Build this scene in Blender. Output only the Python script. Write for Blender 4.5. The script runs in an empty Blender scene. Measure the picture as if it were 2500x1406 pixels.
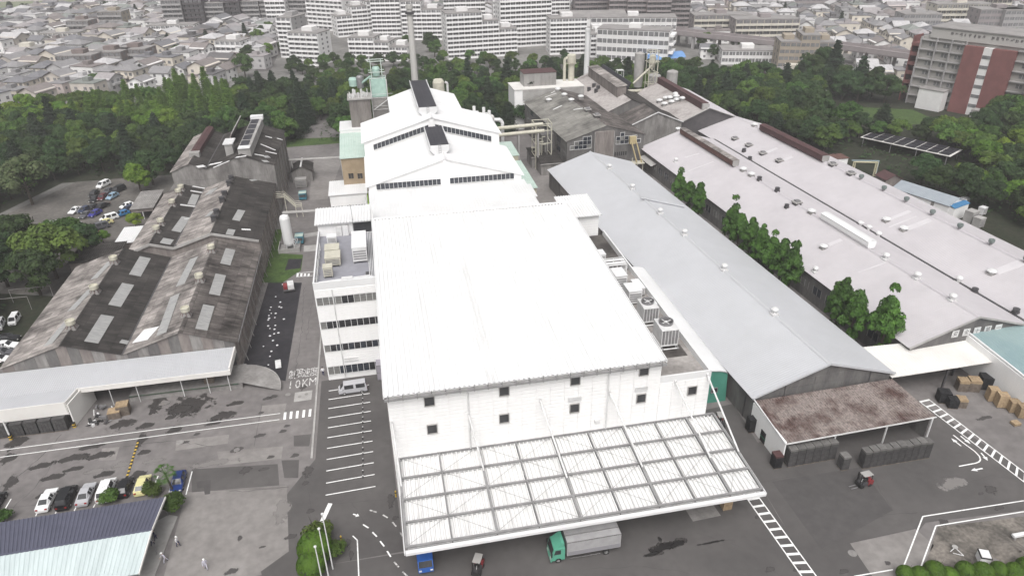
import bpy, math, random
import numpy as np
from mathutils import Vector, Matrix

R = math.radians
SC = bpy.context.scene
COL = SC.collection
rng = random.Random(11)

# ---------------------------------------------------------------- camera
CAM_H, FOC = 74.2, 1727.0
PITCH, ROLL, YAW = R(28.8), R(-0.9), R(10.8)
_cp, _sp, _cy, _sy = math.cos(PITCH), math.sin(PITCH), math.cos(YAW), math.sin(YAW)
_f = Vector((_sy*_cp, _cy*_cp, -_sp)); _r0 = Vector((_cy, -_sy, 0)); _u0 = _r0.cross(_f)
_r = _r0*math.cos(ROLL) + _u0*math.sin(ROLL); _u = -_r0*math.sin(ROLL) + _u0*math.cos(ROLL)
cam_d = bpy.data.cameras.new('camera'); cam = bpy.data.objects.new('camera', cam_d); COL.objects.link(cam)
m = Matrix(((_r.x, _u.x, -_f.x, 0), (_r.y, _u.y, -_f.y, 0), (_r.z, _u.z, -_f.z, CAM_H), (0, 0, 0, 1)))
cam.matrix_world = m
cam_d.sensor_fit = 'HORIZONTAL'; cam_d.sensor_width = 36; cam_d.lens = FOC/2500*36
cam_d.clip_start = 1; cam_d.clip_end = 6000
SC.camera = cam

# ---------------------------------------------------------------- sky, sun, exposure
SUN_EL, SUN_AZ = R(57), R(194)          # azimuth clockwise from +Y: behind the camera, to its left
world = bpy.data.worlds.new('World'); SC.world = world; world.use_nodes = True
nt = world.node_tree; nt.nodes.clear()
sky = nt.nodes.new('ShaderNodeTexSky'); sky.sky_type = 'NISHITA'; sky.sun_disc = False
sky.sun_elevation = SUN_EL; sky.sun_rotation = SUN_AZ; sky.dust_density = 6; sky.air_density = 1.0; sky.ozone_density = 0.6
hs = nt.nodes.new('ShaderNodeHueSaturation'); hs.inputs['Saturation'].default_value = 0.12   # overcast: grey sky
bg = nt.nodes.new('ShaderNodeBackground'); bg.inputs['Strength'].default_value = 0.115
wo = nt.nodes.new('ShaderNodeOutputWorld')
nt.links.new(sky.outputs[0], hs.inputs['Color']); nt.links.new(hs.outputs[0], bg.inputs['Color']); nt.links.new(bg.outputs[0], wo.inputs['Surface'])
sun_d = bpy.data.lights.new('sun', 'SUN'); sun_d.energy = 1.3; sun_d.angle = R(48); sun_d.color = (1, .97, .94)
sun = bpy.data.objects.new('sun', sun_d); COL.objects.link(sun)
_s = Vector((math.sin(SUN_AZ)*math.cos(SUN_EL), math.cos(SUN_AZ)*math.cos(SUN_EL), math.sin(SUN_EL)))
sun.rotation_euler = _s.to_track_quat('Z', 'Y').to_euler(); sun.location = (0, 0, 200)
vs = SC.view_settings; vs.view_transform = 'Standard'; vs.look = 'None'; vs.gamma = 1; vs.exposure = 0.52; vs.use_curve_mapping = False
SC.cycles.use_denoising = True
SC.cycles.max_bounces = 6; SC.cycles.diffuse_bounces = 3; SC.cycles.glossy_bounces = 2; SC.cycles.transmission_bounces = 3
SC.cycles.volume_bounces = 0; SC.cycles.transparent_max_bounces = 10
SC.cycles.use_adaptive_sampling = True; SC.cycles.adaptive_threshold = 0.02

def at(px, py, z=0.0):
    """Where the sight line through a point of the 2500 px wide photograph meets the level z (survey of the site)."""
    d = _f + _r*((px-1250)/FOC) - _u*((py-703)/FOC)
    t = (z-CAM_H)/d.z
    return Vector((d.x*t, d.y*t, z))

# ---------------------------------------------------------------- materials
MATS = {}
def mat(name, col, col2=None, scale=0.5, rough=.75, metal=0.0, spec=.3, stretch=(1, 1, 1), ramp=(.38, .62), bump=0.0, bscale=None, orand=0.0, fine=None, detail=5, emit=None, alpha=None, trans=0.0, rot=(0,0,0), hue=0.0):
    if name in MATS: return MATS[name]
    mm = bpy.data.materials.new(name); mm.use_nodes = True; n = mm.node_tree; b = n.nodes['Principled BSDF']
    b.inputs['Roughness'].default_value = rough; b.inputs['Metallic'].default_value = metal
    b.inputs['Specular IOR Level'].default_value = spec
    L = n.links.new
    tc = n.nodes.new('ShaderNodeTexCoord'); mp = n.nodes.new('ShaderNodeMapping'); L(tc.outputs['Object'], mp.inputs['Vector'])
    mp.inputs['Scale'].default_value = stretch; mp.inputs['Rotation'].default_value = rot
    out = None
    if col2 is not None:
        no = n.nodes.new('ShaderNodeTexNoise'); no.inputs['Scale'].default_value = scale; no.inputs['Detail'].default_value = detail; no.inputs['Roughness'].default_value = .62
        L(mp.outputs[0], no.inputs['Vector'])
        cr = n.nodes.new('ShaderNodeValToRGB'); cr.color_ramp.elements[0].position, cr.color_ramp.elements[1].position = ramp
        cr.color_ramp.elements[0].color = (*col, 1); cr.color_ramp.elements[1].color = (*col2, 1)
        L(no.outputs['Fac'], cr.inputs[0]); out = cr.outputs[0]
    else:
        rgb = n.nodes.new('ShaderNodeRGB'); rgb.outputs[0].default_value = (*col, 1); out = rgb.outputs[0]
    if fine:
        sc_, am = fine
        no2 = n.nodes.new('ShaderNodeTexNoise'); no2.inputs['Scale'].default_value = sc_; no2.inputs['Detail'].default_value = 3; L(mp.outputs[0], no2.inputs['Vector'])
        mr = n.nodes.new('ShaderNodeMapRange'); mr.inputs['From Min'].default_value = .3; mr.inputs['From Max'].default_value = .7; mr.inputs['To Min'].default_value = 1-am; mr.inputs['To Max'].default_value = 1+am
        L(no2.outputs['Fac'], mr.inputs[0])
        hv = n.nodes.new('ShaderNodeHueSaturation'); L(mr.outputs[0], hv.inputs['Value']); L(out, hv.inputs['Color']); out = hv.outputs[0]
    if orand:
        oi = n.nodes.new('ShaderNodeObjectInfo'); mr = n.nodes.new('ShaderNodeMapRange'); mr.inputs['To Min'].default_value = 1-orand; mr.inputs['To Max'].default_value = 1+orand
        L(oi.outputs['Random'], mr.inputs[0]); hv = n.nodes.new('ShaderNodeHueSaturation'); L(mr.outputs[0], hv.inputs['Value']); L(out, hv.inputs['Color'])
        if hue:
            mu = n.nodes.new('ShaderNodeMath'); mu.operation = 'MULTIPLY'; mu.inputs[1].default_value = 37.7; L(oi.outputs['Random'], mu.inputs[0])
            fr = n.nodes.new('ShaderNodeMath'); fr.operation = 'FRACT'; L(mu.outputs[0], fr.inputs[0])
            m3 = n.nodes.new('ShaderNodeMapRange'); m3.inputs['To Min'].default_value = .5-hue; m3.inputs['To Max'].default_value = .5+hue; L(fr.outputs[0], m3.inputs[0]); L(m3.outputs[0], hv.inputs['Hue'])
        out = hv.outputs[0]
    L(out, b.inputs['Base Color'])
    if bump:
        nb = n.nodes.new('ShaderNodeTexNoise'); nb.inputs['Scale'].default_value = bscale or scale*6; nb.inputs['Detail'].default_value = 3; L(mp.outputs[0], nb.inputs['Vector'])
        bu = n.nodes.new('ShaderNodeBump'); bu.inputs['Strength'].default_value = bump; bu.inputs['Distance'].default_value = .05; L(nb.outputs['Fac'], bu.inputs['Height']); L(bu.outputs[0], b.inputs['Normal'])
    if trans:
        b.inputs['Subsurface Weight'].default_value = 0
        tr = n.nodes.new('ShaderNodeBsdfTranslucent'); L(out, tr.inputs['Color']); mx = n.nodes.new('ShaderNodeMixShader'); mx.inputs[0].default_value = trans
        L(b.outputs[0], mx.inputs[1]); L(tr.outputs[0], mx.inputs[2]); L(mx.outputs[0], n.nodes['Material Output'].inputs['Surface'])
    MATS[name] = mm
    return mm

def sheet_mat(name, dark, light, thr, lenx, widy, var=.35, scale=.18, amount=1.0):
    """old roofing laid in separate sheets (lenx down the slope, widy along the ridge), each weathered a little differently, with moss and lichen blotches"""
    mm = bpy.data.materials.new(name); mm.use_nodes = True; n = mm.node_tree; b = n.nodes['Principled BSDF']; b.inputs['Roughness'].default_value = .92; b.inputs['Specular IOR Level'].default_value = .2; L = n.links.new
    tc = n.nodes.new('ShaderNodeTexCoord'); br = n.nodes.new('ShaderNodeTexBrick'); br.offset = 0; br.inputs['Scale'].default_value = 1; br.inputs['Brick Width'].default_value = lenx; br.inputs['Row Height'].default_value = widy; br.inputs['Mortar Size'].default_value = .03; br.inputs['Mortar Smooth'].default_value = .4
    br.inputs['Color1'].default_value = (1-var,)*3+(1,); br.inputs['Color2'].default_value = (1+var,)*3+(1,); br.inputs['Mortar'].default_value = (.55, .55, .55, 1); L(tc.outputs['Object'], br.inputs['Vector'])
    no = n.nodes.new('ShaderNodeTexNoise'); no.inputs['Scale'].default_value = scale; no.inputs['Detail'].default_value = 9; no.inputs['Roughness'].default_value = .66; L(tc.outputs['Object'], no.inputs['Vector'])
    mp = n.nodes.new('ShaderNodeMapping'); mp.inputs['Scale'].default_value = (.25, 3.0, .25); L(tc.outputs['Object'], mp.inputs['Vector']); n2 = n.nodes.new('ShaderNodeTexNoise'); n2.inputs['Scale'].default_value = 1.0; n2.inputs['Detail'].default_value = 4; L(mp.outputs[0], n2.inputs['Vector'])
    ad = n.nodes.new('ShaderNodeMath'); ad.operation = 'MULTIPLY_ADD'; ad.inputs[1].default_value = .35; L(n2.outputs['Fac'], ad.inputs[0]); L(no.outputs['Fac'], ad.inputs[2])
    cr = n.nodes.new('ShaderNodeValToRGB'); cr.color_ramp.elements[0].position, cr.color_ramp.elements[1].position = thr; cr.color_ramp.elements[0].color = (*dark, 1); cr.color_ramp.elements[1].color = (*light, 1); L(ad.outputs[0], cr.inputs[0])
    mx = n.nodes.new('ShaderNodeMix'); mx.data_type = 'RGBA'; mx.blend_type = 'MULTIPLY'; mx.inputs[0].default_value = amount; L(cr.outputs[0], mx.inputs[6]); L(br.outputs['Color'], mx.inputs[7]); L(mx.outputs[2], b.inputs['Base Color'])
    bu = n.nodes.new('ShaderNodeBump'); bu.inputs['Strength'].default_value = .3; bu.inputs['Distance'].default_value = .06; L(no.outputs['Fac'], bu.inputs['Height']); L(bu.outputs[0], b.inputs['Normal'])
    MATS[name] = mm; return mm

def stain_mat(name, col, col2, rough=.7, strength=.9, nscale=1.6, wob=.9):
    """stain soaked into the ground: strongest in the middle, breaking up towards its own uneven edge"""
    mm = bpy.data.materials.new(name); mm.use_nodes = True; n = mm.node_tree; b = n.nodes['Principled BSDF']; b.inputs['Roughness'].default_value = rough; b.inputs['Specular IOR Level'].default_value = .25; L = n.links.new
    tc = n.nodes.new('ShaderNodeTexCoord'); mp = n.nodes.new('ShaderNodeMapping'); mp.inputs['Location'].default_value = (-1, -1, 0); mp.inputs['Scale'].default_value = (2, 2, 0); L(tc.outputs['Generated'], mp.inputs['Vector'])
    ln = n.nodes.new('ShaderNodeVectorMath'); ln.operation = 'LENGTH'; L(mp.outputs[0], ln.inputs[0])
    no = n.nodes.new('ShaderNodeTexNoise'); no.inputs['Scale'].default_value = nscale; no.inputs['Detail'].default_value = 7; no.inputs['Roughness'].default_value = .6; L(tc.outputs['Object'], no.inputs['Vector'])
    a = n.nodes.new('ShaderNodeMath'); a.operation = 'MULTIPLY_ADD'; a.inputs[1].default_value = wob*2; L(no.outputs['Fac'], a.inputs[0]); L(ln.outputs['Value'], a.inputs[2])
    mr = n.nodes.new('ShaderNodeMapRange'); mr.interpolation_type = 'SMOOTHSTEP'; mr.inputs['From Min'].default_value = .62+wob; mr.inputs['From Max'].default_value = .40+wob; mr.inputs['To Min'].default_value = 0; mr.inputs['To Max'].default_value = strength; L(a.outputs[0], mr.inputs[0])
    cr = n.nodes.new('ShaderNodeValToRGB'); cr.color_ramp.elements[0].color = (*col, 1); cr.color_ramp.elements[1].color = (*col2, 1); L(no.outputs['Fac'], cr.inputs[0]); L(cr.outputs[0], b.inputs['Base Color'])
    tr = n.nodes.new('ShaderNodeBsdfTransparent'); mx = n.nodes.new('ShaderNodeMixShader'); L(mr.outputs[0], mx.inputs[0]); L(tr.outputs[0], mx.inputs[1]); L(b.outputs[0], mx.inputs[2]); L(mx.outputs[0], n.nodes['Material Output'].inputs['Surface'])
    MATS[name] = mm; return mm

# ---------------------------------------------------------------- mesh builder
class MB:
    def __init__(s): s.v = []; s.f = []; s.mi = []; s.cur = 0
    def face(s, *pts):
        k = len(s.v); s.v += [tuple(p) for p in pts]; s.f.append(tuple(range(k, k+len(pts)))); s.mi.append(s.cur); return s
    def grid(s, rows, close=False):
        """quads between successive rows of points"""
        k = len(s.v); n = len(rows[0])
        for r_ in rows: s.v += [tuple(p) for p in r_]
        for i in range(len(rows)-1):
            for j in range(n if close else n-1):
                a = k+i*n+j; b_ = k+i*n+(j+1) % n
                s.f.append((a, b_, b_+n, a+n)); s.mi.append(s.cur)
        return s
    def box(s, x0, x1, y0, y1, z0, z1):
        k = len(s.v)
        s.v += [(x0, y0, z0), (x1, y0, z0), (x1, y1, z0), (x0, y1, z0), (x0, y0, z1), (x1, y0, z1), (x1, y1, z1), (x0, y1, z1)]
        for q in ((0, 3, 2, 1), (4, 5, 6, 7), (0, 1, 5, 4), (1, 2, 6, 5), (2, 3, 7, 6), (3, 0, 4, 7)): s.f.append(tuple(k+i for i in q)); s.mi.append(s.cur)
        return s
    def cbox(s, c, sx, sy, sz, rz=0.0):
        a, b_ = math.cos(rz), math.sin(rz); k = len(s.v)
        for z in (0, sz):
            for ux, uy in ((-1, -1), (1, -1), (1, 1), (-1, 1)):
                x, y = ux*sx/2, uy*sy/2; s.v.append((c[0]+x*a-y*b_, c[1]+x*b_+y*a, c[2]+z))
        for q in ((0, 3, 2, 1), (4, 5, 6, 7), (0, 1, 5, 4), (1, 2, 6, 5), (2, 3, 7, 6), (3, 0, 4, 7)): s.f.append(tuple(k+i for i in q)); s.mi.append(s.cur)
        return s
    def prism(s, poly, z0, z1):
        n = len(poly); k = len(s.v)
        s.v += [(p[0], p[1], z0) for p in poly]+[(p[0], p[1], z1) for p in poly]
        s.f.append(tuple(k+i for i in reversed(range(n)))); s.f.append(tuple(k+n+i for i in range(n))); s.mi += [s.cur]*2
        for i in range(n): j = (i+1) % n; s.f.append((k+i, k+j, k+n+j, k+n+i)); s.mi.append(s.cur)
        return s
    def xprism(s, prof, y0, y1):
        """profile in x,z swept along y"""
        n = len(prof); k = len(s.v)
        s.v += [(p[0], y0, p[1]) for p in prof]+[(p[0], y1, p[1]) for p in prof]
        s.f.append(tuple(k+i for i in range(n))); s.f.append(tuple(k+n+i for i in reversed(range(n)))); s.mi += [s.cur]*2
        for i in range(n): j = (i+1) % n; s.f.append((k+j, k+i, k+n+i, k+n+j)); s.mi.append(s.cur)
        return s
    def yprism(s, prof, x0, x1):
        """profile in y,z swept along x"""
        n = len(prof); k = len(s.v)
        s.v += [(x0, p[0], p[1]) for p in prof]+[(x1, p[0], p[1]) for p in prof]
        s.f.append(tuple(k+i for i in reversed(range(n)))); s.f.append(tuple(k+n+i for i in range(n))); s.mi += [s.cur]*2
        for i in range(n): j = (i+1) % n; s.f.append((k+i, k+j, k+n+j, k+n+i)); s.mi.append(s.cur)
        return s
    def tube(s, p0, p1, r0, r1=None, n=8, caps=True):
        p0, p1 = Vector(p0), Vector(p1); r1 = r0 if r1 is None else r1
        d = (p1-p0).normalized(); a = d.orthogonal().normalized(); b_ = d.cross(a); k = len(s.v)
        for p, r_ in ((p0, r0), (p1, r1)):
            for i in range(n):
                t = 2*math.pi*i/n; s.v.append(tuple(p+a*(r_*math.cos(t))+b_*(r_*math.sin(t))))
        for i in range(n): j = (i+1) % n; s.f.append((k+i, k+j, k+n+j, k+n+i)); s.mi.append(s.cur)
        if caps: s.f.append(tuple(k+i for i in reversed(range(n)))); s.f.append(tuple(k+n+i for i in range(n))); s.mi += [s.cur]*2
        return s
    def path(s, pts, r_, n=8):
        for a, b_ in zip(pts[:-1], pts[1:]): s.tube(a, b_, r_, n=n)
        return s
    def beam(s, p0, p1, w, h):
        p0, p1 = Vector(p0), Vector(p1); d = (p1-p0).normalized(); up = Vector((0, 0, 1)) if abs(d.z) < .95 else Vector((1, 0, 0))
        a = d.cross(up).normalized()*(w/2); b_ = a.cross(d).normalized()*(h/2); k = len(s.v)
        for p in (p0, p1):
            for q in (-a-b_, a-b_, a+b_, -a+b_): s.v.append(tuple(p+q))
        for q in ((0, 1, 2, 3), (7, 6, 5, 4), (0, 4, 5, 1), (1, 5, 6, 2), (2, 6, 7, 3), (3, 7, 4, 0)): s.f.append(tuple(k+i for i in q)); s.mi.append(s.cur)
        return s
    def lathe(s, c, prof, n=14):
        rows = [[(c[0]+r_*math.cos(2*math.pi*i/n), c[1]+r_*math.sin(2*math.pi*i/n), c[2]+z) for i in range(n)] for r_, z in prof]
        k = len(s.v); s.grid(rows, True)
        m_ = len(prof)
        s.f.append(tuple(k+i for i in reversed(range(n)))); s.f.append(tuple(k+(m_-1)*n+i for i in range(n))); s.mi += [s.cur]*2
        return s
    def sheet(s, A, B, C, D, pitch=.6, h=.06, th=.06):
        """ribbed roof sheet: A-B the upper edge, D-C the lower edge, ribs run from upper to lower"""
        A, B, C, D = map(Vector, (A, B, C, D)); nrm = (B-A).cross(D-A).normalized()
        if nrm.z < 0: nrm = -nrm
        n = max(2, int((B-A).length/pitch)); up = []; lo = []
        prof = ((0, 0), (.5, 0), (.62, 1), (.88, 1))
        for i in range(n):
            for t, hh in prof:
                q = (i+t)/n; up.append(A.lerp(B, q)+nrm*(hh*h)); lo.append(D.lerp(C, q)+nrm*(hh*h))
        up.append(B); lo.append(C)
        s.grid([up, lo]); dn = nrm*-th
        s.face(A+dn, B+dn, C+dn, D+dn); s.face(D, D+dn, C+dn, C); s.face(A, B, B+dn, A+dn); s.face(A, A+dn, D+dn, D); s.face(B, C, C+dn, B+dn)
        return s
    def mesh(s, name, mats):
        me = bpy.data.meshes.new(name); me.from_pydata(s.v, [], s.f)
        for m_ in (mats if isinstance(mats, (list, tuple)) else [mats]): me.materials.append(m_)
        if any(s.mi): me.polygons.foreach_set('material_index', s.mi)
        me.update(); return me
    def build(s, name, mats, parent=None, world=False, smooth=False, **kw):
        if world and parent is not None:
            inv = PM[parent.name].inverted(); s.v = [tuple(inv @ Vector(p)) for p in s.v]
        me = s.mesh(name, mats)
        if smooth: me.polygons.foreach_set('use_smooth', [True]*len(me.polygons))
        return obj(name, me, parent, **kw)

PM = {}
def obj(name, me, parent=None, loc=(0, 0, 0), rz=0.0, scale=None, mat_=None, label=None, cat=None, group=None, kind=None, rot=None):
    o = bpy.data.objects.new(name, me); COL.objects.link(o); o.location = loc
    o.rotation_euler = rot if rot is not None else (0, 0, rz)
    if scale is not None: o.scale = scale if hasattr(scale, '__len__') else (scale,)*3
    if parent is not None: o.parent = parent
    if mat_ is not None:
        o.material_slots[0].link = 'OBJECT'; o.material_slots[0].material = mat_
    if label: o['label'] = label
    if cat: o['category'] = cat
    if group: o['group'] = group
    if kind: o['kind'] = kind
    PM[o.name] = Matrix.LocRotScale(Vector(o.location), o.rotation_euler, o.scale) if parent is None else PM.get(parent.name, Matrix()) @ Matrix.LocRotScale(Vector(o.location), o.rotation_euler, o.scale)
    return o
def thing(name, label, cat, loc=(0, 0, 0), rz=0.0, group=None, scale=None):
    o = obj(name, None, None, loc, rz, scale, None, label, cat, group); o.empty_display_size = 1; return o
CH = {}
def copy_tree(src, loc=None, rz=0.0, scale=None, label=None, group=None, mats=None, parent=None):
    c = src.copy(); COL.objects.link(c)
    if parent is not None: c.parent = parent
    else:
        c.location = loc; c.rotation_euler = (0, 0, rz)
        if scale is not None: c.scale = scale if hasattr(scale, '__len__') else (scale,)*3
        if label: c['label'] = label
        if group: c['group'] = group
        PM[c.name] = Matrix.LocRotScale(Vector(c.location), c.rotation_euler, c.scale)
    base = src.name.split('.')[0]
    if mats and base in mats and c.type == 'MESH':
        c.material_slots[0].link = 'OBJECT'; c.material_slots[0].material = mats[base]
    for ch in CH.get(src.name, ()): copy_tree(ch, parent=c, mats=mats)
    return c
def register(o):
    """note the children of a finished prototype so that copies need no scene scan"""
    CH[o.name] = list(o.children)
    for c in o.children: register(c)
    return o
def txt(body, size):
    """outline of printed characters as mesh data, centred"""
    c = bpy.data.curves.new('lettering', 'FONT'); c.body = body; c.size = size; c.align_x = 'CENTER'; c.align_y = 'CENTER'
    o = bpy.data.objects.new('lettering', c); COL.objects.link(o)
    dg = bpy.context.evaluated_depsgraph_get(); me = bpy.data.meshes.new_from_object(o.evaluated_get(dg))
    bpy.data.objects.remove(o); return me
# ================================================================ materials of the place
M = dict(
 white_roof=mat('white_roof_paint', (.69, .69, .693), (.63, .63, .632), .12, .45, fine=(.5, .02)),
 main_roof=mat('main_roof_paint', (.69, .69, .693), (.52, .515, .51), .22, .45, stretch=(1.6, .22, 1), ramp=(.52, .86), fine=(.5, .02), detail=8),
 white_panel=mat('white_wall_panel', (.82, .815, .81), (.785, .78, .775), .35, .5, stretch=(1, 1, .25), fine=(2., .015)),
 white_steel=mat('white_painted_steel', (.66, .66, .66), (.55, .545, .54), .7, .45),
 grey_steel=mat('galvanised_steel', (.26, .255, .26), (.20, .195, .20), 1.2, .45, metal=.3),
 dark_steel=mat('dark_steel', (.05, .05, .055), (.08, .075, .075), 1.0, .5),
 beige_steel=mat('cream_painted_steel', (.52, .50, .42), (.44, .42, .35), 1.0, .5),
 mint=mat('pale_green_paint', (.46, .55, .50), (.40, .50, .45), .4, .55),
 mint_metal=mat('mint_painted_metal', (.38, .52, .46), (.30, .44, .39), .8, .5),
 teal=mat('teal_wall_paint', (.075, .25, .19), (.06, .21, .16), .5, .6),
 tan=mat('tan_wall', (.32, .25, .17), (.27, .21, .14), .6, .7),
 tan_light=mat('light_tan_cladding', (.42, .38, .30), (.36, .32, .25), .8, .7, stretch=(1, 1, 5)),
 grey_roof=mat('light_grey_roof', (.45, .455, .475), (.43, .435, .453), .12, .5, fine=(.4, .02)),
 pink_roof=mat('pale_lilac_roof', (.475, .452, .468), (.44, .418, .434), .1, .5, fine=(.5, .03)),
 grey_clad=mat('weathered_grey_cladding', (.155, .15, .145), (.105, .10, .10), .5, .85, stretch=(1, 1, .3), fine=(3, .12)),
 grey_clad_l=mat('pale_grey_cladding', (.26, .25, .24), (.17, .16, .155), .6, .85, stretch=(1, 1, .25), fine=(3, .12)),
 brown_clad=mat('brown_grey_cladding', (.24, .215, .20), (.15, .13, .125), .5, .85, stretch=(1, 1, .25), fine=(2.5, .1)),
 moss_roof=sheet_mat('mossy_dark_roof_sheet', (.024, .0225, .0215), (.066, .060, .057), (.5, .85), 1.8, .9, .25),
 worn_roof=sheet_mat('weathered_roof_sheet', (.068, .061, .058), (.34, .312, .295), (.50, .82), 1.8, .9, .28),
 streak_roof=sheet_mat('streaked_roof_sheet', (.026, .023, .022), (.19, .170, .16), (.50, .92), 1.8, .9, .3),
 olive_roof=sheet_mat('lichen_grey_roof', (.075, .071, .067), (.235, .228, .21), (.50, .76), 2.6, 1.7, .16, .09),
 canopy=mat('canopy_sheet_paint', (.69, .685, .68), (.46, .45, .445), .35, .55, stretch=(2.2, .3, 1), ramp=(.5, .78), fine=(2, .05)),
 beam=mat('canopy_steel', (.27, .267, .267), (.21, .207, .207), .8, .5),
 skylight=mat('frosted_skylight', (.32, .32, .315), (.25, .25, .247), .8, .35, stretch=(1, 3, 1)),
 rust_roof=mat('rusty_corrugated_roof', (.235, .200, .186), (.082, .050, .045), .22, .9, ramp=(.44, .62), fine=(2.4, .35), bump=.2),
 rust=mat('rust_brown_metal', (.14, .075, .06), (.09, .05, .045), 1., .8),
 red_roof=mat('dark_red_roof', (.085, .042, .042), (.065, .034, .035), .5, .7),
 black_sheet=mat('black_monitor_sheet', (.022, .021, .028), (.032, .031, .038), .3, .45),
 glass=mat('dark_window_glass', (.018, .019, .022), (.045, .045, .048), .35, .12, spec=.6),
 glass_blue=mat('blue_grey_glass', (.025, .030, .040), (.045, .05, .06), .6, .15, spec=.6),
 glass_pale=mat('blind_behind_glass', (.22, .22, .21), (.14, .14, .135), .9, .25, spec=.5),
 concrete=mat('concrete', (.27, .26, .25), (.19, .18, .175), .3, .9, fine=(2, .12)),
 concrete_l=mat('pale_concrete', (.37, .36, .35), (.28, .27, .26), .25, .9, fine=(2, .1)),
 deck=mat('stained_roof_deck', (.10, .092, .085), (.045, .040, .038), .25, .85, fine=(1.2, .2)),
 deck_l=mat('pale_roof_deck', (.34, .32, .305), (.22, .205, .195), .3, .85, fine=(1.5, .15)),
 deck_b=mat('blue_grey_roof_deck', (.27, .27, .30), (.23, .23, .255), .3, .8),
 asphalt=mat('yard_asphalt', (.192, .179, .175), (.128, .119, .117), .075, .9, ramp=(.34, .68), fine=(.7, .13), bump=.15, bscale=8, detail=8),
 asphalt_d=mat('new_dark_asphalt', (.080, .075, .0745), (.070, .066, .0655), .12, .9, fine=(.8, .1)),
 asphalt_m=mat('smooth_asphalt', (.100, .0935, .0915), (.079, .074, .073), .1, .9, fine=(.8, .1), detail=7),
 asphalt_b=mat('black_asphalt', (.022, .021, .025), (.033, .031, .035), .3, .85, fine=(1, .2)),
 asphalt_l=mat('pale_old_asphalt', (.235, .221, .212), (.175, .163, .157), .14, .9, ramp=(.35, .7), fine=(.9, .12), detail=8),
 wet=stain_mat('wet_asphalt_stain', (.040, .037, .036), (.065, .060, .058), .5, .92, .55),
 oil=stain_mat('oil_stain', (.060, .056, .055), (.095, .088, .086), .7, .85, 1.0),
 spill=stain_mat('black_oil_spill', (.014, .013, .013), (.03, .028, .028), .5, .96, .8),
 dry=stain_mat('dried_pale_asphalt', (.21, .197, .19), (.25, .235, .226), .9, .75, .6),
 tyre_mark=mat('tyre_track', (.11, .102, .10), (.13, .121, .118), 1.2, .9),
 paint=mat('road_paint', (.78, .78, .77), (.55, .54, .53), 1.4, .7, ramp=(.5, .78)),
 paint_worn=mat('worn_road_paint', (.62, .61, .60), (.20, .19, .185), 2.2, .8, ramp=(.45, .62)),
 yellow=mat('safety_yellow', (.55, .38, .06), (.45, .30, .05), 1, .6),
 black=mat('black_rubber', (.018, .018, .018), (.03, .03, .03), 2, .8),
 soil=mat('woodland_floor', (.030, .030, .020), (.018, .024, .012), .3, .95, fine=(1, .3)),
 grass=mat('grass', (.060, .10, .025), (.04, .07, .02), .35, .95, fine=(1.5, .3)),
 town=mat('town_ground', (.20, .195, .185), (.13, .125, .12), .035, .95, fine=(.3, .2)),
 gravel=mat('dusty_ground', (.135, .125, .115), (.085, .08, .074), .12, .95, fine=(1.2, .2)),
 rubble=mat('rubble_ground', (.20, .18, .16), (.085, .078, .07), .3, .95, fine=(2, .3), bump=.4),
 block=mat('grey_concrete_block', (.075, .072, .072), (.048, .046, .047), 1.5, .9, fine=(6, .15), orand=.12),
 block_top=mat('grey_block_top', (.17, .165, .16), (.11, .105, .10), 1.2, .9, orand=.15),
 wood=mat('pallet_wood', (.36, .27, .17), (.26, .19, .12), 2., .8, orand=.12),
 wood_d=mat('weathered_wood', (.17, .14, .115), (.11, .09, .075), 2., .85, orand=.12),
 tarp=mat('black_tarpaulin', (.014, .014, .015), (.026, .026, .028), 1.5, .6, bump=.5, bscale=3),
 tarp_g=mat('green_strap', (.03, .16, .09), None, rough=.6),
 navy_roof=mat('dark_blue_grey_roof', (.095, .098, .138), (.082, .085, .12), .4, .5),
 sage_roof=mat('pale_sage_roof', (.49, .555, .56), (.43, .49, .495), .3, .55, stretch=(3, .3, 1)),
 teal_roof=mat('blue_green_roof', (.20, .285, .30), (.25, .33, .335), .12, .6),
 cream_roof=mat('cream_white_roof', (.70, .685, .66), (.62, .60, .575), .15, .55),
 bluebox=mat('blue_plastic', (.02, .06, .22), (.015, .05, .18), 1, .5),
 red=mat('red_paint', (.24, .035, .04), (.18, .03, .033), 1, .45),
 skin=mat('skin', (.42, .27, .20), None, rough=.6),
 white_cloth=mat('white_cloth', (.72, .72, .73), (.6, .6, .62), 3, .8),
 navy_cloth=mat('navy_cloth', (.03, .03, .07), (.04, .04, .085), 3, .8),
 pale_cloth=mat('pale_lilac_cloth', (.50, .49, .56), (.42, .41, .48), 3, .8),
 helmet=mat('white_helmet', (.8, .8, .8), None, rough=.3),
 chrome=mat('bright_metal', (.6, .6, .6), None, rough=.25, metal=.8),
 lamp=mat('lamp_lens', (.6, .6, .58), None, rough=.15, spec=.6),
 tail=mat('tail_lamp_red', (.28, .02, .02), None, rough=.2),
 tyre=mat('tyre_rubber', (.02, .02, .02), (.03, .03, .03), 3, .85),
 trunk=mat('bark', (.075, .06, .048), (.045, .037, .03), 3, .95, bump=.3),
)

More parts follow.
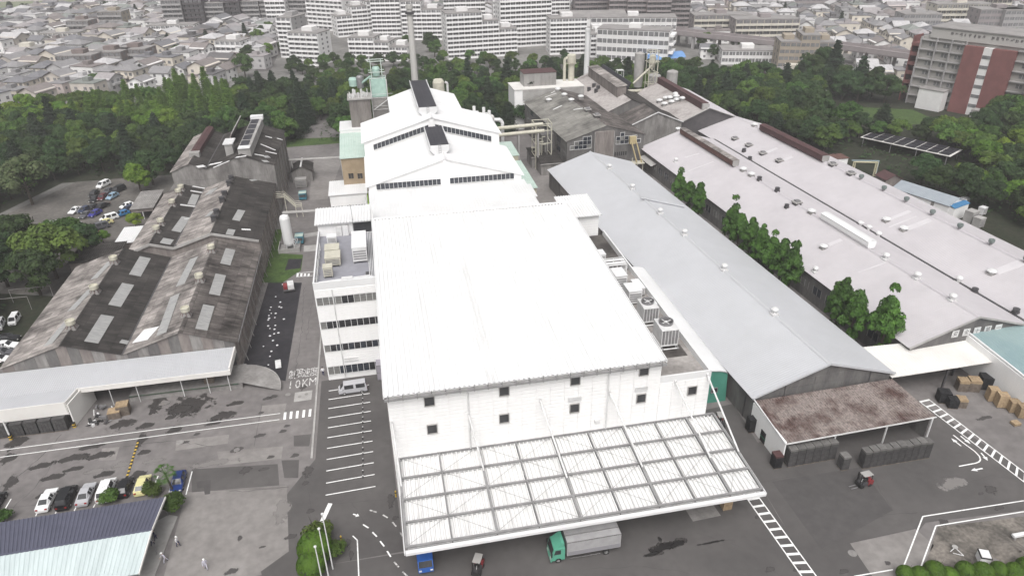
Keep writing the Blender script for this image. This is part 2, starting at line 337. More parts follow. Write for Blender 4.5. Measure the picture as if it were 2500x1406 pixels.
# ================================================================ ground
gb = MB(); gb.face((-2500, -600, -.05), (3000, -600, -.05), (3000, 3800, -.05), (-2500, 3800, -.05))
ground = gb.build('ground', M['town'], kind='structure', label='grey built-up ground of the town out to the horizon')
def region(name, pts, z, m_, label, kind='structure', parent=None):
    b_ = MB(); b_.face(*[(p[0], p[1], z) for p in pts]); return b_.build(name, m_, parent, kind=kind, label=label)
wood_left = [(-420, 310), (-150, 318), (-60, 340), (-14, 332), (125, 318), (160, 306), (132, 300), (-20, 292), (-30, 250), (-58, 240), (-62, 226), (-96, 228), (-112, 186), (-100, 160), (-70, 150), (-70, 60), (-230, 60), (-420, 200)]
region('woodland_floor', wood_left, -.03, M['soil'], 'dark leafy floor under the woods left of and behind the works')
wood_right = [(132, 300), (160, 306), (196, 290), (236, 262), (222, 240), (330, 190), (330, 60), (170, 60), (140, 110), (140, 190), (124, 240)]
region('woodland_floor', wood_right, -.026, M['soil'], 'dark leafy floor under the trees right of the works')
region('grass_slope', [(184, 250), (206, 240), (204, 222), (182, 222), (172, 236)], -.02, M['grass'], 'bright green grass clearing below the red and grey building')
yard = region('yard', [(-78, 20), (150, 20), (150, 100), (140, 130), (140, 195), (126, 240), (132, 300), (-20, 292), (-30, 250), (-58, 240), (-62, 226), (-62, 150), (-78, 110)], 0, M['asphalt'], 'patched and stained asphalt yard around the factory buildings')
region('car_park', [(-62, 150), (-62, 228), (-92, 228), (-106, 196), (-92, 156)], .004, M['gravel'], 'dusty grey car park between woods and old factory')
# patches of other asphalt and concrete, given by their corners
def patch(px, m_, z=.004, name='asphalt_patch'):
    b_ = MB(); b_.face(*[tuple(at(x, y, z)) for x, y in px]); return b_.build(name, M[m_], yard)
patch([(1700, 1005), (1790, 985), (1850, 1080), (2240, 975), (2500, 1150), (2500, 1245), (2260, 1275), (2150, 1406), (1990, 1406), (1860, 1190)], 'asphalt_m', .003)
patch([(785, 930), (935, 905), (985, 1345), (640, 1406), (620, 1330), (705, 1200), (770, 1120)], 'asphalt_m')
patch([(700, 1185), (705, 1345), (620, 1406), (400, 1406), (455, 1200)], 'asphalt_l', .008, 'concrete_patch')
patch([(985, 1349), (1860, 1190), (1900, 1260), (2000, 1406), (620, 1406)], 'asphalt_m', .006)
patch([(1885, 1175), (2100, 1140), (2180, 1245), (2005, 1340)], 'asphalt_d', .010)
patch([(2075, 1325), (2235, 1290), (2280, 1330), (2235, 1406), (2130, 1406)], 'asphalt_l', .010, 'concrete_patch')
patch([(1668, 1235), (1735, 1222), (1760, 1258), (1692, 1272)], 'concrete', .010, 'concrete_patch')
patch([(590, 905), (697, 930), (737, 690), (655, 690)], 'asphalt_b', .012)
patch([(720, 958), (763, 952), (760, 975), (717, 981)], 'concrete_l', .012, 'concrete_patch')
patch([(742, 600), (775, 597), (774, 612), (741, 615)], 'concrete_l', .010, 'concrete_patch')
patch([(743, 571), (775, 566), (775, 575), (743, 580)], 'concrete_l', .010, 'concrete_patch')
patch([(765, 390), (838, 384), (800, 485), (754, 490)], 'asphalt_l', .008)
patch([(1250, 460), (1340, 420), (1400, 470), (1330, 510)], 'asphalt_l', .008)
patch([(2290, 1285), (2500, 1260), (2500, 1330), (2330, 1406), (2250, 1406)], 'rubble', .010, 'rubble_patch')
patch([(0, 1110), (420, 1050), (470, 1100), (300, 1200), (0, 1240)], 'asphalt', .006)
patch([(650, 640), (672, 618), (740, 622), (735, 660), (690, 690), (640, 690)], 'grass', .010, 'grass_patch')
patch([(705, 632), (738, 632), (733, 655), (695, 660)], 'asphalt_b', .014)
patch([(660, 560), (690, 560), (676, 640), (648, 690), (640, 690)], 'grass', .012, 'grass_patch')
patch([(700, 340), (830, 335), (830, 350), (700, 360)], 'grass', .010, 'grass_patch')
for k_, (px_, m_) in enumerate((([(468, 1145), (678, 1132), (682, 1184), (468, 1201)], 'asphalt_m'), ([(530, 1102), (691, 1089), (687, 1119), (536, 1136)], 'asphalt_l'), ([(717, 1063), (760, 1059), (755, 1089), (717, 1089)], 'asphalt_m'), ([(687, 1123), (730, 1122), (728, 1166), (694, 1166)], 'asphalt_m'), ([(480, 1175), (515, 1170), (513, 1205), (500, 1207), (497, 1190), (482, 1192)], 'asphalt_d'), ([(250, 1094), (292, 1090), (282, 1122), (240, 1124)], 'asphalt_l'), ([(640, 990), (700, 984), (690, 1030), (632, 1036)], 'asphalt_l'), ([(430, 1075), (560, 1060), (556, 1082), (428, 1100)], 'asphalt_l'))): patch(px_, m_, .0125+k_*.0004)
def blob(px, py, rx, ry, m_='wet', seed=0, z=.016, name='wet_stain', rough=.55):
    c = at(px, py, z); n = 20; ax = (at(px+rx, py, z)-c).length*1.55; ay = (at(px, py-ry, z)-c).length*1.55; b_ = MB()
    b_.face(*[(ax*math.cos(2*math.pi*i/n), ay*math.sin(2*math.pi*i/n), 0) for i in range(n)]); c.z = z+(seed % 17)*.00013
    return b_.build(name, M[m_], yard, loc=c)
for i, a in enumerate([(462, 990, 58, 24), (440, 1000, 30, 14), (545, 1015, 34, 12), (180, 1118, 46, 9), (225, 1090, 34, 7), (100, 1138, 28, 8), (40, 1080, 26, 16), (385, 985, 20, 22), (425, 1050, 18, 10), (520, 1033, 20, 7), (355, 1040, 22, 8), (415, 1020, 12, 6), (300, 1035, 34, 12), (575, 985, 22, 6), (350, 1105, 16, 7), (245, 1112, 38, 9), (180, 1145, 26, 6), (255, 1158, 26, 8), (130, 1165, 30, 8), (335, 1160, 22, 12), (20, 1120, 20, 14), (105, 1210, 20, 8),
        (1618, 1335, 42, 12), (1660, 1322, 20, 9), (1600, 1352, 26, 5), (345, 1075, 12, 20), (25, 1180, 16, 20)]):
    blob(*a, seed=i)
blob(1740, 1323, 46, 2.5, 'spill', 5, .018)
blob(1622, 1335, 42, 10, 'spill', 6, .0185, rough=.8); blob(1655, 1327, 22, 9, 'spill', 7, .019, rough=.8); blob(1592, 1352, 26, 4, 'spill', 8, .0193); blob(1612, 1318, 5, 9, 'spill', 9, .0196)
for i, a in enumerate([(635, 1063, 16, 5), (578, 1098, 17, 8), (600, 1148, 16, 10), (645, 1145, 14, 4), (660, 1116, 10, 5), (690, 1053, 10, 5), (720, 1112, 11, 6), (752, 1150, 14, 14), (745, 1180, 8, 6), (757, 1248, 10, 7), (753, 1292, 14, 10), (710, 1310, 17, 7), (585, 1315, 6, 9), (565, 1395, 18, 9), (640, 1335, 9, 3), (700, 1040, 8, 4), (637, 1008, 7, 4), (655, 972, 14, 5), (668, 968, 10, 5), (2420, 1195, 18, 10), (2305, 1276, 15, 9), (1880, 1390, 14, 7), (2168, 1375, 8, 6), (2395, 1205, 8, 3), (2060, 1395, 14, 6), (1945, 1390, 12, 5), (965, 1265, 8, 6), (955, 1220, 10, 18), (850, 1325, 7, 12), (858, 1355, 6, 14), (2440, 1240, 16, 5), (2405, 1020, 26, 4), (480, 1060, 8, 4), (1850, 1262, 8, 4), (745, 905, 8, 6), (740, 945, 10, 8), (450, 1080, 14, 4)]):
    blob(*a, m_='oil', seed=i+40, z=.020, name='oil_stain')
for i, a in enumerate([(295, 1135, 22, 8), (230, 1150, 26, 6), (375, 1125, 30, 5), (280, 1060, 10, 8), (400, 985, 14, 9), (690, 1245, 22, 30), (520, 1130, 60, 8), (2330, 1180, 50, 14)]):
    blob(*a, m_='dry', seed=i+90, z=.0235, name='dry_patch')
# manholes
for px, py, r_ in ((2081, 1350, .55), (703, 963, .45), (578, 1098, .45), (440, 1079, .55), (732, 968, .3), (748, 962, .3)):
    c = at(px, py); b_ = MB(); b_.lathe((c.x, c.y, .024), [(r_, 0), (r_, .015), (r_*.8, .015), (r_*.78, .01), (r_*.1, .01)], 20); b_.build('manhole_cover', M['concrete'], yard)

# ---------------------------------------------------------------- painted markings
ZM = .028
def line(p, q, w, m_='paint', name='painted_line', z=ZM):
    a, b2 = at(*p, z), at(*q, z); d = (b2-a).normalized(); n = Vector((-d.y, d.x, 0))*(w/2)
    b_ = MB(); b_.face(a-n, b2-n, b2+n, a+n); return b_.build(name, M[m_], yard)
LS = [(795, 1208), (796, 1178.6), (796.6, 1149), (797.4, 1121), (798.4, 1094), (799, 1068), (800.5, 1043.8), (801, 1020), (801.5, 997), (802, 975), (802.5, 954)]
RS = [(1158, 549, 1046), (1151, 435, 1046), (1142, 323, 1046), (1136, 217, 1046), (1130, 117, 1046), (1124, 18, 1046), (1117, 1315, 690), (1112, 1224, 690), (1108, 1137, 690), (1103, 1054, 690), (1098, 972, 690)]
for l, (x, y, o_) in zip(LS, RS): line(l, (620+x/3.906, o_+y/3.906), .17, name='parking_line')
line((0, 1099), (380, 1048), .15); line((380, 1048), (684, 1008.7), .15); line((0, 1115.6), (461, 1053), .15); line((461, 1053), (682, 1023.6), .15)
for x, y in ((695.5, 1015), (710.4, 1013), (725.7, 1011.5), (741.4, 1009.5), (756.7, 1007.5)): line((x-1, y+9), (x+1, y-9), .42, name='crossing_bar')
for k in range(4): line((726+k*9, 675), (727+k*9, 667.5), .45, name='crossing_bar')
line((724, 667), (766, 663), .15); line((723, 676), (763, 673), .15)
for a, b2 in (((0, 1262), (27, 1217)), ((118, 1228), (120, 1222)), ((135, 1253), (142, 1238)), ((181, 1246), (188, 1233)), ((228, 1238), (232, 1230)), ((378, 1180), (386, 1161)), ((413, 1201), (421, 1175)), ((454, 1207), (469, 1150)), ((87, 1259), (91, 1250))): line(a, b2, .16, name='parking_line')
line((806.5, 1228), (776, 1294), .62)
for a in [(1105, 775, 1170, 795), (1230, 820, 1275, 848), (1320, 890, 1357, 930), (1395, 985, 1415, 1025), (1040, 912, 1093, 945), (1130, 985, 1172, 1027), (1203, 1070, 1242, 1120), (1270, 1165, 1305, 1220), (1337, 1268, 1380, 1318), (1417, 1362, 1465, 1406)]:
    line((620+a[0]/3.906, 1046+a[1]/3.906), (620+a[2]/3.906, 1046+a[3]/3.906), .2, 'paint' if a[1] > 900 and a[0] < 1300 else 'paint_worn', 'dashed_line')
line((861, 1307), (872.5, 1318), .16); line((872.3, 1318), (876, 1406), .16)
def arrow(p, q, w=.22, m_='paint'):
    a, b2 = at(*p, ZM), at(*q, ZM); d = (b2-a).normalized(); n = Vector((-d.y, d.x, 0)); L_ = (b2-a).length; h = min(1.1, L_*.45); c = b2-d*h
    b_ = MB(); b_.face(a-n*w/2, c-n*w/2, c+n*w/2, a+n*w/2); b_.face(c-n*w*1.6, b2, c+n*w*1.6); b_.build('direction_arrow', M[m_], yard)
arrow((862, 1254), (877, 1259), .2)
Z8 = lambda x, y: (1860+x/3.906, 1046+y/3.906)
arrow(Z8(1900, 165), Z8(1805, 90)); arrow(Z8(1895, 70), Z8(1990, 145)); arrow(Z8(2090, 230), Z8(2155, 305)); arrow(Z8(2105, 378), Z8(1995, 398))
cv = [(1825, 60), (1920, 135), (2030, 215), (2075, 262), (2085, 295), (2072, 315), (2040, 328), (1880, 358)]
for a, b2 in zip(cv[:-1], cv[1:]): line(Z8(*a), Z8(*b2), .2, name='turning_line')
pl = [(2500, 1221.4), (2253, 1259.8), (2204.3, 1386.5)]; line(pl[0], pl[1], .17); line(pl[1], pl[2], .17)
pl = [(2500, 1248), (2285, 1282.8), (2249, 1381)]; line(pl[0], pl[1], .17); line(pl[1], pl[2], .17)
line((2085, 1406), (2180, 1389.5), .17)
def ladder(l0, l1, r0, r1, step, w):
    line(l0, l1, .17, name='walkway_rail'); line(r0, r1, .17, name='walkway_rail')
    A, B_, C, D = at(*l0, ZM), at(*l1, ZM), at(*r0, ZM), at(*r1, ZM); n = int((A-B_).length/step)
    for i in range(n+1):
        t0 = i/n; t1 = t0+w/(A-B_).length
        if t1 > 1: break
        b_ = MB(); b_.face(A.lerp(B_, t0), A.lerp(B_, t1), C.lerp(D, t1), C.lerp(D, t0)); o = b_.build('walkway_bar', M['paint'], yard); o.location.z = .004
ladder((1812, 1199.6), (1980, 1437), (1839, 1194.5), (2016, 1437), 1.3, .38)
ladder((2244, 979), (2520, 1191), (2267, 974), (2520, 1167), 1.35, .38)
# road lettering: speed limit
def road_text(body, px, py, size, sx=1.0, sy=1.0, rz=0.0):
    me = txt(body, size); me.materials.clear(); me.materials.append(M['paint_worn']); c = at(px, py, ZM)
    obj('road_lettering', me, yard, loc=c, rz=rz, scale=(sx, sy, 1))
for ch, px, py in (('制', 714.5, 916), ('限', 730.5, 912), ('速', 748, 911), ('度', 767, 908)): road_text(ch, px, py, 1.55, .95, 1.9)
for ch, px, py in (('1', 709, 940), ('0', 727, 938), ('K', 745, 935), ('M', 763.5, 932)): road_text(ch, px, py, 2.2, .85, 1.5)
# kerb along the car bays
kb = MB(); a, b2 = at(761, 1119), at(790, 740); kb.beam((a.x, a.y, .06), (b2.x, b2.y, .06), .32, .14); kb.build('kerb', M['concrete_l'], yard)

# cracks, seams and drains worn into the yard
def crack(pts, w=.10, m_='oil', seed=1):
    r_ = random.Random(seed); w3 = [at(*p, .024) for p in pts]; P = []
    for a, c in zip(w3[:-1], w3[1:]):
        k = max(2, int((c-a).length/.8)); d = (c-a).normalized(); nn = Vector((-d.y, d.x, 0))
        for j in range(k): P.append(a.lerp(c, j/k)+nn*r_.uniform(-.18, .18))
    P.append(w3[-1]); b_ = MB(); up, lo = [], []
    for i, q in enumerate(P): d = (P[min(i+1, len(P)-1)]-P[max(i-1, 0)]).normalized(); nn = Vector((-d.y, d.x, 0))*(w*r_.uniform(.3, 1)); up.append(q+nn); lo.append(q-nn)
    b_.grid([up, lo]); b_.build('crack', M[m_], yard)
for i, pts in enumerate(([(0, 1190), (60, 1150), (110, 1105), (150, 1060)], [(30, 1240), (85, 1190), (130, 1130)], [(560, 1200), (640, 1195), (705, 1188)], [(755, 1200), (760, 1260), (752, 1320), (756, 1380)], [(2010, 1340), (2140, 1260), (2240, 1250)], [(1910, 1180), (1960, 1270), (2008, 1340)], [(2130, 1160), (2180, 1246)], [(860, 1225), (900, 1290), (960, 1330)], [(742, 700), (738, 800), (722, 900)], [(770, 650), (765, 720), (748, 830)], [(300, 1090), (420, 1075), (520, 1090)], [(2320, 1190), (2420, 1160), (2500, 1170)], [(1700, 1300), (1800, 1330), (1900, 1400)], [(1420, 1390), (1560, 1380), (1700, 1400)])): crack(pts, .045 if i % 2 else .06, 'asphalt_d', i)
for (a, c) in (((0, 1240), (455, 1200)), ((455, 1200), (705, 1188)), ((640, 985), (620, 1090)), ((1840, 1180), (2000, 1150)), ((2075, 1325), (2235, 1290)), ((800, 1230), (985, 1215))): line(a, c, .05, 'asphalt_d', 'asphalt_seam', .026)
# ================================================================ white warehouse with canopy
def atY(px, py, Y):
    d = _f + _r*((px-1250)/FOC) - _u*((py-703)/FOC); t = Y/d.y
    return Vector((d.x*t, Y, CAM_H+d.z*t))
def atX(px, py, X):
    d = _f + _r*((px-1250)/FOC) - _u*((py-703)/FOC); t = X/d.x
    return Vector((X, d.y*t, CAM_H+d.z*t))
MESHES = {}
def shared(key, fn):
    if key not in MESHES: MESHES[key] = fn()
    return MESHES[key]
def panel_mesh(w, h, rows, m_, th=.08):
    def mk():
        b_ = MB(); rh = h/rows
        for i in range(rows): b_.box(.022, w-.022, -th, .02, i*rh+.02, (i+1)*rh-.02)
        return b_.mesh('wall_panel', m_)
    return shared(('panel', w, h, rows, m_.name), mk)
def win_mesh(w, h, glass, frame, mull=1):
    def mk():
        b_ = MB(); t = .09
        b_.box(-w/2-t, w/2+t, -.16, .06, -t, 0); b_.box(-w/2-t, w/2+t, -.16, .06, h, h+t); b_.box(-w/2-t, -w/2, -.16, .06, 0, h); b_.box(w/2, w/2+t, -.16, .06, 0, h)
        for k in range(1, mull+1): x = -w/2+w*k/(mull+1); b_.box(x-.03, x+.03, -.1, .04, 0, h)
        b_.cur = 1; b_.box(-w/2, w/2, -.05, .03, 0, h)
        return b_.mesh('window', [frame, glass])
    return shared(('win', w, h, mull, glass.name, frame.name), mk)

MX0, MX1, MY0, MY1 = -2.4, 35.6, 75.9, 128.0
wh = thing('white_warehouse', 'large white warehouse with ribbed blown-white roof and loading canopy', 'warehouse', (16, 100, 0))
b_ = MB(); b_.yprism([(MY0, 0), (MY1, 0), (MY1, 20.15), (MY0, 17.85)], MX0, MX1); b_.build('wall', M['white_panel'], wh, True)
b_ = MB(); b_.sheet((MX0-.3, MY1+.5, 20.45), (MX1+.3, MY1+.5, 20.45), (MX1+.3, MY0-.7, 18.05), (MX0-.3, MY0-.7, 18.05), .66, .15, .10); b_.build('roof', M['main_roof'], wh, True)
b_ = MB(); b_.box(MX0-.33, MX1+.33, MY1+.2, MY1+.75, 20.42, 20.72); b_.build('ridge_flashing', M['white_panel'], wh, True)
for k in range(57): b_ = MB(); x = MX0+.1+k*.66; b_.box(x, x+.34, MY1+.08, MY1+.18, 20.46, 20.62); b_.build('rib_gap_dash', M['grey_steel'], wh, True)  # dark dashes standing in for the shaded gaps under the roof ribs
for X in (MX0-.42, MX1+.32):
    b_ = MB(); b_.beam((X+.05, MY1+.5, 20.4), (X+.05, MY0-.7, 18.0), .14, .5); b_.build('verge_trim', M['white_roof'], wh, True)
b_ = MB(); b_.box(MX0-.3, MX1+.3, MY0-1.0, MY0-.72, 17.45, 17.75); b_.build('gutter', M['beam'], wh, True)
br = MB(); br.box(-.04, .04, -.35, .7, -.32, -.26); br.box(-.04, .04, -.38, -.32, -.32, .75); brm = br.mesh('gutter_bracket', M['grey_steel'])
for k in range(21): obj('gutter_bracket', brm, wh, Vector((MX0+.2+k*1.87, MY0-.7, 17.7))-wh.location)
def clad_front(t, x0, x1, Y, z0, z1, cols, bands, m_, rows=6):
    w = (x1-x0)/cols; h = (z1-z0)/bands; me = panel_mesh(round(w, 3), round(h, 3), rows, m_)
    for i in range(cols):
        for j in range(bands): obj('wall_panel', me, t, Vector((x0+i*w, Y, z0+j*h))-t.location)
clad_front(wh, MX0, MX1, MY0, 6.9, 17.5, 19, 3, M['white_panel'])
WM = win_mesh(1.25, 1.4, M['glass'], M['concrete_l'], 0)
for px, py in ((1049, 989), (1231, 964), (1404, 938), (1571, 915), (1056, 1056), (1231, 1030), (1402, 1005), (1564, 981)):
    p = atY(px, py, MY0-.12); obj('window', WM, wh, p-wh.location)
lv = MB(); lv.box(-.95, .95, -.14, 0, 0, .08); lv.box(-.95, .95, -.14, 0, .62, .7); lv.box(-.95, -.87, -.14, 0, .08, .62); lv.box(.87, .95, -.14, 0, .08, .62)
for k in range(5): lv.box(-.87, .87, -.11, -.02, .11+k*.105, .16+k*.105)
lvm = lv.mesh('louvre', M['white_steel'])
for px, py in ((1403, 978), (1565, 953)): obj('louvre', lvm, wh, atY(px, py, MY0-.12)-wh.location)
for px in (1142, 1487):
    p = atY(px, 960 if px == 1142 else 915, MY0-.2); b_ = MB(); b_.path([(p.x, MY0-.85, 17.45), (p.x, MY0-.22, 16.9), (p.x, MY0-.22, 7.1)], .11); b_.build('downpipe', M['white_steel'], wh, True)
b_ = MB(); p = atY(1457, 1030, MY0-.1); b_.box(p.x-.35, p.x+.35, MY0-.4, MY0, p.z, p.z+.5); b_.build('vent_hood', M['white_steel'], wh, True)
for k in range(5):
    b_ = MB(); x = -2.0+k*7.55; b_.box(x, x+7.2, MY0-.06, MY0-.002, .02, 6.4); b_.build('bay_shade_panel', M['dark_steel'], wh, True)  # dark panels added to imitate the deep shade under the canopy
# canopy
CY0, CY1, CZ0, CZ1 = 61.0, MY0-.1, 6.25, 7.05
cz = lambda y: CZ0+(CZ1-CZ0)*(y-CY0)/(CY1-CY0)
CB = [-1.75, 9.35, 19.95, 30.45, 40.15, 44.5]
cols = []
for a, b2 in zip(CB[:-2], CB[1:-1]): cols += [(a, (a+b2)/2), ((a+b2)/2, b2)]
cols.append((CB[-2], CB[-1]))
ry = [CY0+(CY1-CY0)*k/4 for k in range(5)]
for i, (x0, x1) in enumerate(cols):
    for j in range(4):
        me = shared(('deck', round(x1-x0, 2)), lambda: MB().sheet((.08, ry[1]-ry[0]-.05, cz(ry[1])-cz(ry[0])), (x1-x0-.08, ry[1]-ry[0]-.05, cz(ry[1])-cz(ry[0])), (x1-x0-.08, .05, 0), (.08, .05, 0), .55, .27, .03).mesh('canopy_sheet', M['canopy']))
        obj('canopy_sheet', me, wh, Vector((x0, ry[j], cz(ry[j])-.55))-wh.location)
for X in CB:
    b_ = MB(); b_.beam((X, CY0-.1, cz(CY0)), (X, CY1, cz(CY1)), .30, .10); b_.beam((X, CY0-.1, cz(CY0)-.25), (X, CY1, cz(CY1)-.25), .08, .5); b_.build('canopy_beam', M['beam'], wh, True)
for a, b2 in zip(CB[:-2], CB[1:-1]):
    X = (a+b2)/2; b_ = MB(); b_.beam((X, CY0, cz(CY0)-.12), (X, CY1, cz(CY1)-.12), .14, .22); b_.build('canopy_rafter', M['beam'], wh, True)
for y in ry:
    b_ = MB(); b_.box(CB[0], CB[-1], y-.11, y+.11, cz(y)-.04, cz(y)+.05); b_.box(CB[0], CB[-1], y-.03, y+.03, cz(y)-.34, cz(y)-.04); b_.build('canopy_purlin', M['beam'], wh, True)
b_ = MB(); b_.box(CB[0]-.2, CB[-1]+.3, CY0-.75, CY0-.2, CZ0-.75, CZ0-.38); b_.build('canopy_gutter', M['white_roof'], wh, True)
for X in (CB[0]-.3, CB[-1]+.3):
    b_ = MB(); b_.beam((X, CY0-.7, CZ0-.45), (X, CY1, CZ1-.45), .12, .4); b_.build('canopy_fascia', M['white_roof'], wh, True)
for a, b2 in zip(CB[:-1], CB[1:]):
    for j in (0, 2):
        mid = (a+b2)/2; y0, y1, y2 = ry[j], ry[j+1], ry[j+2]
        for xa in (a, b2):
            for ya in (y0, y2):
                b_ = MB(); b_.tube((xa, ya, cz(ya)+.04), (mid, y1, cz(y1)+.10), .025, n=5); b_.build('brace_rod', M['beam'], wh, True)
for (wx, wy), (cx, cy) in (((1318, 974), (1365, 1169)), ((1488, 956), (1545, 1143)), ((1649, 931), (1716, 1120)), ((1727, 915), (1800, 1102)), ((1143, 1008), (1172, 1150)), ((957, 1030), (986, 1185))):
    p = atY(wx, wy, MY0-.1); q = at(cx, cy, 6.75); x_ = min(CB, key=lambda c: abs(c-q.x)); q.x = x_ if wx != 957 else CB[0]
    b_ = MB(); b_.tube(p, q, .13, n=10); b_.build('tie_rod', M['white_steel'], wh, True)
    b_ = MB(); b_.box(p.x-.12, p.x+.12, MY0-.35, MY0, p.z-.2, p.z+.25); b_.build('tie_bracket', M['white_steel'], wh, True)
for X in (3.0, 14.5, 25, 36, 42.5):
    b_ = MB(); b_.box(X-.18, X+.18, 70.2, 70.55, 0, cz(70.4)-.42); b_.build('canopy_post', M['white_steel'], wh, True)

# ---------------------------------------------------------------- plant annex (flat roof with cooling towers)
an = thing('plant_annex', 'lower white annex with flat stained roof holding cooling towers', 'annex', (39.5, 100, 0))
b_ = MB(); b_.box(MX1+.02, 43.3, MY0, 126, 0, 13.8); b_.build('wall', M['white_panel'], an, True)
b_ = MB(); b_.box(MX1+.1, 43.0, MY0+.3, 110, 13.8, 13.84); b_.build('roof_deck', M['deck_l'], an, True)
b_ = MB(); b_.box(MX1+.1, 43.0, 110, 125.9, 13.8, 13.845); b_.build('roof_deck', M['deck'], an, True)
for q in ((MX1+.02, 43.34, MY0-.04, MY0+.26, 13.8, 14.85), (43.04, 43.34, MY0+.26, 126, 13.8, 14.8)):
    b_ = MB(); b_.box(*q); b_.build('parapet', M['white_roof'], an, True)
w = 7.7/4
me = panel_mesh(round(w, 3), 3.4, 6, M['white_panel'])
for i in range(4):
    for j in range(2): obj('wall_panel', me, an, Vector((MX1+i*w, MY0, 7.0+j*3.4))-an.location)
obj('window', WM, an, atY(1688, 962, MY0-.12)-an.location)
for k in range(3):
    b_ = MB(); b_.path([(36.6+k*.35, 79+k, 14.1), (36.6+k*.35, 121-k*2, 14.1)], .12); b_.build('roof_pipe', M['grey_steel'], an, True)
b_ = MB(); b_.box(38.6, 42.2, 81.5, 84.5, 13.85, 13.9); b_.build('roof_stain', M['deck'], an, True)
# pent house D
pd = thing('roof_penthouse', 'white corrugated-roofed penthouse beside the warehouse ridge with two dark windows', 'penthouse', (38.5, 130, 0))
b_ = MB(); b_.box(35.95, 42.1, 126.1, 135.6, 0, 18.2); b_.build('wall', M['white_panel'], pd, True)
b_ = MB(); b_.sheet((35.2, 135.9, 18.95), (42.5, 135.9, 18.95), (42.5, 125.3, 18.45), (35.2, 125.3, 18.45), .55, .14, .08); b_.build('roof', M['white_roof'], pd, True)
DW = win_mesh(.8, 1.7, M['glass'], M['white_steel'], 0)
for px in (1407, 1418): obj('window', DW, pd, atY(px, 574, 126.0)-pd.location)
pw = 6.1/3; me = panel_mesh(round(pw, 3), 4.2, 8, M['white_panel'])
for i in range(3): obj('wall_panel', me, pd, Vector((35.98+i*pw, 126.1, 14.0))-pd.location)
# cooling towers and chillers
def cooling_tower(loc, s, label):
    t = thing('cooling_tower', label, 'cooling tower', loc, R(-1)); w, d, h = 2.5*s, 3.4*s, 2.6*s
    b_ = MB(); b_.box(-w/2, w/2, -d/2+.12, d/2, .5, .5+h); b_.build('casing', M['white_steel'], t)
    b_ = MB(); b_.box(-w/2, w/2, -d/2, -d/2+.12, .5, .75); b_.box(-w/2, w/2, -d/2, -d/2+.12, .4+h, .5+h)
    for k in range(6): x = -w/2+k*(w-.1)/5; b_.box(x, x+.1, -d/2, -d/2+.12, .75, .4+h)
    b_.build('louvre_frame', M['white_steel'], t)
    for k in range(5): x = -w/2+.1+k*(w-.1)/5; b_ = MB(); b_.box(x, x+(w-.1)/5-.1, -d/2+.05, -d/2+.119, .75, .4+h); b_.build('louvre', M['grey_steel'], t)
    b_ = MB(); b_.lathe((0, .25*s, .5+h), [(.98*s, 0), (1.05*s, .45*s), (.98*s, .45*s), (.92*s, .05)], 20); b_.build('fan_stack', M['grey_steel'], t)
    b_ = MB(); b_.lathe((0, .25*s, .5+h+.1), [(.9*s, 0), (.9*s, .03), (.1, .03)], 20); b_.build('fan_opening', M['dark_steel'], t)
    b_ = MB(); b_.lathe((0, .25*s, .5+h+.14), [(.2*s, 0), (.2*s, .2), (.05, .26)], 10); h_ = b_.build('fan_hub', M['white_steel'], t)
    for k in range(4):
        a = k*math.pi/2+.4; b_ = MB(); b_.cbox((.45*s*math.cos(a), .25*s+.45*s*math.sin(a), .5+h+.2), .85*s, .16*s, .03, a); b_.build('fan_blade', M['white_steel'], t)
    for x in (-w/2+.15, w/2-.15):
        b_ = MB(); b_.box(x-.1, x+.1, -d/2-.6, d/2+.5, .12, .4); b_.build('skid_rail', M['grey_steel'], t)
        for y in (-d/2+.2, d/2-.2): b_ = MB(); b_.box(x-.12, x+.12, y-.12, y+.12, 0, .5); b_.build('foot', M['white_steel'], t)
    b_ = MB(); b_.path([(-w/2-.3, d/2-.4, 1.0), (-w/2-.3, -d/2-.5, 1.0), (-w/2-.3, -d/2-.5, .3), (w/2, -d/2-.5, .3)], .1); b_.build('pipe', M['white_steel'], t)
p = at(1588, 785, 13.85); cooling_tower((39.9, 92.5, 13.85), 1.0, 'white cooling tower with round fan, behind the nearest one on the annex roof')
cooling_tower((40.2, 85.6, 13.85), 1.08, 'nearest white cooling tower with round fan at the front of annex roof')
def box_unit(name, loc, w, d, h, label, cat, m_='white_steel', rz=0.0, legs=.4):
    t = thing(name, label, cat, loc, rz)
    b_ = MB(); b_.box(-w/2, w/2, -d/2, d/2, legs, legs+h); b_.build('casing', M[m_], t)
    b_ = MB(); b_.box(-w/2-.05, w/2+.05, -d/2-.05, d/2+.05, legs+h, legs+h+.08); b_.build('lid', M['white_roof'] if m_ == 'white_steel' else M[m_], t)
    b_ = MB(); 
    for k in range(4): b_.box(-w/2+.15, w/2-.15, -d/2-.03, -d/2-.001, legs+h*(.15+.18*k), legs+h*(.24+.18*k))
    b_.build('grille', M['grey_steel'], t, kind='stuff')
    for x in (-w/2+.1, w/2-.1):
        for y in (-d/2+.1, d/2-.1): b_ = MB(); b_.box(x-.08, x+.08, y-.08, y+.08, 0, legs); b_.build('leg', M['grey_steel'], t)
    return t
box_unit('chiller_unit', (39.6, 98.8, 13.85), 2.3, 3.0, 2.3, 'white box chiller directly behind the two round-fan cooling towers', 'chiller')
box_unit('chiller_unit', (39.0, 104.4, 13.85), 2.1, 3.2, 2.4, 'white box chiller farther back, next to the white pipework frame', 'chiller')
box_unit('chiller_unit', (38.4, 113.6, 13.85), 1.8, 2.2, 1.9, 'small white chiller behind the white pipework frame', 'chiller')
box_unit('duct_unit', (41.6, 101.6, 13.85), 1.4, 3.4, 1.2, 'low white duct box by the annex parapet between the chillers', 'duct box')
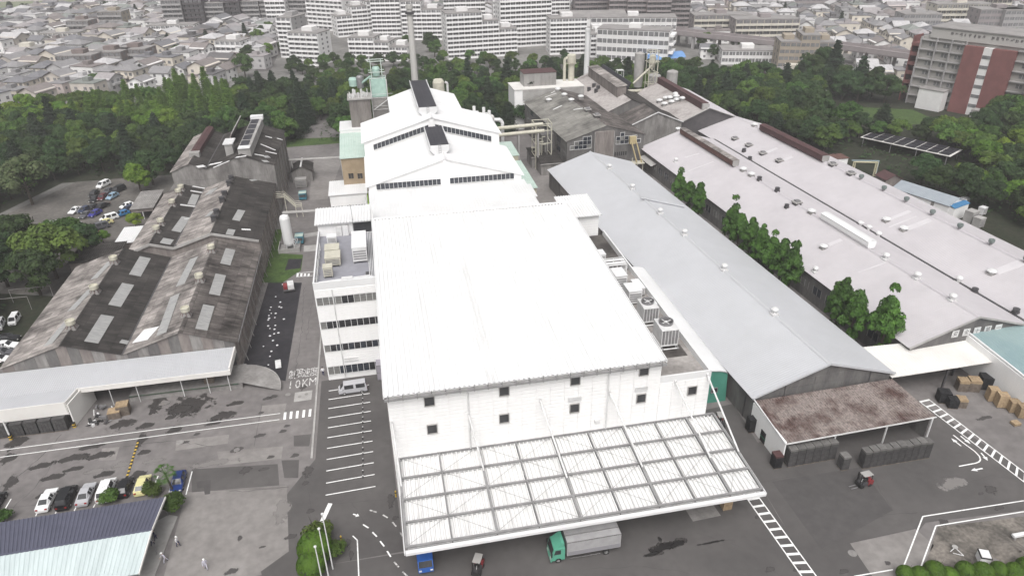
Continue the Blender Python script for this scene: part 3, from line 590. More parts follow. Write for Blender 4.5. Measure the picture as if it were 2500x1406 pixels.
box_unit('duct_unit', (41.7, 95.6, 13.85), 1.3, 2.2, 1.1, 'low white duct box by the parapet beside the rear cooling tower', 'duct box')
pr_ = thing('pipe_rack', 'tangle of white pipes and frame on the annex roof behind the chillers', 'pipe rack', (39.3, 109.5, 13.85))
for i in range(4):
    for j in range(2):
        b_ = MB(); b_.box(-2.4+i*1.6-.07, -2.4+i*1.6+.07, -1.2+j*2.2-.07, -1.2+j*2.2+.07, 0, 2.3); b_.build('post', M['white_steel'], pr_)
for k in range(5):
    b_ = MB(); y = -1.2+k*.55; b_.path([(-3, y, 2.1+.15*(k % 2)), (2.6, y, 2.1+.15*(k % 2)), (2.6, y, .3)], .13); b_.build('pipe', M['white_roof'], pr_)
for z in (1.0, 2.35): b_ = MB(); b_.box(-2.5, 2.6, -1.3, -1.2, z, z+.14); b_.box(-2.5, 2.6, 1.0, 1.1, z, z+.14); b_.build('cross_rail', M['white_steel'], pr_)
b_ = MB(); b_.lathe((-1.2, 0, .3), [(.45, 0), (.45, 1.3), (.2, 1.5)], 12); b_.build('vessel', M['white_steel'], pr_)
# teal lean-to beside the annex
tl = thing('teal_leanto', 'low shed with long curved white roof and teal end wall', 'shed', (48.5, 105, 0))
prof = [(44.0, 0), (52.6, 0), (52.2, 5.6)]+[(44.0+8.2*math.cos(a)*.5+4.1, 5.6+1.1*math.sin(a)) for a in [math.pi*k/10 for k in range(1, 10)]]+[(44.0, 5.6)]
rl = R(2.8)
b_ = MB(); b_.xprism(prof, 86.3, 86.6); b_.build('end_wall', M['teal'], tl, True)
b_ = MB(); top = prof[2:]
b_.grid([[(x-.0, y, z+.12) for x, z in top] for y in (86.0, 124)]); b_.grid([[(x, y, z-.02) for x, z in top] for y in (86.0, 124)]); b_.build('roof', M['white_roof'], tl, True, smooth=True)
b_ = MB(); b_.box(43.9, 44.1, 86.6, 124, 0, 5.6); b_.box(52.0, 52.2, 86.6, 124, 0, 5.6); b_.build('wall', M['white_panel'], tl, True)
TW = win_mesh(1.0, .8, M['glass'], M['grey_steel'], 0); obj('window', TW, tl, Vector((50.2, 86.28, 2.2))-tl.location)

# ---------------------------------------------------------------- office annex (four storeys, roof terrace)
oa = thing('office_block', 'four-storey white panelled block with strip windows and roof terrace', 'building', (-7.7, 118, 0))
OX0, OX1, OY0, OY1 = -12.95, MX0-.06, 106.5, 127.9
b_ = MB(); b_.box(OX0, OX1, OY0, OY1, 0, 18.2); b_.build('wall', M['white_panel'], oa, True)
b_ = MB(); b_.box(OX0-.02, OX1, OY0-.04, OY0+.22, 18.2, 19.45); b_.build('parapet', M['white_roof'], oa, True)
b_ = MB(); b_.box(OX0-.02, OX0+.24, OY0+.22, OY1, 18.2, 19.4); b_.build('parapet', M['white_roof'], oa, True)
b_ = MB(); b_.box(OX0+.25, OX1-.02, OY0+.23, OY1, 18.2, 18.25); b_.build('roof_deck', M['deck_b'], oa, True)
rows_ = [((773, 728), (775.7, 746.8)), ((781, 787), (785, 804)), ((789, 843.6), (792.8, 859.5)), ((798.4, 896), (801, 914.8))]
zs = [(atY(*a, OY0).z, atY(*b2, OY0).z) for a, b2 in rows_]
DK = ['ppppddppp', 'pddddddddd', 'pdgdgdgdgd', 'ppgggggdg']
for (zt, zb), pat in zip(zs, DK):
    n = 10; w = (OX1-OX0-.3)/n
    b_ = MB(); b_.box(OX0+.05, OX1, OY0-.12, OY0-.001, zb-.12, zb); b_.box(OX0+.05, OX1, OY0-.12, OY0-.001, zt, zt+.1); b_.build('window_sill', M['white_steel'], oa, True)
    for i in range(n):
        g = M[{'p': 'glass_pale', 'd': 'glass', 'g': 'glass_blue'}[pat[i % len(pat)]]]
        me = shared(('strip', g.name, round(zt-zb, 2)), lambda: MB().box(.04, w-.04, -.05, .03, 0, zt-zb).mesh('window_pane', g)); obj('window_pane', me, oa, Vector((OX0+.15+i*w, OY0, zb))-oa.location)
        if i: obj('mullion', shared(('mul', round(zt-zb, 2)), lambda: MB().box(-.035, .035, -.11, .0, 0, zt-zb).mesh('mullion', M['white_steel'])), oa, Vector((OX0+.15+i*w, OY0, zb))-oa.location)
edges = [18.1]+[z for pr2 in zs for z in (pr2[0]+.14, pr2[1]-.15)]+[1.2]
for k in range(0, len(edges), 2):
    z1, z0 = edges[k], edges[k+1]
    if z1-z0 < .8: continue
    w = (OX1-OX0)/5; me = panel_mesh(round(w, 3), round(z1-z0, 2), max(2, int((z1-z0)/.42)), M['white_panel'], .06)
    for i in range(5): obj('wall_panel', me, oa, Vector((OX0+i*w, OY0, z0))-oa.location)
b_ = MB(); p = OX0+2.9; b_.path([(p, OY0-.16, 18.0), (p, OY0-.16, .3)], .09); b_.build('downpipe', M['white_steel'], oa, True)
b_ = MB(); b_.box(OX1-2.0, OX1+.02, OY0-2.0, OY0-.1, 0, 3.2); b_.build('porch', mat('lilac_glass_screen', (.34, .32, .36), (.28, .26, .30), .8, .4), oa, True)
b_ = MB()
for z in (.1, 1.6, 3.1): b_.box(OX1-2.05, OX1+.02, OY0-2.06, OY0-2.0, z, z+.1)
for x in (-2.05, -1.05, -.06): b_.box(OX1+x, OX1+x+.08, OY0-2.06, OY0-2.0, .1, 3.2)
b_.build('porch_frame', M['grey_steel'], oa, True)
for z0, z1 in ((3.55, 3.75), (4.0, 4.3)): b_ = MB(); b_.box(OX0+3.2, OX0+5.6, OY0-.2, OY0-.06, z0, z1); b_.build('louvre', M['white_steel'], oa, True)
# stair house on the terrace
sh = thing('stair_house', 'white stair house with ribbed roof at the back of the office terrace', 'penthouse', (-7.7, 131, 0))
b_ = MB(); b_.box(-12.9, MX0-.08, 128.0, 134, 0, 20.6); b_.build('wall', M['white_panel'], sh, True)
b_ = MB(); b_.sheet((-13.4, 134.4, 21.4), (MX0-.45, 134.4, 21.4), (MX0-.45, 127.3, 20.9), (-13.4, 127.3, 20.9), .55, .14, .08); b_.build('roof', M['white_roof'], sh, True)
for x in (-9.6, -8.4): b_ = MB(); b_.box(x, x+1.1, 127.2, 127.98, 18.3, 20.2); b_.build('door', M['white_steel'], sh, True)
b_ = MB(); b_.box(-6.4, -2.6, 127.9, 127.99, 18.4, 20.4); b_.build('opening', M['glass'], sh, True)
b_ = MB(); b_.path([(-6.3, 127.5, 18.4), (-6.3, 127.5, 23.5), (-6.45, 127.5, 24.4)], .05, 6); b_.build('antenna_mast', M['grey_steel'], sh, True)
# terrace equipment
box_unit('air_handler', (-5.2, 118.3, 18.25), 2.5, 7.2, 2.6, 'long white air handling box on the office roof terrace', 'air handler')
box_unit('condenser_unit', (-9.9, 115.6, 18.25), 2.6, 3.0, 1.4, 'cream condenser unit in the middle of the terrace beside the long white box', 'condenser', 'beige_steel')
box_unit('condenser_unit', (-10.1, 119.0, 18.25), 2.5, 2.6, 1.3, 'cream slatted condenser behind the middle cream unit on the terrace', 'condenser', 'beige_steel')
box_unit('condenser_unit', (-10.6, 110.8, 18.25), 1.5, 1.5, 1.6, 'small cream condenser near the front corner of the terrace', 'condenser', 'beige_steel')
box_unit('duct_unit', (-10.3, 124.2, 18.25), 1.7, 1.5, 1.2, 'small white duct box near the stair house on the terrace', 'duct box')
tp = thing('terrace_pipes', 'white pipes and rails running round the office roof terrace', 'pipework', (-7.7, 115, 18.25))
for k in range(4): b_ = MB(); x = -2.9-k*.28; b_.path([(x, 127.4, 18.6), (x, 108.4+k*.25, 18.6), (-12.2, 107.6+k*.25, 18.6)], .07, 6); b_.build('pipe', M['white_roof'], tp, True)
for k in range(5): b_ = MB(); b_.box(-12.5, -12.35, 108+k*3.4, 108.15+k*3.4, 18.25, 19.6); b_.build('rail_post', M['white_steel'], tp, True)
for z in (18.9, 19.5): b_ = MB(); b_.path([(-12.42, 108, z), (-12.42, 121.7, z)], .04, 6); b_.build('rail', M['white_steel'], tp, True)
b_ = MB(); b_.box(-8.4, -6.6, 108.0, 108.9, 18.25, 18.9); b_.build('valve_box', M['white_steel'], tp, True)
b_ = MB(); b_.box(-4.4, -3.5, 109.4, 110.6, 18.3, 18.55); b_.build('step', M['dark_steel'], tp, True)

# ---------------------------------------------------------------- linked halls behind
lk = thing('link_roof', 'flat white roofed link between the warehouse and the gabled halls', 'building', (14.5, 139, 0))
b_ = MB(); b_.box(-2.9, 31.6, 128.8, 150.4, 0, 17.8); b_.build('wall', M['white_panel'], lk, True)
b_ = MB(); b_.sheet((-3.1, 150.4, 18.05), (31.9, 150.4, 18.05), (31.9, 128.8, 18.25), (-3.1, 128.8, 18.25), .6, .05, .08); b_.build('roof', M['white_roof'], lk, True)
def hall(name, label, x0, x1, y0, y1, ze, zr, xr=None, strip=None, over=.6, roofm='white_roof', wallm='white_panel', pitch=.6, rib=.05, cat='hall'):
    xr = (x0+x1)/2 if xr is None else xr
    t = thing(name, label, cat, ((x0+x1)/2, (y0+y1)/2, 0))
    b_ = MB(); b_.xprism([(x0, 0), (x1, 0), (x1, ze), (xr, zr), (x0, ze)], y0, y1); b_.build('wall', M[wallm], t, True)
    e = .25
    for s_, xe in ((-1, x0), (1, x1)):
        k = over*(zr-ze)/abs(xr-xe); b_ = MB(); q = [(xr, y1+.3, zr+e), (xr, y0-.35, zr+e), (xe+s_*over, y0-.35, ze-k+e), (xe+s_*over, y1+.3, ze-k+e)]
        b_.sheet(*q, pitch, rib, .14); b_.build('roof_slope', M[roofm], t, True)
    b_ = MB(); b_.xprism([(xr-.5, zr+e-.05), (xr, zr+e+.22), (xr+.5, zr+e-.05)], y0-.4, y1+.32); b_.build('ridge_cap', M[roofm], t, True)
    return t
fx = hall('gabled_hall', 'nearest white gabled hall with long dark window strip under its gable', -3.1, 31.3, 150.5, 172, 19.0, 24.0)
def strip_windows(t, pts0, pts1, h, Y, step=.95, gap=None):
    """row of panes along a line from pts0 to pts1 (x, z of the sill)"""
    n = int(abs(pts1[0]-pts0[0])/step)
    for i in range(n):
        xa = pts0[0]+(pts1[0]-pts0[0])*i/n; xb = pts0[0]+(pts1[0]-pts0[0])*(i+1)/n; za = pts0[1]+(pts1[1]-pts0[1])*i/n; zb = pts0[1]+(pts1[1]-pts0[1])*(i+1)/n
        b_ = MB(); g = .05; q = [(xa+g, za), (xb-g, zb), (xb-g, zb+h), (xa+g, za+h)]
        b_.v = [(x, Y-.03, z) for x, z in q]+[(x, Y+.05, z) for x, z in q]; b_.f = [(0, 1, 2, 3), (0, 4, 5, 1), (1, 5, 6, 2), (2, 6, 7, 3), (3, 7, 4, 0)]; b_.mi = [0]*5
        b_.build('window_pane', M['glass_blue'], t, True)
    b_ = MB(); g = .07
    for dz in (-.06, h): b_.beam((pts0[0], Y-.08, pts0[1]+dz+.03), (pts1[0], Y-.08, pts1[1]+dz+.03), .14, .08)
    b_.build('window_frame', M['white_steel'], t, True)
strip_windows(fx, (-1.4, 18.35), (12.9, 18.35), 1.35, 150.46); strip_windows(fx, (14.9, 18.35), (29.6, 18.35), 1.35, 150.46)
b_ = MB(); b_.box(13.55, 14.35, 150.2, 150.48, 18.1, 24.0); b_.build('centre_pilaster', M['white_panel'], fx, True)
gx = hall('gabled_hall', 'taller white gabled hall behind, with sloping dark window bands under the eaves', -3.4, 30.2, 172.4, 190, 22.4, 27.4)
strip_windows(gx, (-1.2, 20.55), (12.6, 24.55), 1.35, 172.3); strip_windows(gx, (14.2, 24.6), (28.2, 20.55), 1.35, 172.3)
b_ = MB(); b_.box(12.9, 13.9, 172.0, 172.35, 24, 27.3); b_.build('centre_pilaster', M['white_panel'], gx, True)
hx = hall('gabled_hall', 'farthest and narrowest white gabled hall below the grey chimney', 4.6, 22.6, 190.3, 207, 24.6, 27.4, 13.4)
def monitor(name, label, x0, x1, y0, y1, zb, zt, tilt=0.0):
    t = thing(name, label, 'roof monitor', ((x0+x1)/2, (y0+y1)/2, zb)); c = (x0+x1)/2; w = (x1-x0)/2
    b_ = MB(); b_.xprism([(c-w*.42, zb-.9), (c+w*.42, zb-.9), (c+w, zb+.6), (c+w, zt-.02), (c-w, zt-.02), (c-w, zb+.6)], y0, y1); b_.build('casing', M['white_roof'], t, True)
    b_ = MB(); b_.sheet((x0+.12, y1-.1, zt), (x1-.12, y1-.1, zt), (x1-.12, y0+.05, zt), (x0+.12, y0+.05, zt), .7, .02, .015); b_.build('top_sheet', M['black_sheet'], t, True)
    for x in (x0-.06, x1-.06): b_ = MB(); b_.box(x, x+.14, y0, y1, zt-.6, zt+.12); b_.build('side_rim', M['white_roof'], t, True)
    for x in (c-.28, c+.24): b_ = MB(); b_.box(x, x+.06, y0-.08, y0-.01, zb-.8, zt); b_.build('ladder_rail', M['grey_steel'], t, True)
    for k in range(6): b_ = MB(); z = zb-.7+k*.55; b_.box(c-.24, c+.26, y0-.07, y0-.02, z, z+.05); b_.build('ladder_rung', M['grey_steel'], t, True)
    return t
monitor('roof_monitor', 'short black-topped roof monitor on the ridge of the nearest gabled hall', 11.3, 15.7, 154.6, 169.8, 24.4, 26.1)
monitor('roof_monitor', 'long black-topped roof monitor on the rear gabled hall below the chimney', 10.7, 15.4, 176.3, 206.8, 27.5, 29.2)
# ================================================================ old factory on the left: three stepped blocks
def on_plane(px, py, p0, n):
    d = _f + _r*((px-1250)/FOC) - _u*((py-703)/FOC); o = Vector((0, 0, CAM_H)); t = (Vector(p0)-o).dot(n)/d.dot(n); return o+d*t
def saw_block(name, label, prof, y0, y1, rm, wallm='brown_clad', pitch=.34, rib=.05, cat='factory', over=.35, frame=(0, 0, 0)):
    """block whose roof section is the polyline prof [(x, z)...]; rm: roof material of each segment"""
    fx_, fy_, fr_ = frame
    c = Vector(((prof[0][0]+prof[-1][0])/2, (y0+y1)/2, 0))
    t = thing(name, label, cat, c if frame == (0, 0, 0) else (fx_, fy_, 0), fr_)
    off = c if frame == (0, 0, 0) else Vector((0, 0, 0))
    b_ = MB(); b_.xprism([(prof[0][0]-off.x, 0), (prof[-1][0]-off.x, 0)]+[(x-off.x, z-.12) for x, z in reversed(prof)], y0-off.y, y1-off.y); b_.build('wall', M[wallm], t)
    for (xa, za), (xb, zb), m_ in zip(prof[:-1], prof[1:], rm):
        if za > zb: A, D = (xa, za), (xb, zb)
        else: A, D = (xb, zb), (xa, za)
        if D in (prof[0], prof[-1]):
            k = over/abs(A[0]-D[0]); D = (D[0]+(D[0]-A[0])*k, D[1]+(D[1]-A[1])*k)
        b_ = MB(); b_.sheet((A[0]-off.x, y1+.1-off.y, A[1]), (A[0]-off.x, y0-.3-off.y, A[1]), (D[0]-off.x, y0-.3-off.y, D[1]), (D[0]-off.x, y1+.1-off.y, D[1]), pitch, rib, .06); b_.build('roof_slope', M[m_], t)
    for i in range(1, len(prof)-1):
        x, z = prof[i]
        if z > prof[i-1][1]: b_ = MB(); b_.xprism([(x-.35-off.x, z-.05), (x-off.x, z+.14), (x+.35-off.x, z-.05)], y0-.32-off.y, y1+.1-off.y); b_.build('ridge_cap', M[rm[i]], t)
        else: b_ = MB(); b_.box(x-.18-off.x, x+.18-off.x, y0-.3-off.y, y1-off.y, z+.02, z+.09); b_.build('valley_gutter', M['dark_steel'], t)
    return t
def slope_of(prof, i):
    (xa, za), (xb, zb) = prof[i], prof[i+1]; n = Vector((-(zb-za), 0, xb-xa)).normalized(); return Vector((xa, 0, za)), n
def skylight(t, prof, i, p, q, w, m_='skylight', name='skylight'):
    """translucent sheet laid on slope i between two surveyed points"""
    p0, n = slope_of(prof, i); p0 = p0+n*.10; a, b2 = on_plane(*p, p0, n), on_plane(*q, p0, n); d = (b2-a).normalized(); s_ = n.cross(d).normalized()*(w/2)
    b_ = MB(); L_ = (b2-a).length; k = max(2, int(L_/.34)); rows = [[], []]
    for j in range(k*2+1):
        c = a.lerp(b2, j/(k*2))+n*(.05*(j % 2)); rows[0].append(c-s_); rows[1].append(c+s_)
    b_.grid(rows); e = n*-.06
    b_.face(a-s_, a-s_+e, a+s_+e, a+s_); b_.face(b2-s_, b2+s_, b2+s_+e, b2-s_+e)
    return b_.build(name, M[m_], t, True)
N1 = [(-66.4, 6.0), (-56.2, 9.15), (-47.3, 6.0), (-37.2, 9.15), (-28.7, 6.0)]
o1 = saw_block('old_factory', 'nearest block of the old mossy-roofed factory with double gable and skylights', N1, 113.4, 152.0, ['worn_roof', 'moss_roof', 'worn_roof', 'streak_roof'])
for i, p, q, w in ((1, (223, 835), (263, 770), 2.2), (1, (280, 746), (313, 693), 2.2), (1, (329.5, 672), (355, 628), 2.2), (0, (117, 842), (167, 781), 1.7), (0, (174, 757), (223, 705), 1.7), (0, (230, 680), (271, 637), 1.7),
                   (2, (394, 815), (428, 720), 1.9), (2, (440, 696), (474, 629), 1.9), (3, (491.5, 804), (510, 745), 2.0), (3, (523.5, 719), (539, 670), 2.0), (3, (550, 645), (563, 608), 2.0)): skylight(o1, N1, i, p, q, w)
skylight(o1, N1, 2, (341.8, 833), (371, 800), 3.4, 'white_roof', 'new_roof_sheet'); skylight(o1, N1, 1, (301, 838), (307, 830), 1.3, 'skylight', 'roof_hatch')
def vent_mesh(kind):
    def mk():
        b_ = MB()
        if kind == 'drum':       # weathered drum on a splayed louvred skirt
            b_.cur = 0; b_.lathe((0, 0, 0), [(1.25, -.15), (.62, .75), (.55, .8)], 4)
            b_.cur = 1; b_.lathe((0, 0, .8), [(.78, 0), (.80, .75), (.72, .76), (.70, .45), (.1, .45)], 18)
            for k in range(8):
                a = k*math.pi/4+.2; b_.cur = 2; b_.tube((1.0*math.cos(a), 1.0*math.sin(a), .15), (.6*math.cos(a), .6*math.sin(a), .75), .05, n=4)
        elif kind == 'turbine':  # small white ventilator with round hood
            b_.cur = 0; b_.box(-.65, .65, -.65, .65, -.3, .12); b_.cur = 1; b_.lathe((0, 0, .1), [(.38, 0), (.38, .55), (.62, .6), (.68, .85), (.5, 1.1), (.15, 1.2)], 16)
        elif kind == 'mushroom':
            b_.cur = 0; b_.box(-.7, .7, -.7, .7, -.3, .15); b_.cur = 1; b_.lathe((0, 0, .15), [(.5, 0), (.5, .35), (.95, .4), (.9, .62), (.5, .82), (.1, .86)], 16)
        elif kind == 'dark':
            b_.cur = 2; b_.box(-.45, .45, -.5, .5, -.3, .5); b_.cur = 2; b_.lathe((0, 0, .5), [(.55, 0), (.6, .55), (.1, .6)], 12)
        elif kind == 'box':
            b_.cur = 2; b_.box(-.75, .75, -.75, .75, -.35, .35); b_.cur = 1; b_.box(-.95, .95, -.95, .95, .35, .62); b_.cur = 0; b_.box(-.55, .55, -.55, .55, .62, .95)
        elif kind == 'greenish':
            b_.cur = 2; b_.tube((0, 0, -.3), (0, 0, .55), .34, n=10); b_.cur = 1; b_.lathe((0, 0, .5), [(.45, 0), (.62, .3), (.6, .75), (.5, .8), (.4, .55), (.05, .55)], 14)
        ms = {'drum': ['concrete', 'beige_steel', 'rust'], 'turbine': ['white_steel', 'white_steel', 'white_steel'], 'mushroom': ['concrete_l', 'white_steel', 'grey_steel'], 'dark': ['dark_steel']*3, 'box': ['grey_steel', 'concrete_l', 'dark_steel'], 'greenish': ['grey_steel', 'vent_green', 'grey_steel']}[kind]
        return b_.mesh('roof_vent', [M[k] for k in ms])
    return shared(('vent', kind), mk)
M['vent_green'] = mat('grey_green_metal', (.17, .20, .19), (.13, .155, .15), 1.5, .5)
def vent(t, kind, p, s=1.0, rz=0.0): return obj('roof_vent', vent_mesh(kind), t, PM[t.name].inverted() @ Vector(p), rz, s)
for px, py in ((181, 800), (242, 713), (292, 641)): q = at(px, py, 9.15); vent(o1, 'drum', (-56.2, q.y, 9.2), 1.0, .78)
for px, py in ((444, 770), (480, 687), (511, 615)): q = at(px, py, 9.15); vent(o1, 'drum', (-37.2, q.y, 9.2), 1.0, .78)
# front gable sheets above the lean-to roof
def roof_z(prof, x):
    for (xa, za), (xb, zb) in zip(prof[:-1], prof[1:]):
        if xa <= x <= xb: return za+(zb-za)*(x-xa)/(xb-xa)
for i in range(21):
    xa, xb = -66.3+i*1.79, -66.3+(i+1)*1.79-.04; za, zb = roof_z(N1, xa)-.2, roof_z(N1, xb)-.2
    pts = [(xa, 2.0), (xb, 2.0), (xb, zb)]
    for rx, rz_ in N1[1:4]:
        if xa < rx < xb: pts.append((rx, rz_-.2))
    pts.append((xa, za)); b_ = MB(); b_.xprism(pts, 113.33, 113.38); b_.build('cladding_sheet', M[['brown_clad', 'grey_clad_l', 'grey_clad'][(i*7+i//3) % 3]], o1, True)
# side buttresses on the right wall
def side_wall(t, X, y0, y1, n, h, out=.9):
    for k in range(n):
        y = y0+(y1-y0)*(k+.5)/n
        b_ = MB(); b_.box(X, X+.18, y-.1, y+.1, 0, h); b_.build('wall_post', M['brown_clad'], t, True)
        b_ = MB(); b_.beam((X+out, y, .0), (X+.1, y, h*.72), .12, .12); b_.build('brace', M['concrete'], t, True)
        b_ = MB(); b_.box(X, X+out*.55, y-.05, y+.05, h*.45, h*.45+.12); b_.build('brace_tie', M['concrete'], t, True)
    for z in (1.5, 3.4): b_ = MB(); b_.box(X, X+.1, y0, y1, z, z+.15); b_.build('wall_rail', M['brown_clad'], t, True)
side_wall(o1, -28.66, 114, 152, 9, 5.6)
b_ = MB(); b_.path([(-28.2, 113.6, 5.7), (-28.2, 151.8, 5.7)], .09, 6); b_.build('gutter', M['grey_steel'], o1, True)
N2 = [(-56.2, 7.6), (-51.0, 9.5), (-46.4, 8.1), (-38.0, 10.7), (-28.4, 8.0)]
o2 = saw_block('old_factory', 'middle block of the old mossy-roofed factory with square dark vents on its ridge', N2, 152.2, 189.6, ['worn_roof', 'moss_roof', 'worn_roof', 'moss_roof'])
for (xa, za), (xb, zb) in zip(N2[:-1], N2[1:]):
    b_ = MB(); b_.beam((xa, 151.9, za+.02), (xb, 151.9, zb+.02), .3, .5); b_.build('gable_coping', M['concrete_l'], o2, True)
for i, p, q, w in ((1, (430, 565), (455, 530), 2.0), (1, (403, 595), (412, 583), 2.2), (1, (467, 500), (478, 475), 1.8), (3, (576, 538), (590, 513), 1.7), (3, (560, 573), (566, 560), 1.6), (2, (506, 528), (520, 515), 1.5), (2, (508, 475), (524, 460), 2.3), (3, (612, 441), (626, 439), 1.1)): skylight(o2, N2, i, p, q, w)
for p, q in (((440, 500), (480, 505)), ((450, 535), (478, 532)), ((590, 560), (612, 561)), ((470, 455), (508, 462)), ((465, 466), (502, 472))): skylight(o2, N2, 1 if p[0] < 500 else 3, p, q, .8, 'white_steel', 'new_roof_sheet')
for px, py in ((455, 464), (447, 474), (426, 501), (395, 548), (384, 566)): q = at(px, py, 9.5); vent(o2, 'drum', (-51.0, q.y, 9.5), .95, .78)
for px, py in ((577, 440), (568, 452), (558, 478), (553, 492), (537, 523), (530, 538)): q = at(px, py, 10.6); vent(o2, 'dark', (-38.6, q.y, 10.6), 1.25)
side_wall(o2, -28.36, 153, 189, 8, 7.4)
N3 = [(-53.6, 13.2), (-48.6, 15.1), (-45.0, 13.3), (-35.7, 16.2), (-27.8, 13.2)]
o3 = saw_block('old_factory', 'rear, taller block of the old factory with pale gable and black glazed ridge monitor', N3, 190.0, 222.0, ['worn_roof', 'moss_roof', 'moss_roof', 'moss_roof'], 'grey_clad_l')
for p, q in (((575, 385), (600, 381)), ((636, 352), (672, 367)), ((648, 370), (676, 376)), ((648, 333), (664, 337)), ((676, 338), (690, 342)), ((622, 377), (645, 381))): skylight(o3, N3, 3 if p[0] > 590 else 2, p, q, .7, 'white_steel', 'new_roof_sheet')
for p, q in (((642, 394), (655, 394)), ((645, 383), (658, 383))): skylight(o3, N3, 3, p, q, 1.4)
for p, q in (((520, 410), (560, 393)), ((510, 403), (540, 397)), ((482, 408), (500, 405))): skylight(o3, N3, 2 if p[0] > 505 else 1, p, q, 1.0, 'white_steel', 'new_roof_sheet')
for z0, z1 in ((8.6, 10.4), (10.5, 12.4)):
    for i in range(13):
        xa = -53.5+i*1.97; b_ = MB(); b_.box(xa, xa+1.92, 189.92, 189.98, z0, z1); b_.build('cladding_sheet', M['grey_clad_l'], o3, True)
side_wall(o3, -27.76, 191, 221.5, 5, 12.5)
mo = thing('ridge_monitor', 'white framed ridge monitor with black glazed panels on the old factory rear block', 'roof monitor', (-34.9, 206, 16))
b_ = MB(); b_.box(-36.4, -33.2, 191.2, 221.5, 15.2, 17.6); b_.build('casing', M['concrete_l'], mo, True)
for k in range(5): b_ = MB(); y = 194+k*5.4; b_.box(-36.2, -34.0, y, y+4.6, 17.6, 17.68); b_.build('glazed_panel', M['black_sheet'], mo, True)
b_ = MB(); b_.box(-36.3, -33.3, 190.9, 193.4, 17.6, 17.8); b_.build('end_cap', M['white_roof'], mo, True)
b_ = MB(); b_.box(-36.6, -33.0, 220.6, 222.6, 17.2, 18.4); b_.build('end_cap', M['white_roof'], mo, True)
mr = thing('red_monitor', 'rust-red ridge monitor on the left gable of the old factory rear block', 'roof monitor', (-48.6, 210, 15))
b_ = MB(); b_.xprism([(-49.7, 14.7), (-47.5, 14.7), (-47.5, 15.9), (-48.6, 16.4), (-49.7, 15.9)], 198, 221); b_.build('casing', M['red_roof'], mr, True)
b_ = MB(); b_.box(-49.9, -47.3, 196.2, 198, 14.6, 15.9); b_.build('end_box', M['concrete_l'], mr, True)
ct = thing('roof_cabinet', 'pale vent cabinet rising beside the glazed monitor of the old factory', 'vent', (-39.2, 197, 15))
b_ = MB(); b_.box(-40.2, -38.2, 194.6, 197.2, 14.6, 18.0); b_.build('casing', M['concrete_l'], ct, True); b_ = MB(); b_.box(-40.5, -37.9, 194.3, 199.4, 18.0, 18.3); b_.build('cover', M['white_steel'], ct, True)
sg = thing('wind_screen', 'brown slatted screen standing on the old factory roof before the trees', 'screen', (-41, 214, 14))
b_ = MB(); b_.xprism([(-42.0, 13.9), (-41.7, 13.9), (-39.3, 18.4), (-39.6, 18.4)], 203, 222); b_.build('screen_sheet', M['brown_clad'], sg, True)
b_ = MB(); b_.beam((-39.4, 203, 18.45), (-39.4, 222, 18.45), .25, .2); b_.build('coping', M['concrete_l'], sg, True)

# lean-to canopy and loading dock in front
lc = thing('dock_canopy', 'long pale grey lean-to canopy along the front of the old factory', 'canopy', (-45, 108, 0))
b_ = MB(); b_.sheet((-78, 113.2, 5.0), (-29.0, 113.2, 5.0), (-29.0, 106.5, 4.5), (-78, 106.5, 4.5), .35, .035, .06); b_.build('roof_sheet', M['grey_roof'], lc, True)
b_ = MB(); b_.sheet((-78, 106.5, 4.5), (-53.0, 106.5, 4.5), (-53.6, 102.6, 4.7), (-78, 102.6, 4.7), .35, .035, .06); b_.build('roof_sheet', M['grey_roof'], lc, True)
fw = M['cream_roof']
b_ = MB(); b_.box(-52.8, -28.8, 106.3, 106.5, 3.75, 4.62); b_.build('fascia', fw, lc, True)
b_ = MB(); b_.box(-78, -53.5, 102.4, 102.6, 2.5, 4.85); b_.build('fascia', fw, lc, True)
b_ = MB(); b_.beam((-53.45, 102.5, 3.6), (-52.85, 106.5, 3.45), .14, 2.4); b_.build('fascia', fw, lc, True)
b_ = MB(); b_.box(-29.0, -28.75, 106.5, 113.2, 3.9, 5.08); b_.build('verge', fw, lc, True)
b_ = MB(); b_.prism([(-53.3, 102.5), (-53.1, 102.5), (-51.9, 109.2), (-52.1, 109.2)], 0, 4.3); b_.build('side_wall', fw, lc, True)
for x in (-48.5, -44.3, -37.2, -33.0, -29.6): b_ = MB(); b_.tube((x, 107.0, 0), (x, 107.0, 4.1), .07, n=6); b_.build('post', M['white_steel'], lc, True)
for x in (-62.2, -70.5):
    b_ = MB(); b_.box(x-.1, x+.1, 101.0, 101.2, .9, 3.6); b_.build('post', M['white_steel'], lc, True)
    for k in range(4): b_ = MB(); b_.box(x-.2, x+.2, 100.9, 101.3, k*.24, k*.24+.23); b_.build('bumper_band', M['yellow' if k % 2 == 0 else 'black'], lc, True)
for k in range(4): b_ = MB(); b_.box(-53.4, -53.0, 102.0, 102.4, k*.24, k*.24+.23); b_.build('bumper_band', M['yellow' if k % 2 == 0 else 'black'], lc, True)
for x0, x1 in ((-77, -70), (-69.5, -62.5), (-62, -55), (-51.5, -45), (-44.5, -38), (-37.5, -33.5), (-33, -29.2)): b_ = MB(); b_.box(x0, x1, 113.2, 113.32, .02, 3.9); b_.build('bay_shade_panel', M['dark_steel'], o1, True)  # dark sheets added on the wall, standing in for shade behind the dock
dk = thing('loading_dock', 'raised concrete loading dock under the lean-to canopy', 'dock', (-37, 110, 0))
b_ = MB(); b_.box(-46, -27.6, 107.4, 113.3, 0, 1.1); b_.build('platform', M['concrete'], dk, True)
b_ = MB(); b_.box(-46, -28.2, 107.25, 107.4, .95, 1.12); b_.build('edge_strip', mat('dark_green_paint', (.05, .085, .06), (.07, .075, .06), 1, .7), dk, True)
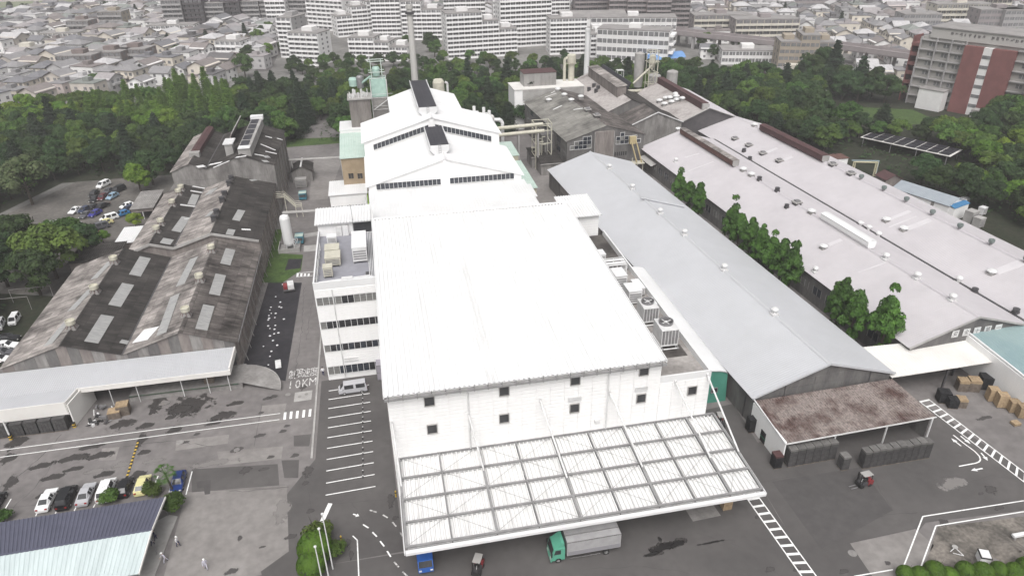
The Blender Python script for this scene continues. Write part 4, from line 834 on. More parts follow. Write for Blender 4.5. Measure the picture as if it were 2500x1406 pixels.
b_ = MB(); arc = [(-27.6+6.6*math.sin(a), 113.0-8.0+8.0*math.cos(a)) for a in [math.pi/2*k/12 for k in range(13)]]
rows = [[(-27.6, 107.4, 1.1) for _ in arc], [(x, y, max(.03, 1.1*(1-k/14))) for k, (x, y) in enumerate(arc)]]; b_.grid(rows); b_.build('ramp', M['concrete'], dk, True)
b_ = MB(); 
for (a, b2) in zip(arc[:-1], arc[1:]): b_.beam((a[0], a[1], .55), (b2[0], b2[1], .5), .12, .5)
b_.build('ramp_kerb', M['concrete_l'], dk, True)
b_ = MB(); b_.box(-34.0, -32.4, 108.4, 109.6, 1.1, 2.3); b_.build('crate', M['wood_d'], None, label='brown crate standing on the dock edge under the canopy', cat='crate')
# small outbuildings between factories
def small_house(name, label, x0, x1, y0, y1, ze, zr, wallm, roofm, cat='shed', rib=.04):
    t = thing(name, label, cat, ((x0+x1)/2, (y0+y1)/2, 0)); xm = (x0+x1)/2
    b_ = MB(); b_.xprism([(x0, 0), (x1, 0), (x1, ze), (xm, zr), (x0, ze)], y0, y1); b_.build('wall', M[wallm], t, True)
    for s_, xe in ((-1, x0), (1, x1)):
        b_ = MB(); b_.sheet((xm, y1+.3, zr+.15), (xm, y0-.3, zr+.15), (xe+s_*.3, y0-.3, ze+.02), (xe+s_*.3, y1+.3, ze+.02), .4, rib, .08); b_.build('roof_slope', M[roofm], t, True)
    return t
t = small_house('gabled_hut', 'small dark-roofed hut with white ridge in the lane beside the old factory', -26.4, -20.5, 211.5, 219, 3.3, 4.9, 'grey_clad_l', 'moss_roof')
b_ = MB(); b_.box(-23.7, -23.2, 211.1, 219.3, 4.95, 5.1); b_.build('ridge_cap', M['white_steel'], t, True)
box_unit('switch_cabinet', (-23.6, 207.6, 0), 3.2, 2.2, 2.4, 'grey panelled equipment box in front of the small dark-roofed hut', 'cabinet', 'concrete_l', legs=.2)
def shed_flat(name, label, x0, x1, y0, y1, z, roofm, wallm, z2=None, cat='shed', open_=0):
    t = thing(name, label, cat, ((x0+x1)/2, (y0+y1)/2, 0)); z2 = z if z2 is None else z2
    if open_:
        b_ = MB(); b_.box(x0, x1, y0, y0+.15, open_, z-.1); b_.box(x0, x0+.15, y0+.15, y1, open_, z-.1); b_.box(x1-.15, x1, y0+.15, y1, open_, z-.1); b_.build('wall', M[wallm], t, True)
        for x in (x0+.1, (x0+x1)/2, x1-.1):
            for y in (y0+.1, y1-.1): b_ = MB(); b_.box(x-.09, x+.09, y-.09, y+.09, 0, open_); b_.build('post', M['white_steel'], t, True)
    else: b_ = MB(); b_.yprism([(y0, 0), (y1, 0), (y1, z2-.1), (y0, z-.1)], x0, x1); b_.build('wall', M[wallm], t, True)
    b_ = MB(); b_.sheet((x0-.3, y1+.3, z2), (x1+.3, y1+.3, z2), (x1+.3, y0-.3, z), (x0-.3, y0-.3, z), .5, .05, .1); b_.build('roof_sheet', M[roofm], t, True)
    return t
t = shed_flat('white_shed', 'white flat-roofed pump shed beside the halls with pipes below', -14.0, -4.4, 181.2, 191.4, 6.4, 'white_roof', 'white_panel', 6.6, open_=3.2)
b_ = MB(); b_.box(-13.4, -4.6, 182.4, 190.8, 0, 3.1); b_.build('machinery_block', M['dark_steel'], t, True)
for k in range(5): b_ = MB(); b_.tube((-12.8+k*1.2, 181.0, 0), (-12.8+k*1.2, 181.0, 3.2), .14, n=8); b_.build('pipe', M['white_steel'], t, True)
pb = thing('pipe_bank', 'row of upright white pipes with one green between shed and hall', 'pipes', (-3.9, 182, 0))
for k in range(6): b_ = MB(); b_.tube((-4.9+k*.36, 176.4, 1.5), (-4.9+k*.36, 182.5, 6.2), .11, n=6); b_.build('pipe', M['white_steel'] if k != 2 else mat('lime_paint', (.25, .42, .05), None), pb, True)
t = thing('tan_annex', 'annex with pale green sloping roof and tan front wall left of the gabled halls', 'annex', (-7, 197, 0))
b_ = MB(); b_.yprism([(188, 0), (205, 0), (205, 15.0), (188, 13.8)], -10.2, -3.55); b_.build('wall', M['tan'], t, True)
b_ = MB(); b_.sheet((-10.5, 205, 15.9), (-3.5, 205, 15.9), (-3.5, 187.7, 14.0), (-10.5, 187.7, 14.0), .6, .05, .1); b_.build('roof_sheet', M['mint'], t, True)
AW = win_mesh(1.3, 1.5, M['glass'], M['tan'], 1)
for px in (858, 880): obj('window', AW, t, atY(px, 436, 187.95)-t.location)
t = thing('white_box_annex', 'plain white block behind the pale green roof, below the plant tower', 'annex', (-7, 210, 0))
b_ = MB(); b_.box(-10.4, -3.5, 205.2, 215, 0, 16.6); b_.build('wall', M['white_panel'], t, True); b_ = MB(); b_.box(-10.5, -3.45, 205.1, 215.1, 16.6, 16.75); b_.build('roof', M['white_roof'], t, True)
# plant tower
pt = thing('plant_tower', 'steel dust-plant tower with clad shaft, mint tanks and open gantries', 'plant tower', (-2, 212, 0))
b_ = MB(); b_.box(-6.9, -.9, 207.4, 213.6, 12, 24.6); b_.build('clad_shaft', M['brown_clad'], pt, True)
b_ = MB(); b_.box(-7.0, -.7, 207.2, 213.8, 10, 15.2); b_.build('lower_casing', M['white_panel'], pt, True)
for k in range(14): b_ = MB(); x = -6.85+k*.44; b_.box(x, x+.1, 207.3, 207.41, 15.2, 24.5); b_.build('cladding_rib', M['grey_clad_l'], pt, True)
b_ = MB(); b_.box(-7.3, -.5, 207.0, 214.4, 24.6, 24.9); b_.build('deck', M['concrete_l'], pt, True)
r_ = random.Random(5)
for k in range(16): b_ = MB(); x, y = r_.uniform(-6.6, -1.2), r_.uniform(207.8, 213); b_.tube((x, y, 24.9), (x, y, 24.9+r_.uniform(.6, 2)), r_.uniform(.1, .3), n=8); b_.build('filter_pipe', M['white_steel'], pt, True)
b_ = MB(); b_.lathe((-5.2, 214.5, 27), [(1.2, 0), (1.3, 1.8), (1.0, 2.3)], 14); b_.build('cyclone', M['mint_metal'], pt, True)
b_ = MB(); b_.lathe((-3.2, 214, 26.5), [(1.0, 0), (1.1, 3.0), (.8, 3.4)], 14); b_.build('cyclone', M['grey_steel'], pt, True)
b_ = MB(); b_.box(-.6, 4.4, 209.5, 215, 8, 24.2); b_.build('rear_casing', M['concrete'], pt, True)
b_ = MB(); b_.box(-.2, 4.0, 210, 214.4, 24.4, 29.2); b_.build('hopper', M['mint_metal'], pt, True)
b_ = MB(); b_.lathe((1.6, 212.2, 30), [(1.0, 0), (1.15, 2.0), (.9, 2.5)], 14); b_.build('bag_filter', M['mint_metal'], pt, True)
for x in (-.4, 4.2, 5.6):
    for y in (209.4, 214.8): b_ = MB(); b_.box(x-.1, x+.1, y-.1, y+.1, 8, 29.4 if x < 5 else 22); b_.build('column', M['white_steel'], pt, True)
for x in (.2, 3.2):
    for y in (210.6, 213.8): b_ = MB(); b_.box(x-.09, x+.09, y-.09, y+.09, 29.2, 34.4); b_.build('gantry_post', mat('pale_mint_steel', (.5, .56, .52), None), pt, True)
for z in (29.5, 31.2, 34.2):
    b_ = MB()
    for y in (210.6, 213.8): b_.box(-.6, 4.0, y-.07, y+.07, z, z+.2)
    for x in (.2, 3.2): b_.box(x-.07, x+.07, 210.6, 213.8, z, z+.2)
    b_.build('gantry_rail', MATS['pale_mint_steel'], pt, True)
for z in (13, 17, 21, 24.4):
    b_ = MB(); b_.path([(-.5, 209.2, z), (5.7, 209.2, z)], .06, 5); b_.path([(-.5, 209.2, z+1), (5.7, 209.2, z+1)], .05, 5); b_.build('platform_rail', M['white_steel'], pt, True)
for k in range(3): b_ = MB(); b_.beam((-.3+k*.1, 209.1, 13+k*4), (5.4, 209.1, 16.6+k*4), .12, .2); b_.build('stair_stringer', M['white_steel'], pt, True)
b_ = MB(); b_.tube((-4, 214, 27), (0, 212, 30), .3, n=8); b_.build('duct', M['mint_metal'], pt, True)
yt = MB(); yt.lathe((0, 0, 0), [(.2, -2.6), (.75, -2.2), (.75, 2.2), (.2, 2.6)], 14); me = yt.mesh('gas_tank', mat('yellow_tank_paint', (.52, .40, .12), (.45, .34, .1), 1, .5))
t = thing('yellow_tank', 'horizontal yellow tank on saddles between plant tower and hall', 'tank', (3.4, 203, 0)); obj('shell', me, t, (0, 0, 15.5), rot=(0, R(90), R(-8)))
for x in (-1.5, 1.5): b_ = MB(); b_.box(x-.15, x+.15, -.6, .6, 0, 14.9); b_.build('saddle', M['concrete'], t)
# tank in the lane
t = thing('storage_tank', 'tall white cylindrical gas tank in a fenced compound by the lane', 'tank', (-23.9, 164.2, 0))
b_ = MB(); b_.lathe((0, 0, 1.0), [(1.0, 0), (1.2, .5), (1.2, 7.0), (.95, 7.6), (.3, 7.9)], 20); b_.build('shell', M['white_roof'], t)
for a in range(3): b_ = MB(); x, y = math.cos(a*2.1), math.sin(a*2.1); b_.tube((x, y, 0), (x, y, 1.4), .12, n=6); b_.build('leg', M['white_steel'], t)
b_ = MB(); b_.box(-2.4, 2.6, -2.6, -2.45, 0, 1.1); b_.box(-2.4, -2.25, -2.45, 2.4, 0, 1.1); b_.box(2.45, 2.6, -2.45, 2.4, 0, 1.1); b_.build('compound_wall', M['concrete_l'], t)
b_ = MB(); b_.box(-2.4, 2.6, -2.45, 2.6, .0, .05); b_.build('plinth', M['concrete_l'], t)
for k in range(4): b_ = MB(); b_.path([(1.4+k*.25, -1.5+k*.5, .1), (1.4+k*.25, -1.5+k*.5, 1.6+.3*k), (.9, -.5, 1.8+.3*k)], .07, 6); b_.build('valve_pipe', M['white_steel'], t)
for i, (px, py, w, lab) in enumerate(((733, 592, 1.9, 'small teal compressor beside the white storage tank'), (741, 486, 2.0, 'small teal truck cab parked at the foot of the steel stair'))):
    q = at(px, py); t = thing('teal_machine', lab, 'machine', (q.x, q.y, 0))
    b_ = MB(); b_.box(-w/2, w/2, -1.4, 1.4, .35, 2.1); b_.build('body', mat('teal_machine_paint', (.06, .20, .26), (.05, .16, .21), 1, .5), t)
    b_ = MB(); b_.box(-w/2-.04, w/2+.04, -1.2, .6, 2.1, 2.2); b_.build('cover', M['mint'], t)
    b_ = MB(); b_.box(-w/2+.15, w/2-.15, -1.44, -1.4, 1.1, 1.8); b_.build('grille', M['dark_steel'], t)
    for x in (-w/2, w/2-.2):
        for y in (-1.0, .7): b_ = MB(); b_.tube((x, y, .32), (x+.2, y, .32), .32, n=10); b_.build('wheel', M['tyre'], t)
for (a, b2, z, lab) in (((690, 518), (905, 505), 8.0, 'pair of pipes bridging the lane beside the stair house'), ((705, 390), (838, 383), 6.0, 'white pipe bridge crossing the lane near the tan annex')):
    p, q = at(*a, z), at(*b2, z); t = thing('pipe_bridge', lab, 'pipe bridge', (p.x, p.y, 0))
    for dy in (0, -.7): b_ = MB(); b_.tube((p.x, p.y+dy, z), (q.x, q.y+dy, z), .2, n=8); b_.build('pipe', M['concrete_l'], t, True)
    for f_ in (.05, .95): c = p.lerp(q, f_); b_ = MB(); b_.box(c.x-.15, c.x+.15, c.y-.9, c.y+.2, 0, z-.1); b_.build('support', M['concrete_l'], t, True)
# steel stair beside the old factory
t = thing('steel_stair', 'cream railed steel stair against the side of the old factory', 'stair', (-25, 186, 0)); rc = M['beige_steel']
for dy in (0, 1.3):
    b_ = MB(); b_.beam((-28, 184+dy, 6), (-25.8, 184+dy, 6), .12, .2); b_.beam((-25.8, 184+dy, 6), (-23.4, 184+dy, 3), .12, .2); b_.beam((-23.4, 184+dy, 3), (-21.8, 184+dy, 3), .12, .2); b_.build('stringer', rc, t, True)
    for h in (.5, 1.05): b_ = MB(); b_.path([(-28, 184+dy, 6+h), (-25.8, 184+dy, 6+h), (-23.4, 184+dy, 3+h), (-21.8, 184+dy, 3+h)], .05, 5); b_.build('handrail', rc, t, True)
for x, z in ((-23.4, 3), (-21.8, 3), (-25.8, 6)): b_ = MB(); b_.box(x-.08, x+.08, 184, 184.15, 0, z+1.0); b_.build('post', rc, t, True)
for k in range(9): f_ = k/8; b_ = MB(); b_.box(-25.8+2.4*f_-.14, -25.8+2.4*f_+.14, 184, 185.3, 6-3*f_, 6.05-3*f_); b_.build('tread', rc, t, True)
# small sheds by the car park
shed_flat('bike_shed', 'grey-roofed open shed on posts by the car park', -66.5, -61, 191.8, 204, 3.2, 'concrete', 'brown_clad', 3.6, open_=2.2)
shed_flat('white_leanto', 'small white sheet-roofed lean-to between car park and old factory', -64.5, -59.6, 170, 179, 3.0, 'white_roof', 'brown_clad', 3.2)
shed_flat('dark_shed', 'dark flat-roofed brown shed at the lower end of the car park', -71.5, -61.6, 160, 168.5, 3.4, 'moss_roof', 'brown_clad', 3.8)
# equipment on the black strip
for px, py, w, d, lab in ((706, 706, 2.4, 3.4, 'red and white maintenance cart parked on the black asphalt strip'), (680, 893, 1.0, 2.6, 'small white board lying at the end of the black asphalt strip')):
    q = at(px, py); t = thing('work_cart', lab, 'cart', (q.x, q.y, 0), R(8))
    b_ = MB(); b_.box(-w/2, w/2, -d/2, d/2, .35, .5); b_.build('bed', M['dark_steel'] if w > 2 else M['white_steel'], t)
    if w > 2:
        b_ = MB(); b_.box(-.2, 1.1, -1.2, 1.1, .5, 1.5); b_.build('tank', M['white_steel'], t); b_ = MB(); b_.box(-1.1, -.3, -.9, .9, .5, 1.2); b_.build('engine', M['red'], t)
    for x in (-w/2, w/2-.15):
        for y in (-d*.35, d*.35): b_ = MB(); b_.tube((x, y, .25), (x+.15, y, .25), .25, n=10); b_.build('wheel', M['tyre'], t)
r_ = random.Random(3)
gl = [(208, 135), (252, 187), (162, 235), (242, 231), (262, 238), (152, 262), (166, 294), (207, 294), (143, 315), (200, 334), (145, 341), (136, 357), (286, 348), (204, 408), (136, 413), (153, 438), (196, 445), (234, 479), (193, 488), (153, 508), (182, 552), (91, 608), (222, 597), (167, 655), (153, 703), (138, 784), (110, 841), (33, 838), (275, 18)]
for x, y in gl:
    q = at(620+x/3.906, 690+y/3.906, .02); b_ = MB(); s_ = r_.uniform(.14, .24); b_.lathe((0, 0, 0), [(s_, 0), (s_*1.1, .05), (s_*.6, .13), (.03, .15)], 8)
    b_.build('white_clump', M['white_cloth'], None, loc=q, label='small white lump lying on the black asphalt strip', cat='debris', group='white lumps strewn on the black asphalt')

# striped cable ramp across the yard
a_, c_ = at(338, 1076), at(302, 1190); t = thing('cable_ramp', 'yellow and black striped cable ramp lying across the left yard', 'cable ramp', ((a_.x+c_.x)/2, (a_.y+c_.y)/2, 0)); n_ = 26
for k in range(n_): p_, q_ = a_.lerp(c_, k/n_), a_.lerp(c_, (k+.94)/n_); b_ = MB(); b_.beam((p_.x, p_.y, .05), (q_.x, q_.y, .05), .3, .1); b_.build('ramp_piece', M['yellow' if k % 2 else 'black'], t, True)
# ================================================================ right-hand factory halls
TH = R(3.0)
GF = (53.6, 79.9, TH)
def L2W(fr, x, y, z=0.0): c, s_ = math.cos(fr[2]), math.sin(fr[2]); return Vector((fr[0]+x*c-y*s_, fr[1]+x*s_+y*c, z))
GP = [(0, 5.6), (12.4, 9.6), (24.8, 5.6)]
g1 = saw_block('grey_roof_hall', 'long low hall with smooth light grey roof and white ridge vents', GP, 0, 110.5, ['grey_roof', 'grey_roof'], 'grey_clad', .45, .025, 'hall', .6, GF)
b_ = MB(); b_.xprism([(12.1, 9.6), (12.4, 9.82), (12.7, 9.6)], -.35, 110.7); b_.build('ridge_trim', mat('pale_grey_trim', (.47, .475, .49), None, rough=.5), g1)
for (xa, za), (xb, zb) in zip(GP[:-1], GP[1:]):
    k = .6/12.4; b_ = MB()
    a = (xa-(.6 if xa == 0 else 0), -.42, za-(.2 if xa == 0 else 0)+.04); c = (xb+(.6 if xb > 20 else 0), -.42, zb-(.2 if xb > 20 else 0)+.04)
    b_.beam(a, c, .2, .34); b_.build('verge_trim', M['grey_roof'], g1)
for px, py in ((1486, 412), (1543, 461), (1611, 521), (1672, 573), (1771, 658), (1893, 766)):
    q = on_plane(px, py, L2W(GF, 12.4, 0, 9.6), Vector((0, 0, 1))); loc = PM[g1.name].inverted() @ q; vent(g1, 'turbine', L2W(GF, 12.4, loc.y, 9.7), .95)
n_ = Vector((math.sin(R(17.9)), 0, math.cos(R(17.9)))); n_.rotate(Matrix.Rotation(TH, 3, 'Z'))
a = on_plane(1563, 483, L2W(GF, 12.4, 0, 9.9), n_); c = on_plane(1670, 505, L2W(GF, 12.4, 0, 9.9), n_)
b_ = MB(); b_.tube(a, c, .22, n=8); b_.build('roof_duct', M['grey_roof'], g1, True)
for k in range(14):                                                    # posts and panels on the left wall
    b_ = MB(); y = 2+k*8.2; b_.box(-.12, -.001, y, y+.2, 0, 5.4); b_.build('wall_post', M['dark_steel'], g1)
for k in range(13):
    b_ = MB(); y = 2.3+k*8.2; b_.box(-.06, -.001, y, y+7.6, 2.9, 5.2); b_.build('cladding_sheet', M['grey_clad_l' if k % 3 else 'grey_clad'], g1)
for x0, x1 in ((.1, 5.2), (5.3, 10.4), (10.5, 15.6), (15.7, 20.8), (20.9, 24.7)):
    for z0, z1 in ((4.4, 5.9), (6.0, 7.4)):
        zt = lambda x: 5.4+4.0*(1-abs(x-12.4)/12.4)
        pts = [(x0, z0), (x1, z0), (x1, min(z1, zt(x1))), (x0, min(z1, zt(x0)))]
        if pts[2][1] <= z0+.1 or pts[3][1] <= z0+.1: continue
        b_ = MB(); b_.xprism(pts, -.07, -.002); b_.build('cladding_sheet', M['grey_clad'], g1)
for x in (5.25, 20.85): b_ = MB(); b_.box(x-.1, x+.1, -.12, -.001, 4.4, 6.9); b_.build('downpipe', M['dark_steel'], g1)
for x0, x1 in ((.6, 6.2), (6.6, 12.2), (12.6, 18.2), (18.6, 24.2)): b_ = MB(); b_.box(x0, x1, -.1, -.072, 0, 4.0); b_.build('bay_shade_panel', M['dark_steel'], g1)  # dark panels put in for the shade inside the rusty shed
# two lilac halls
PF = (86.0, 86.5, R(2.9))
PA = [(0, 6.0), (12.5, 10.0), (25, 6.2)]; PB = [(25.25, 6.2), (37.5, 10.0), (49.8, 6.0)]
p1 = saw_block('lilac_roof_hall', 'long hall with pale lilac roof and safety sign on its dark gable', PA, 0, 116, ['pink_roof', 'pink_roof'], 'grey_clad', .45, .025, 'hall', .5, PF)
p2 = saw_block('lilac_roof_hall', 'outermost long lilac-roofed hall with dark red ridge monitor', PB, 0, 127, ['pink_roof', 'pink_roof'], 'grey_clad', .45, .025, 'hall', .5, PF)
for t, xr in ((p1, 12.5), (p2, 37.5)):
    b_ = MB(); b_.xprism([(xr-.3, 10.0), (xr, 10.2), (xr+.3, 10.0)], -.35, 116); b_.build('ridge_trim', mat('pale_lilac_trim', (.47, .445, .465), None, rough=.5), t)
b_ = MB(); b_.box(24.85, 25.4, -.4, 116, 6.0, 6.34); b_.build('valley_gutter', M['dark_steel'], p1)
for (xa, za), (xb, zb) in (((-.5, 5.85), (12.5, 10.02)), ((12.5, 10.02), (25, 6.2))): b_ = MB(); b_.beam((xa, -.42, za), (xb, -.42, zb), .2, .3); b_.build('verge_trim', M['concrete_l'], p1)
def gable_sign(body, px, py):
    n = Vector((-math.sin(PF[2]), math.cos(PF[2]), 0)); q = on_plane(px, py, L2W(PF, 0, -.14), n); loc = PM[p1.name].inverted() @ q
    b_ = MB(); b_.box(-.68, .68, -.05, .05, -.68, .68); o = b_.build('sign_board', M['white_steel'], p1, loc=loc)
    me = txt(body, 1.05); me.materials.clear(); me.materials.append(M['black']); l = obj('lettering', me, o, (0, -.056, -.02), rot=(R(90), 0, 0))
for ch, px, py in (('安', 2332, 815), ('全', 2359, 811), ('十', 2385, 807), ('第', 2411, 804), ('一', 2437, 800)): gable_sign(ch, px, py)
def on_ridge(fr, xr, z, px, py): q = at(px, py, z); l = Matrix.Rotation(-fr[2], 3, 'Z') @ (q-Vector((fr[0], fr[1], 0))); return l.y
def rv(t, fr, x, z, kind, px, py, s=1.0): vent(t, kind, L2W(fr, x, on_ridge(fr, x, z, px, py), z), s)
for kind, px, py in (('mushroom', 1621, 322), ('mushroom', 1786, 420), ('mushroom', 1808, 432), ('dark', 1834, 443), ('dark', 1878, 470), ('mushroom', 1963, 522), ('turbine', 2152, 633), ('turbine', 2231, 680), ('turbine', 2318, 733), ('box', 1925, 500)): rv(p1, PF, 12.5, 10.0, kind, px, py)
for kind, px, py in (('mushroom', 1800, 312), ('box', 1820, 325), ('box', 1995, 408), ('box', 2044, 430), ('greenish', 2072, 442), ('greenish', 2127, 470), ('greenish', 2186, 497), ('greenish', 2250, 529), ('greenish', 2323, 562), ('greenish', 2403, 600), ('greenish', 2493, 642)): rv(p2, PF, 37.5, 10.0, kind, px, py)
def on_slope_vent(t, fr, prof, i, kind, px, py, s=1.0):
    p0, n = slope_of(prof, i); n2 = Matrix.Rotation(fr[2], 3, 'Z') @ n; p2_ = L2W(fr, p0.x, 0, p0.z); vent(t, kind, on_plane(px, py, p2_, n2), s)
for kind, px, py in (('mushroom', 2010, 606), ('dark', 1872, 585), ('dark', 1920, 508), ('turbine', 1650, 395), ('turbine', 1990, 663)): on_slope_vent(p1, PF, PA, 0, kind, px, py, .9)
for kind, px, py in (('box', 1794, 341), ('box', 1828, 357), ('box', 1862, 377), ('box', 1902, 395), ('dark', 1816, 371), ('dark', 1830, 391), ('mushroom', 2163, 540), ('mushroom', 2206, 562), ('mushroom', 2420, 668), ('turbine', 2100, 552), ('turbine', 2120, 562), ('turbine', 2144, 578), ('turbine', 2340, 688), ('dark', 2378, 715), ('dark', 2478, 765)): on_slope_vent(p2, PF, PB, 0, kind, px, py, 1.0)
M['pale_patch'] = mat('pale_roof_patch', (.55, .53, .545), (.51, .49, .505), .5, .5)
def roof_strip(t, fr, prof, i, p, q, w, m_='pale_patch'):
    p0, n = slope_of(prof, i); n2 = Matrix.Rotation(fr[2], 3, 'Z') @ n; o = L2W(fr, p0.x, 0, p0.z)+n2*.05
    a, c = on_plane(*p, o, n2), on_plane(*q, o, n2); d = (c-a).normalized(); s_ = n2.cross(d)*(w/2); b_ = MB(); b_.face(a-s_, c-s_, c+s_, a+s_); e = n2*-.04; b_.face(a-s_, a-s_+e, c-s_+e, c-s_); b_.face(a+s_, c+s_, c+s_+e, a+s_+e)
    b_.build('roof_patch', M[m_], t, True)
for p, q, w in (((2165, 538), (2222, 515), 1.2), ((2210, 560), (2272, 536), 1.6), ((2170, 555), (2238, 528), .5), ((2430, 665), (2495, 640), 2.0), ((1905, 393), (1935, 383), 1.6), ((1865, 375), (1898, 362), 1.4)): roof_strip(p2, PF, PB, 0, p, q, w)
for p, q, w in (((1680, 418), (1742, 395), .5), ((1672, 385), (1707, 375), .8), ((2095, 665), (2162, 641), .35), ((2023, 598), (2055, 585), 1.2)): roof_strip(p1, PF, PA, 0, p, q, w)
def ridge_box(name, label, fr, x, y0, y1, w, z0, z1, m_side, m_top, m_end='concrete_l'):
    t = thing(name, label, 'roof monitor', L2W(fr, x, (y0+y1)/2, z0), fr[2]); h = (y1-y0)/2
    b_ = MB(); b_.xprism([(-w*.35, 0), (w*.35, 0), (w/2, .5), (w/2, z1-z0), (0, z1-z0+.25), (-w/2, z1-z0), (-w/2, .5)], -h+.1, h); b_.build('casing', M[m_side], t)
    b_ = MB(); b_.xprism([(-w/2-.1, z1-z0+.02), (0, z1-z0+.3), (w/2+.1, z1-z0+.02), (w/2+.1, z1-z0-.06), (-w/2-.1, z1-z0-.06)], -h+.05, h+.05); b_.build('cover', M[m_top], t)
    b_ = MB(); b_.xprism([(-w*.35, 0), (w*.35, 0), (w/2, .5), (w/2, z1-z0-.08), (-w/2, z1-z0-.08), (-w/2, .5)], -h-.05, -h+.1); b_.build('end_plate', M[m_end], t)
    return t
Y_ = lambda px, py, z: on_ridge(PF, 0, z, px, py)
ridge_box('ridge_monitor', 'rusty long ridge monitor at the far end of the inner lilac roof', PF, 12.2, Y_(1772, 405, 10.5), Y_(1640, 325, 10.5), 1.9, 10.0, 11.7, 'rust', 'worn_roof')
ridge_box('ridge_monitor', 'dark red long ridge monitor on the outermost lilac roof', PF, 37.4, Y_(1978, 395, 10.5), Y_(1818, 318, 10.5), 2.2, 10.0, 11.8, 'red_roof', 'red_roof')
ridge_box('ridge_monitor', 'white long ridge monitor near the middle of the inner lilac roof', PF, 13.0, Y_(2110, 603, 10.5), Y_(1992, 532, 10.5), 1.9, 10.0, 11.5, 'white_panel', 'white_roof', 'white_panel')
# wall of the inner lilac hall facing the tree row
for k in range(26):
    b_ = MB(); y = 3+k*4.2; b_.box(-.05, -.002, y, y+2.6, 2.2, 3.8); o = b_.build('window', M['glass_blue' if k % 3 else 'glass_pale'], p1)
    b_ = MB(); b_.box(-.09, -.051, y+1.2, y+1.3, 2.2, 3.8); b_.box(-.09, -.051, y-.08, y, 2.1, 3.9); b_.box(-.09, -.051, y+2.6, y+2.68, 2.1, 3.9); b_.build('window_frame', M['concrete_l'], o)
for y in (104, 40): b_ = MB(); b_.sheet((-.05, y, 4.4), (-.05, y+9, 4.4), (-1.7, y+9, 3.8), (-1.7, y, 3.8), .5, .04, .05); b_.build('awning', M['concrete_l'], p1)
# connecting canopies, teal roof and stores at the right
t = thing('cream_canopy', 'cream flat canopy between the grey-roofed hall and the blue-green roof', 'canopy', (88, 85, 0))
b_ = MB(); b_.sheet((78.3, 89.0, 5.25), (98.1, 88.0, 5.25), (97.4, 80.8, 4.9), (78.3, 80.5, 4.9), .5, .03, .12); b_.build('roof_sheet', M['cream_roof'], t, True)
b_ = MB(); b_.box(91.2, 97.2, 88.0, 88.2, 0, 4.9); b_.build('back_wall', M['white_panel'], t, True)
b_ = MB(); b_.box(78.4, 91.1, 88.4, 88.6, 0, 4.9); b_.build('dark_opening', M['dark_steel'], t, True)
for x, y in ((89.5, 81.2), (94.3, 84.5), (79.0, 81.2)): b_ = MB(); b_.box(x-.15, x+.15, y-.15, y+.15, 0, 4.85); b_.build('post', M['dark_steel'], t, True)
t = thing('teal_roof_store', 'store with large blue-green roof and white side wall at the right edge', 'store', (106, 74, 0))
b_ = MB(); b_.sheet((98.2, 88.2, 6.6), (118, 88.2, 6.6), (118, 56, 4.9), (97.4, 56, 4.9), .6, .04, .1); b_.build('roof_sheet', M['teal_roof'], t, True)
b_ = MB(); b_.yprism([(56, 0), (88, 0), (88, 6.4), (56, 4.7)], 97.5, 97.75); b_.build('side_wall', M['white_panel'], t, True)
b_ = MB(); b_.beam((97.5, 56, 4.95), (97.9, 88.2, 6.65), .3, .3); b_.build('verge_trim', M['white_roof'], t, True)
b_ = MB(); b_.box(98, 118, 87.6, 87.9, 0, 6.4); b_.build('wall', M['white_panel'], t, True)
# rusty shed in front of the grey hall
t = thing('rusty_shed', 'open shed with rusty corrugated roof in front of the grey-roofed hall', 'shed', (66, 75, 0))
b_ = MB(); b_.sheet((53.5, 79.3, 5.1), (77.8, 79.9, 5.1), (78.8, 70.85, 4.35), (53.6, 70.05, 4.35), .42, .11, .04); b_.build('roof_sheet', M['rust_roof'], t, True)
b_ = MB(); b_.beam((53.4, 70.0, 4.3), (78.9, 70.8, 4.3), .12, .18); b_.build('gutter', M['white_steel'], t, True)
b_ = MB(); b_.prism([(53.45, 70.1), (53.65, 70.1), (53.6, 79.6), (53.4, 79.6)], 0, 4.6); b_.build('side_wall', M['white_panel'], t, True)
b_ = MB(); b_.beam((53.4, 70.0, 4.4), (53.4, 79.5, 5.15), .14, .2); b_.build('verge_trim', M['white_roof'], t, True)
b_ = MB(); b_.prism([(78.2, 71.2), (78.35, 71.2), (77.5, 79.5), (77.35, 79.5)], 0, 4.5); b_.build('side_wall', M['grey_clad'], t, True)
for k in range(8): b_ = MB(); y = 72+k; b_.box(78.36-.1*k*.9-.05, 78.4-.1*k*.9, y, y+.12, .5, 4.2); b_.build('wall_batten', M['concrete'], t, True)
for x in (62, 70.5, 78.2): b_ = MB(); b_.box(x-.09, x+.09, 70.6, 70.8, 0, 4.25); b_.build('post', M['white_steel'], t, True)
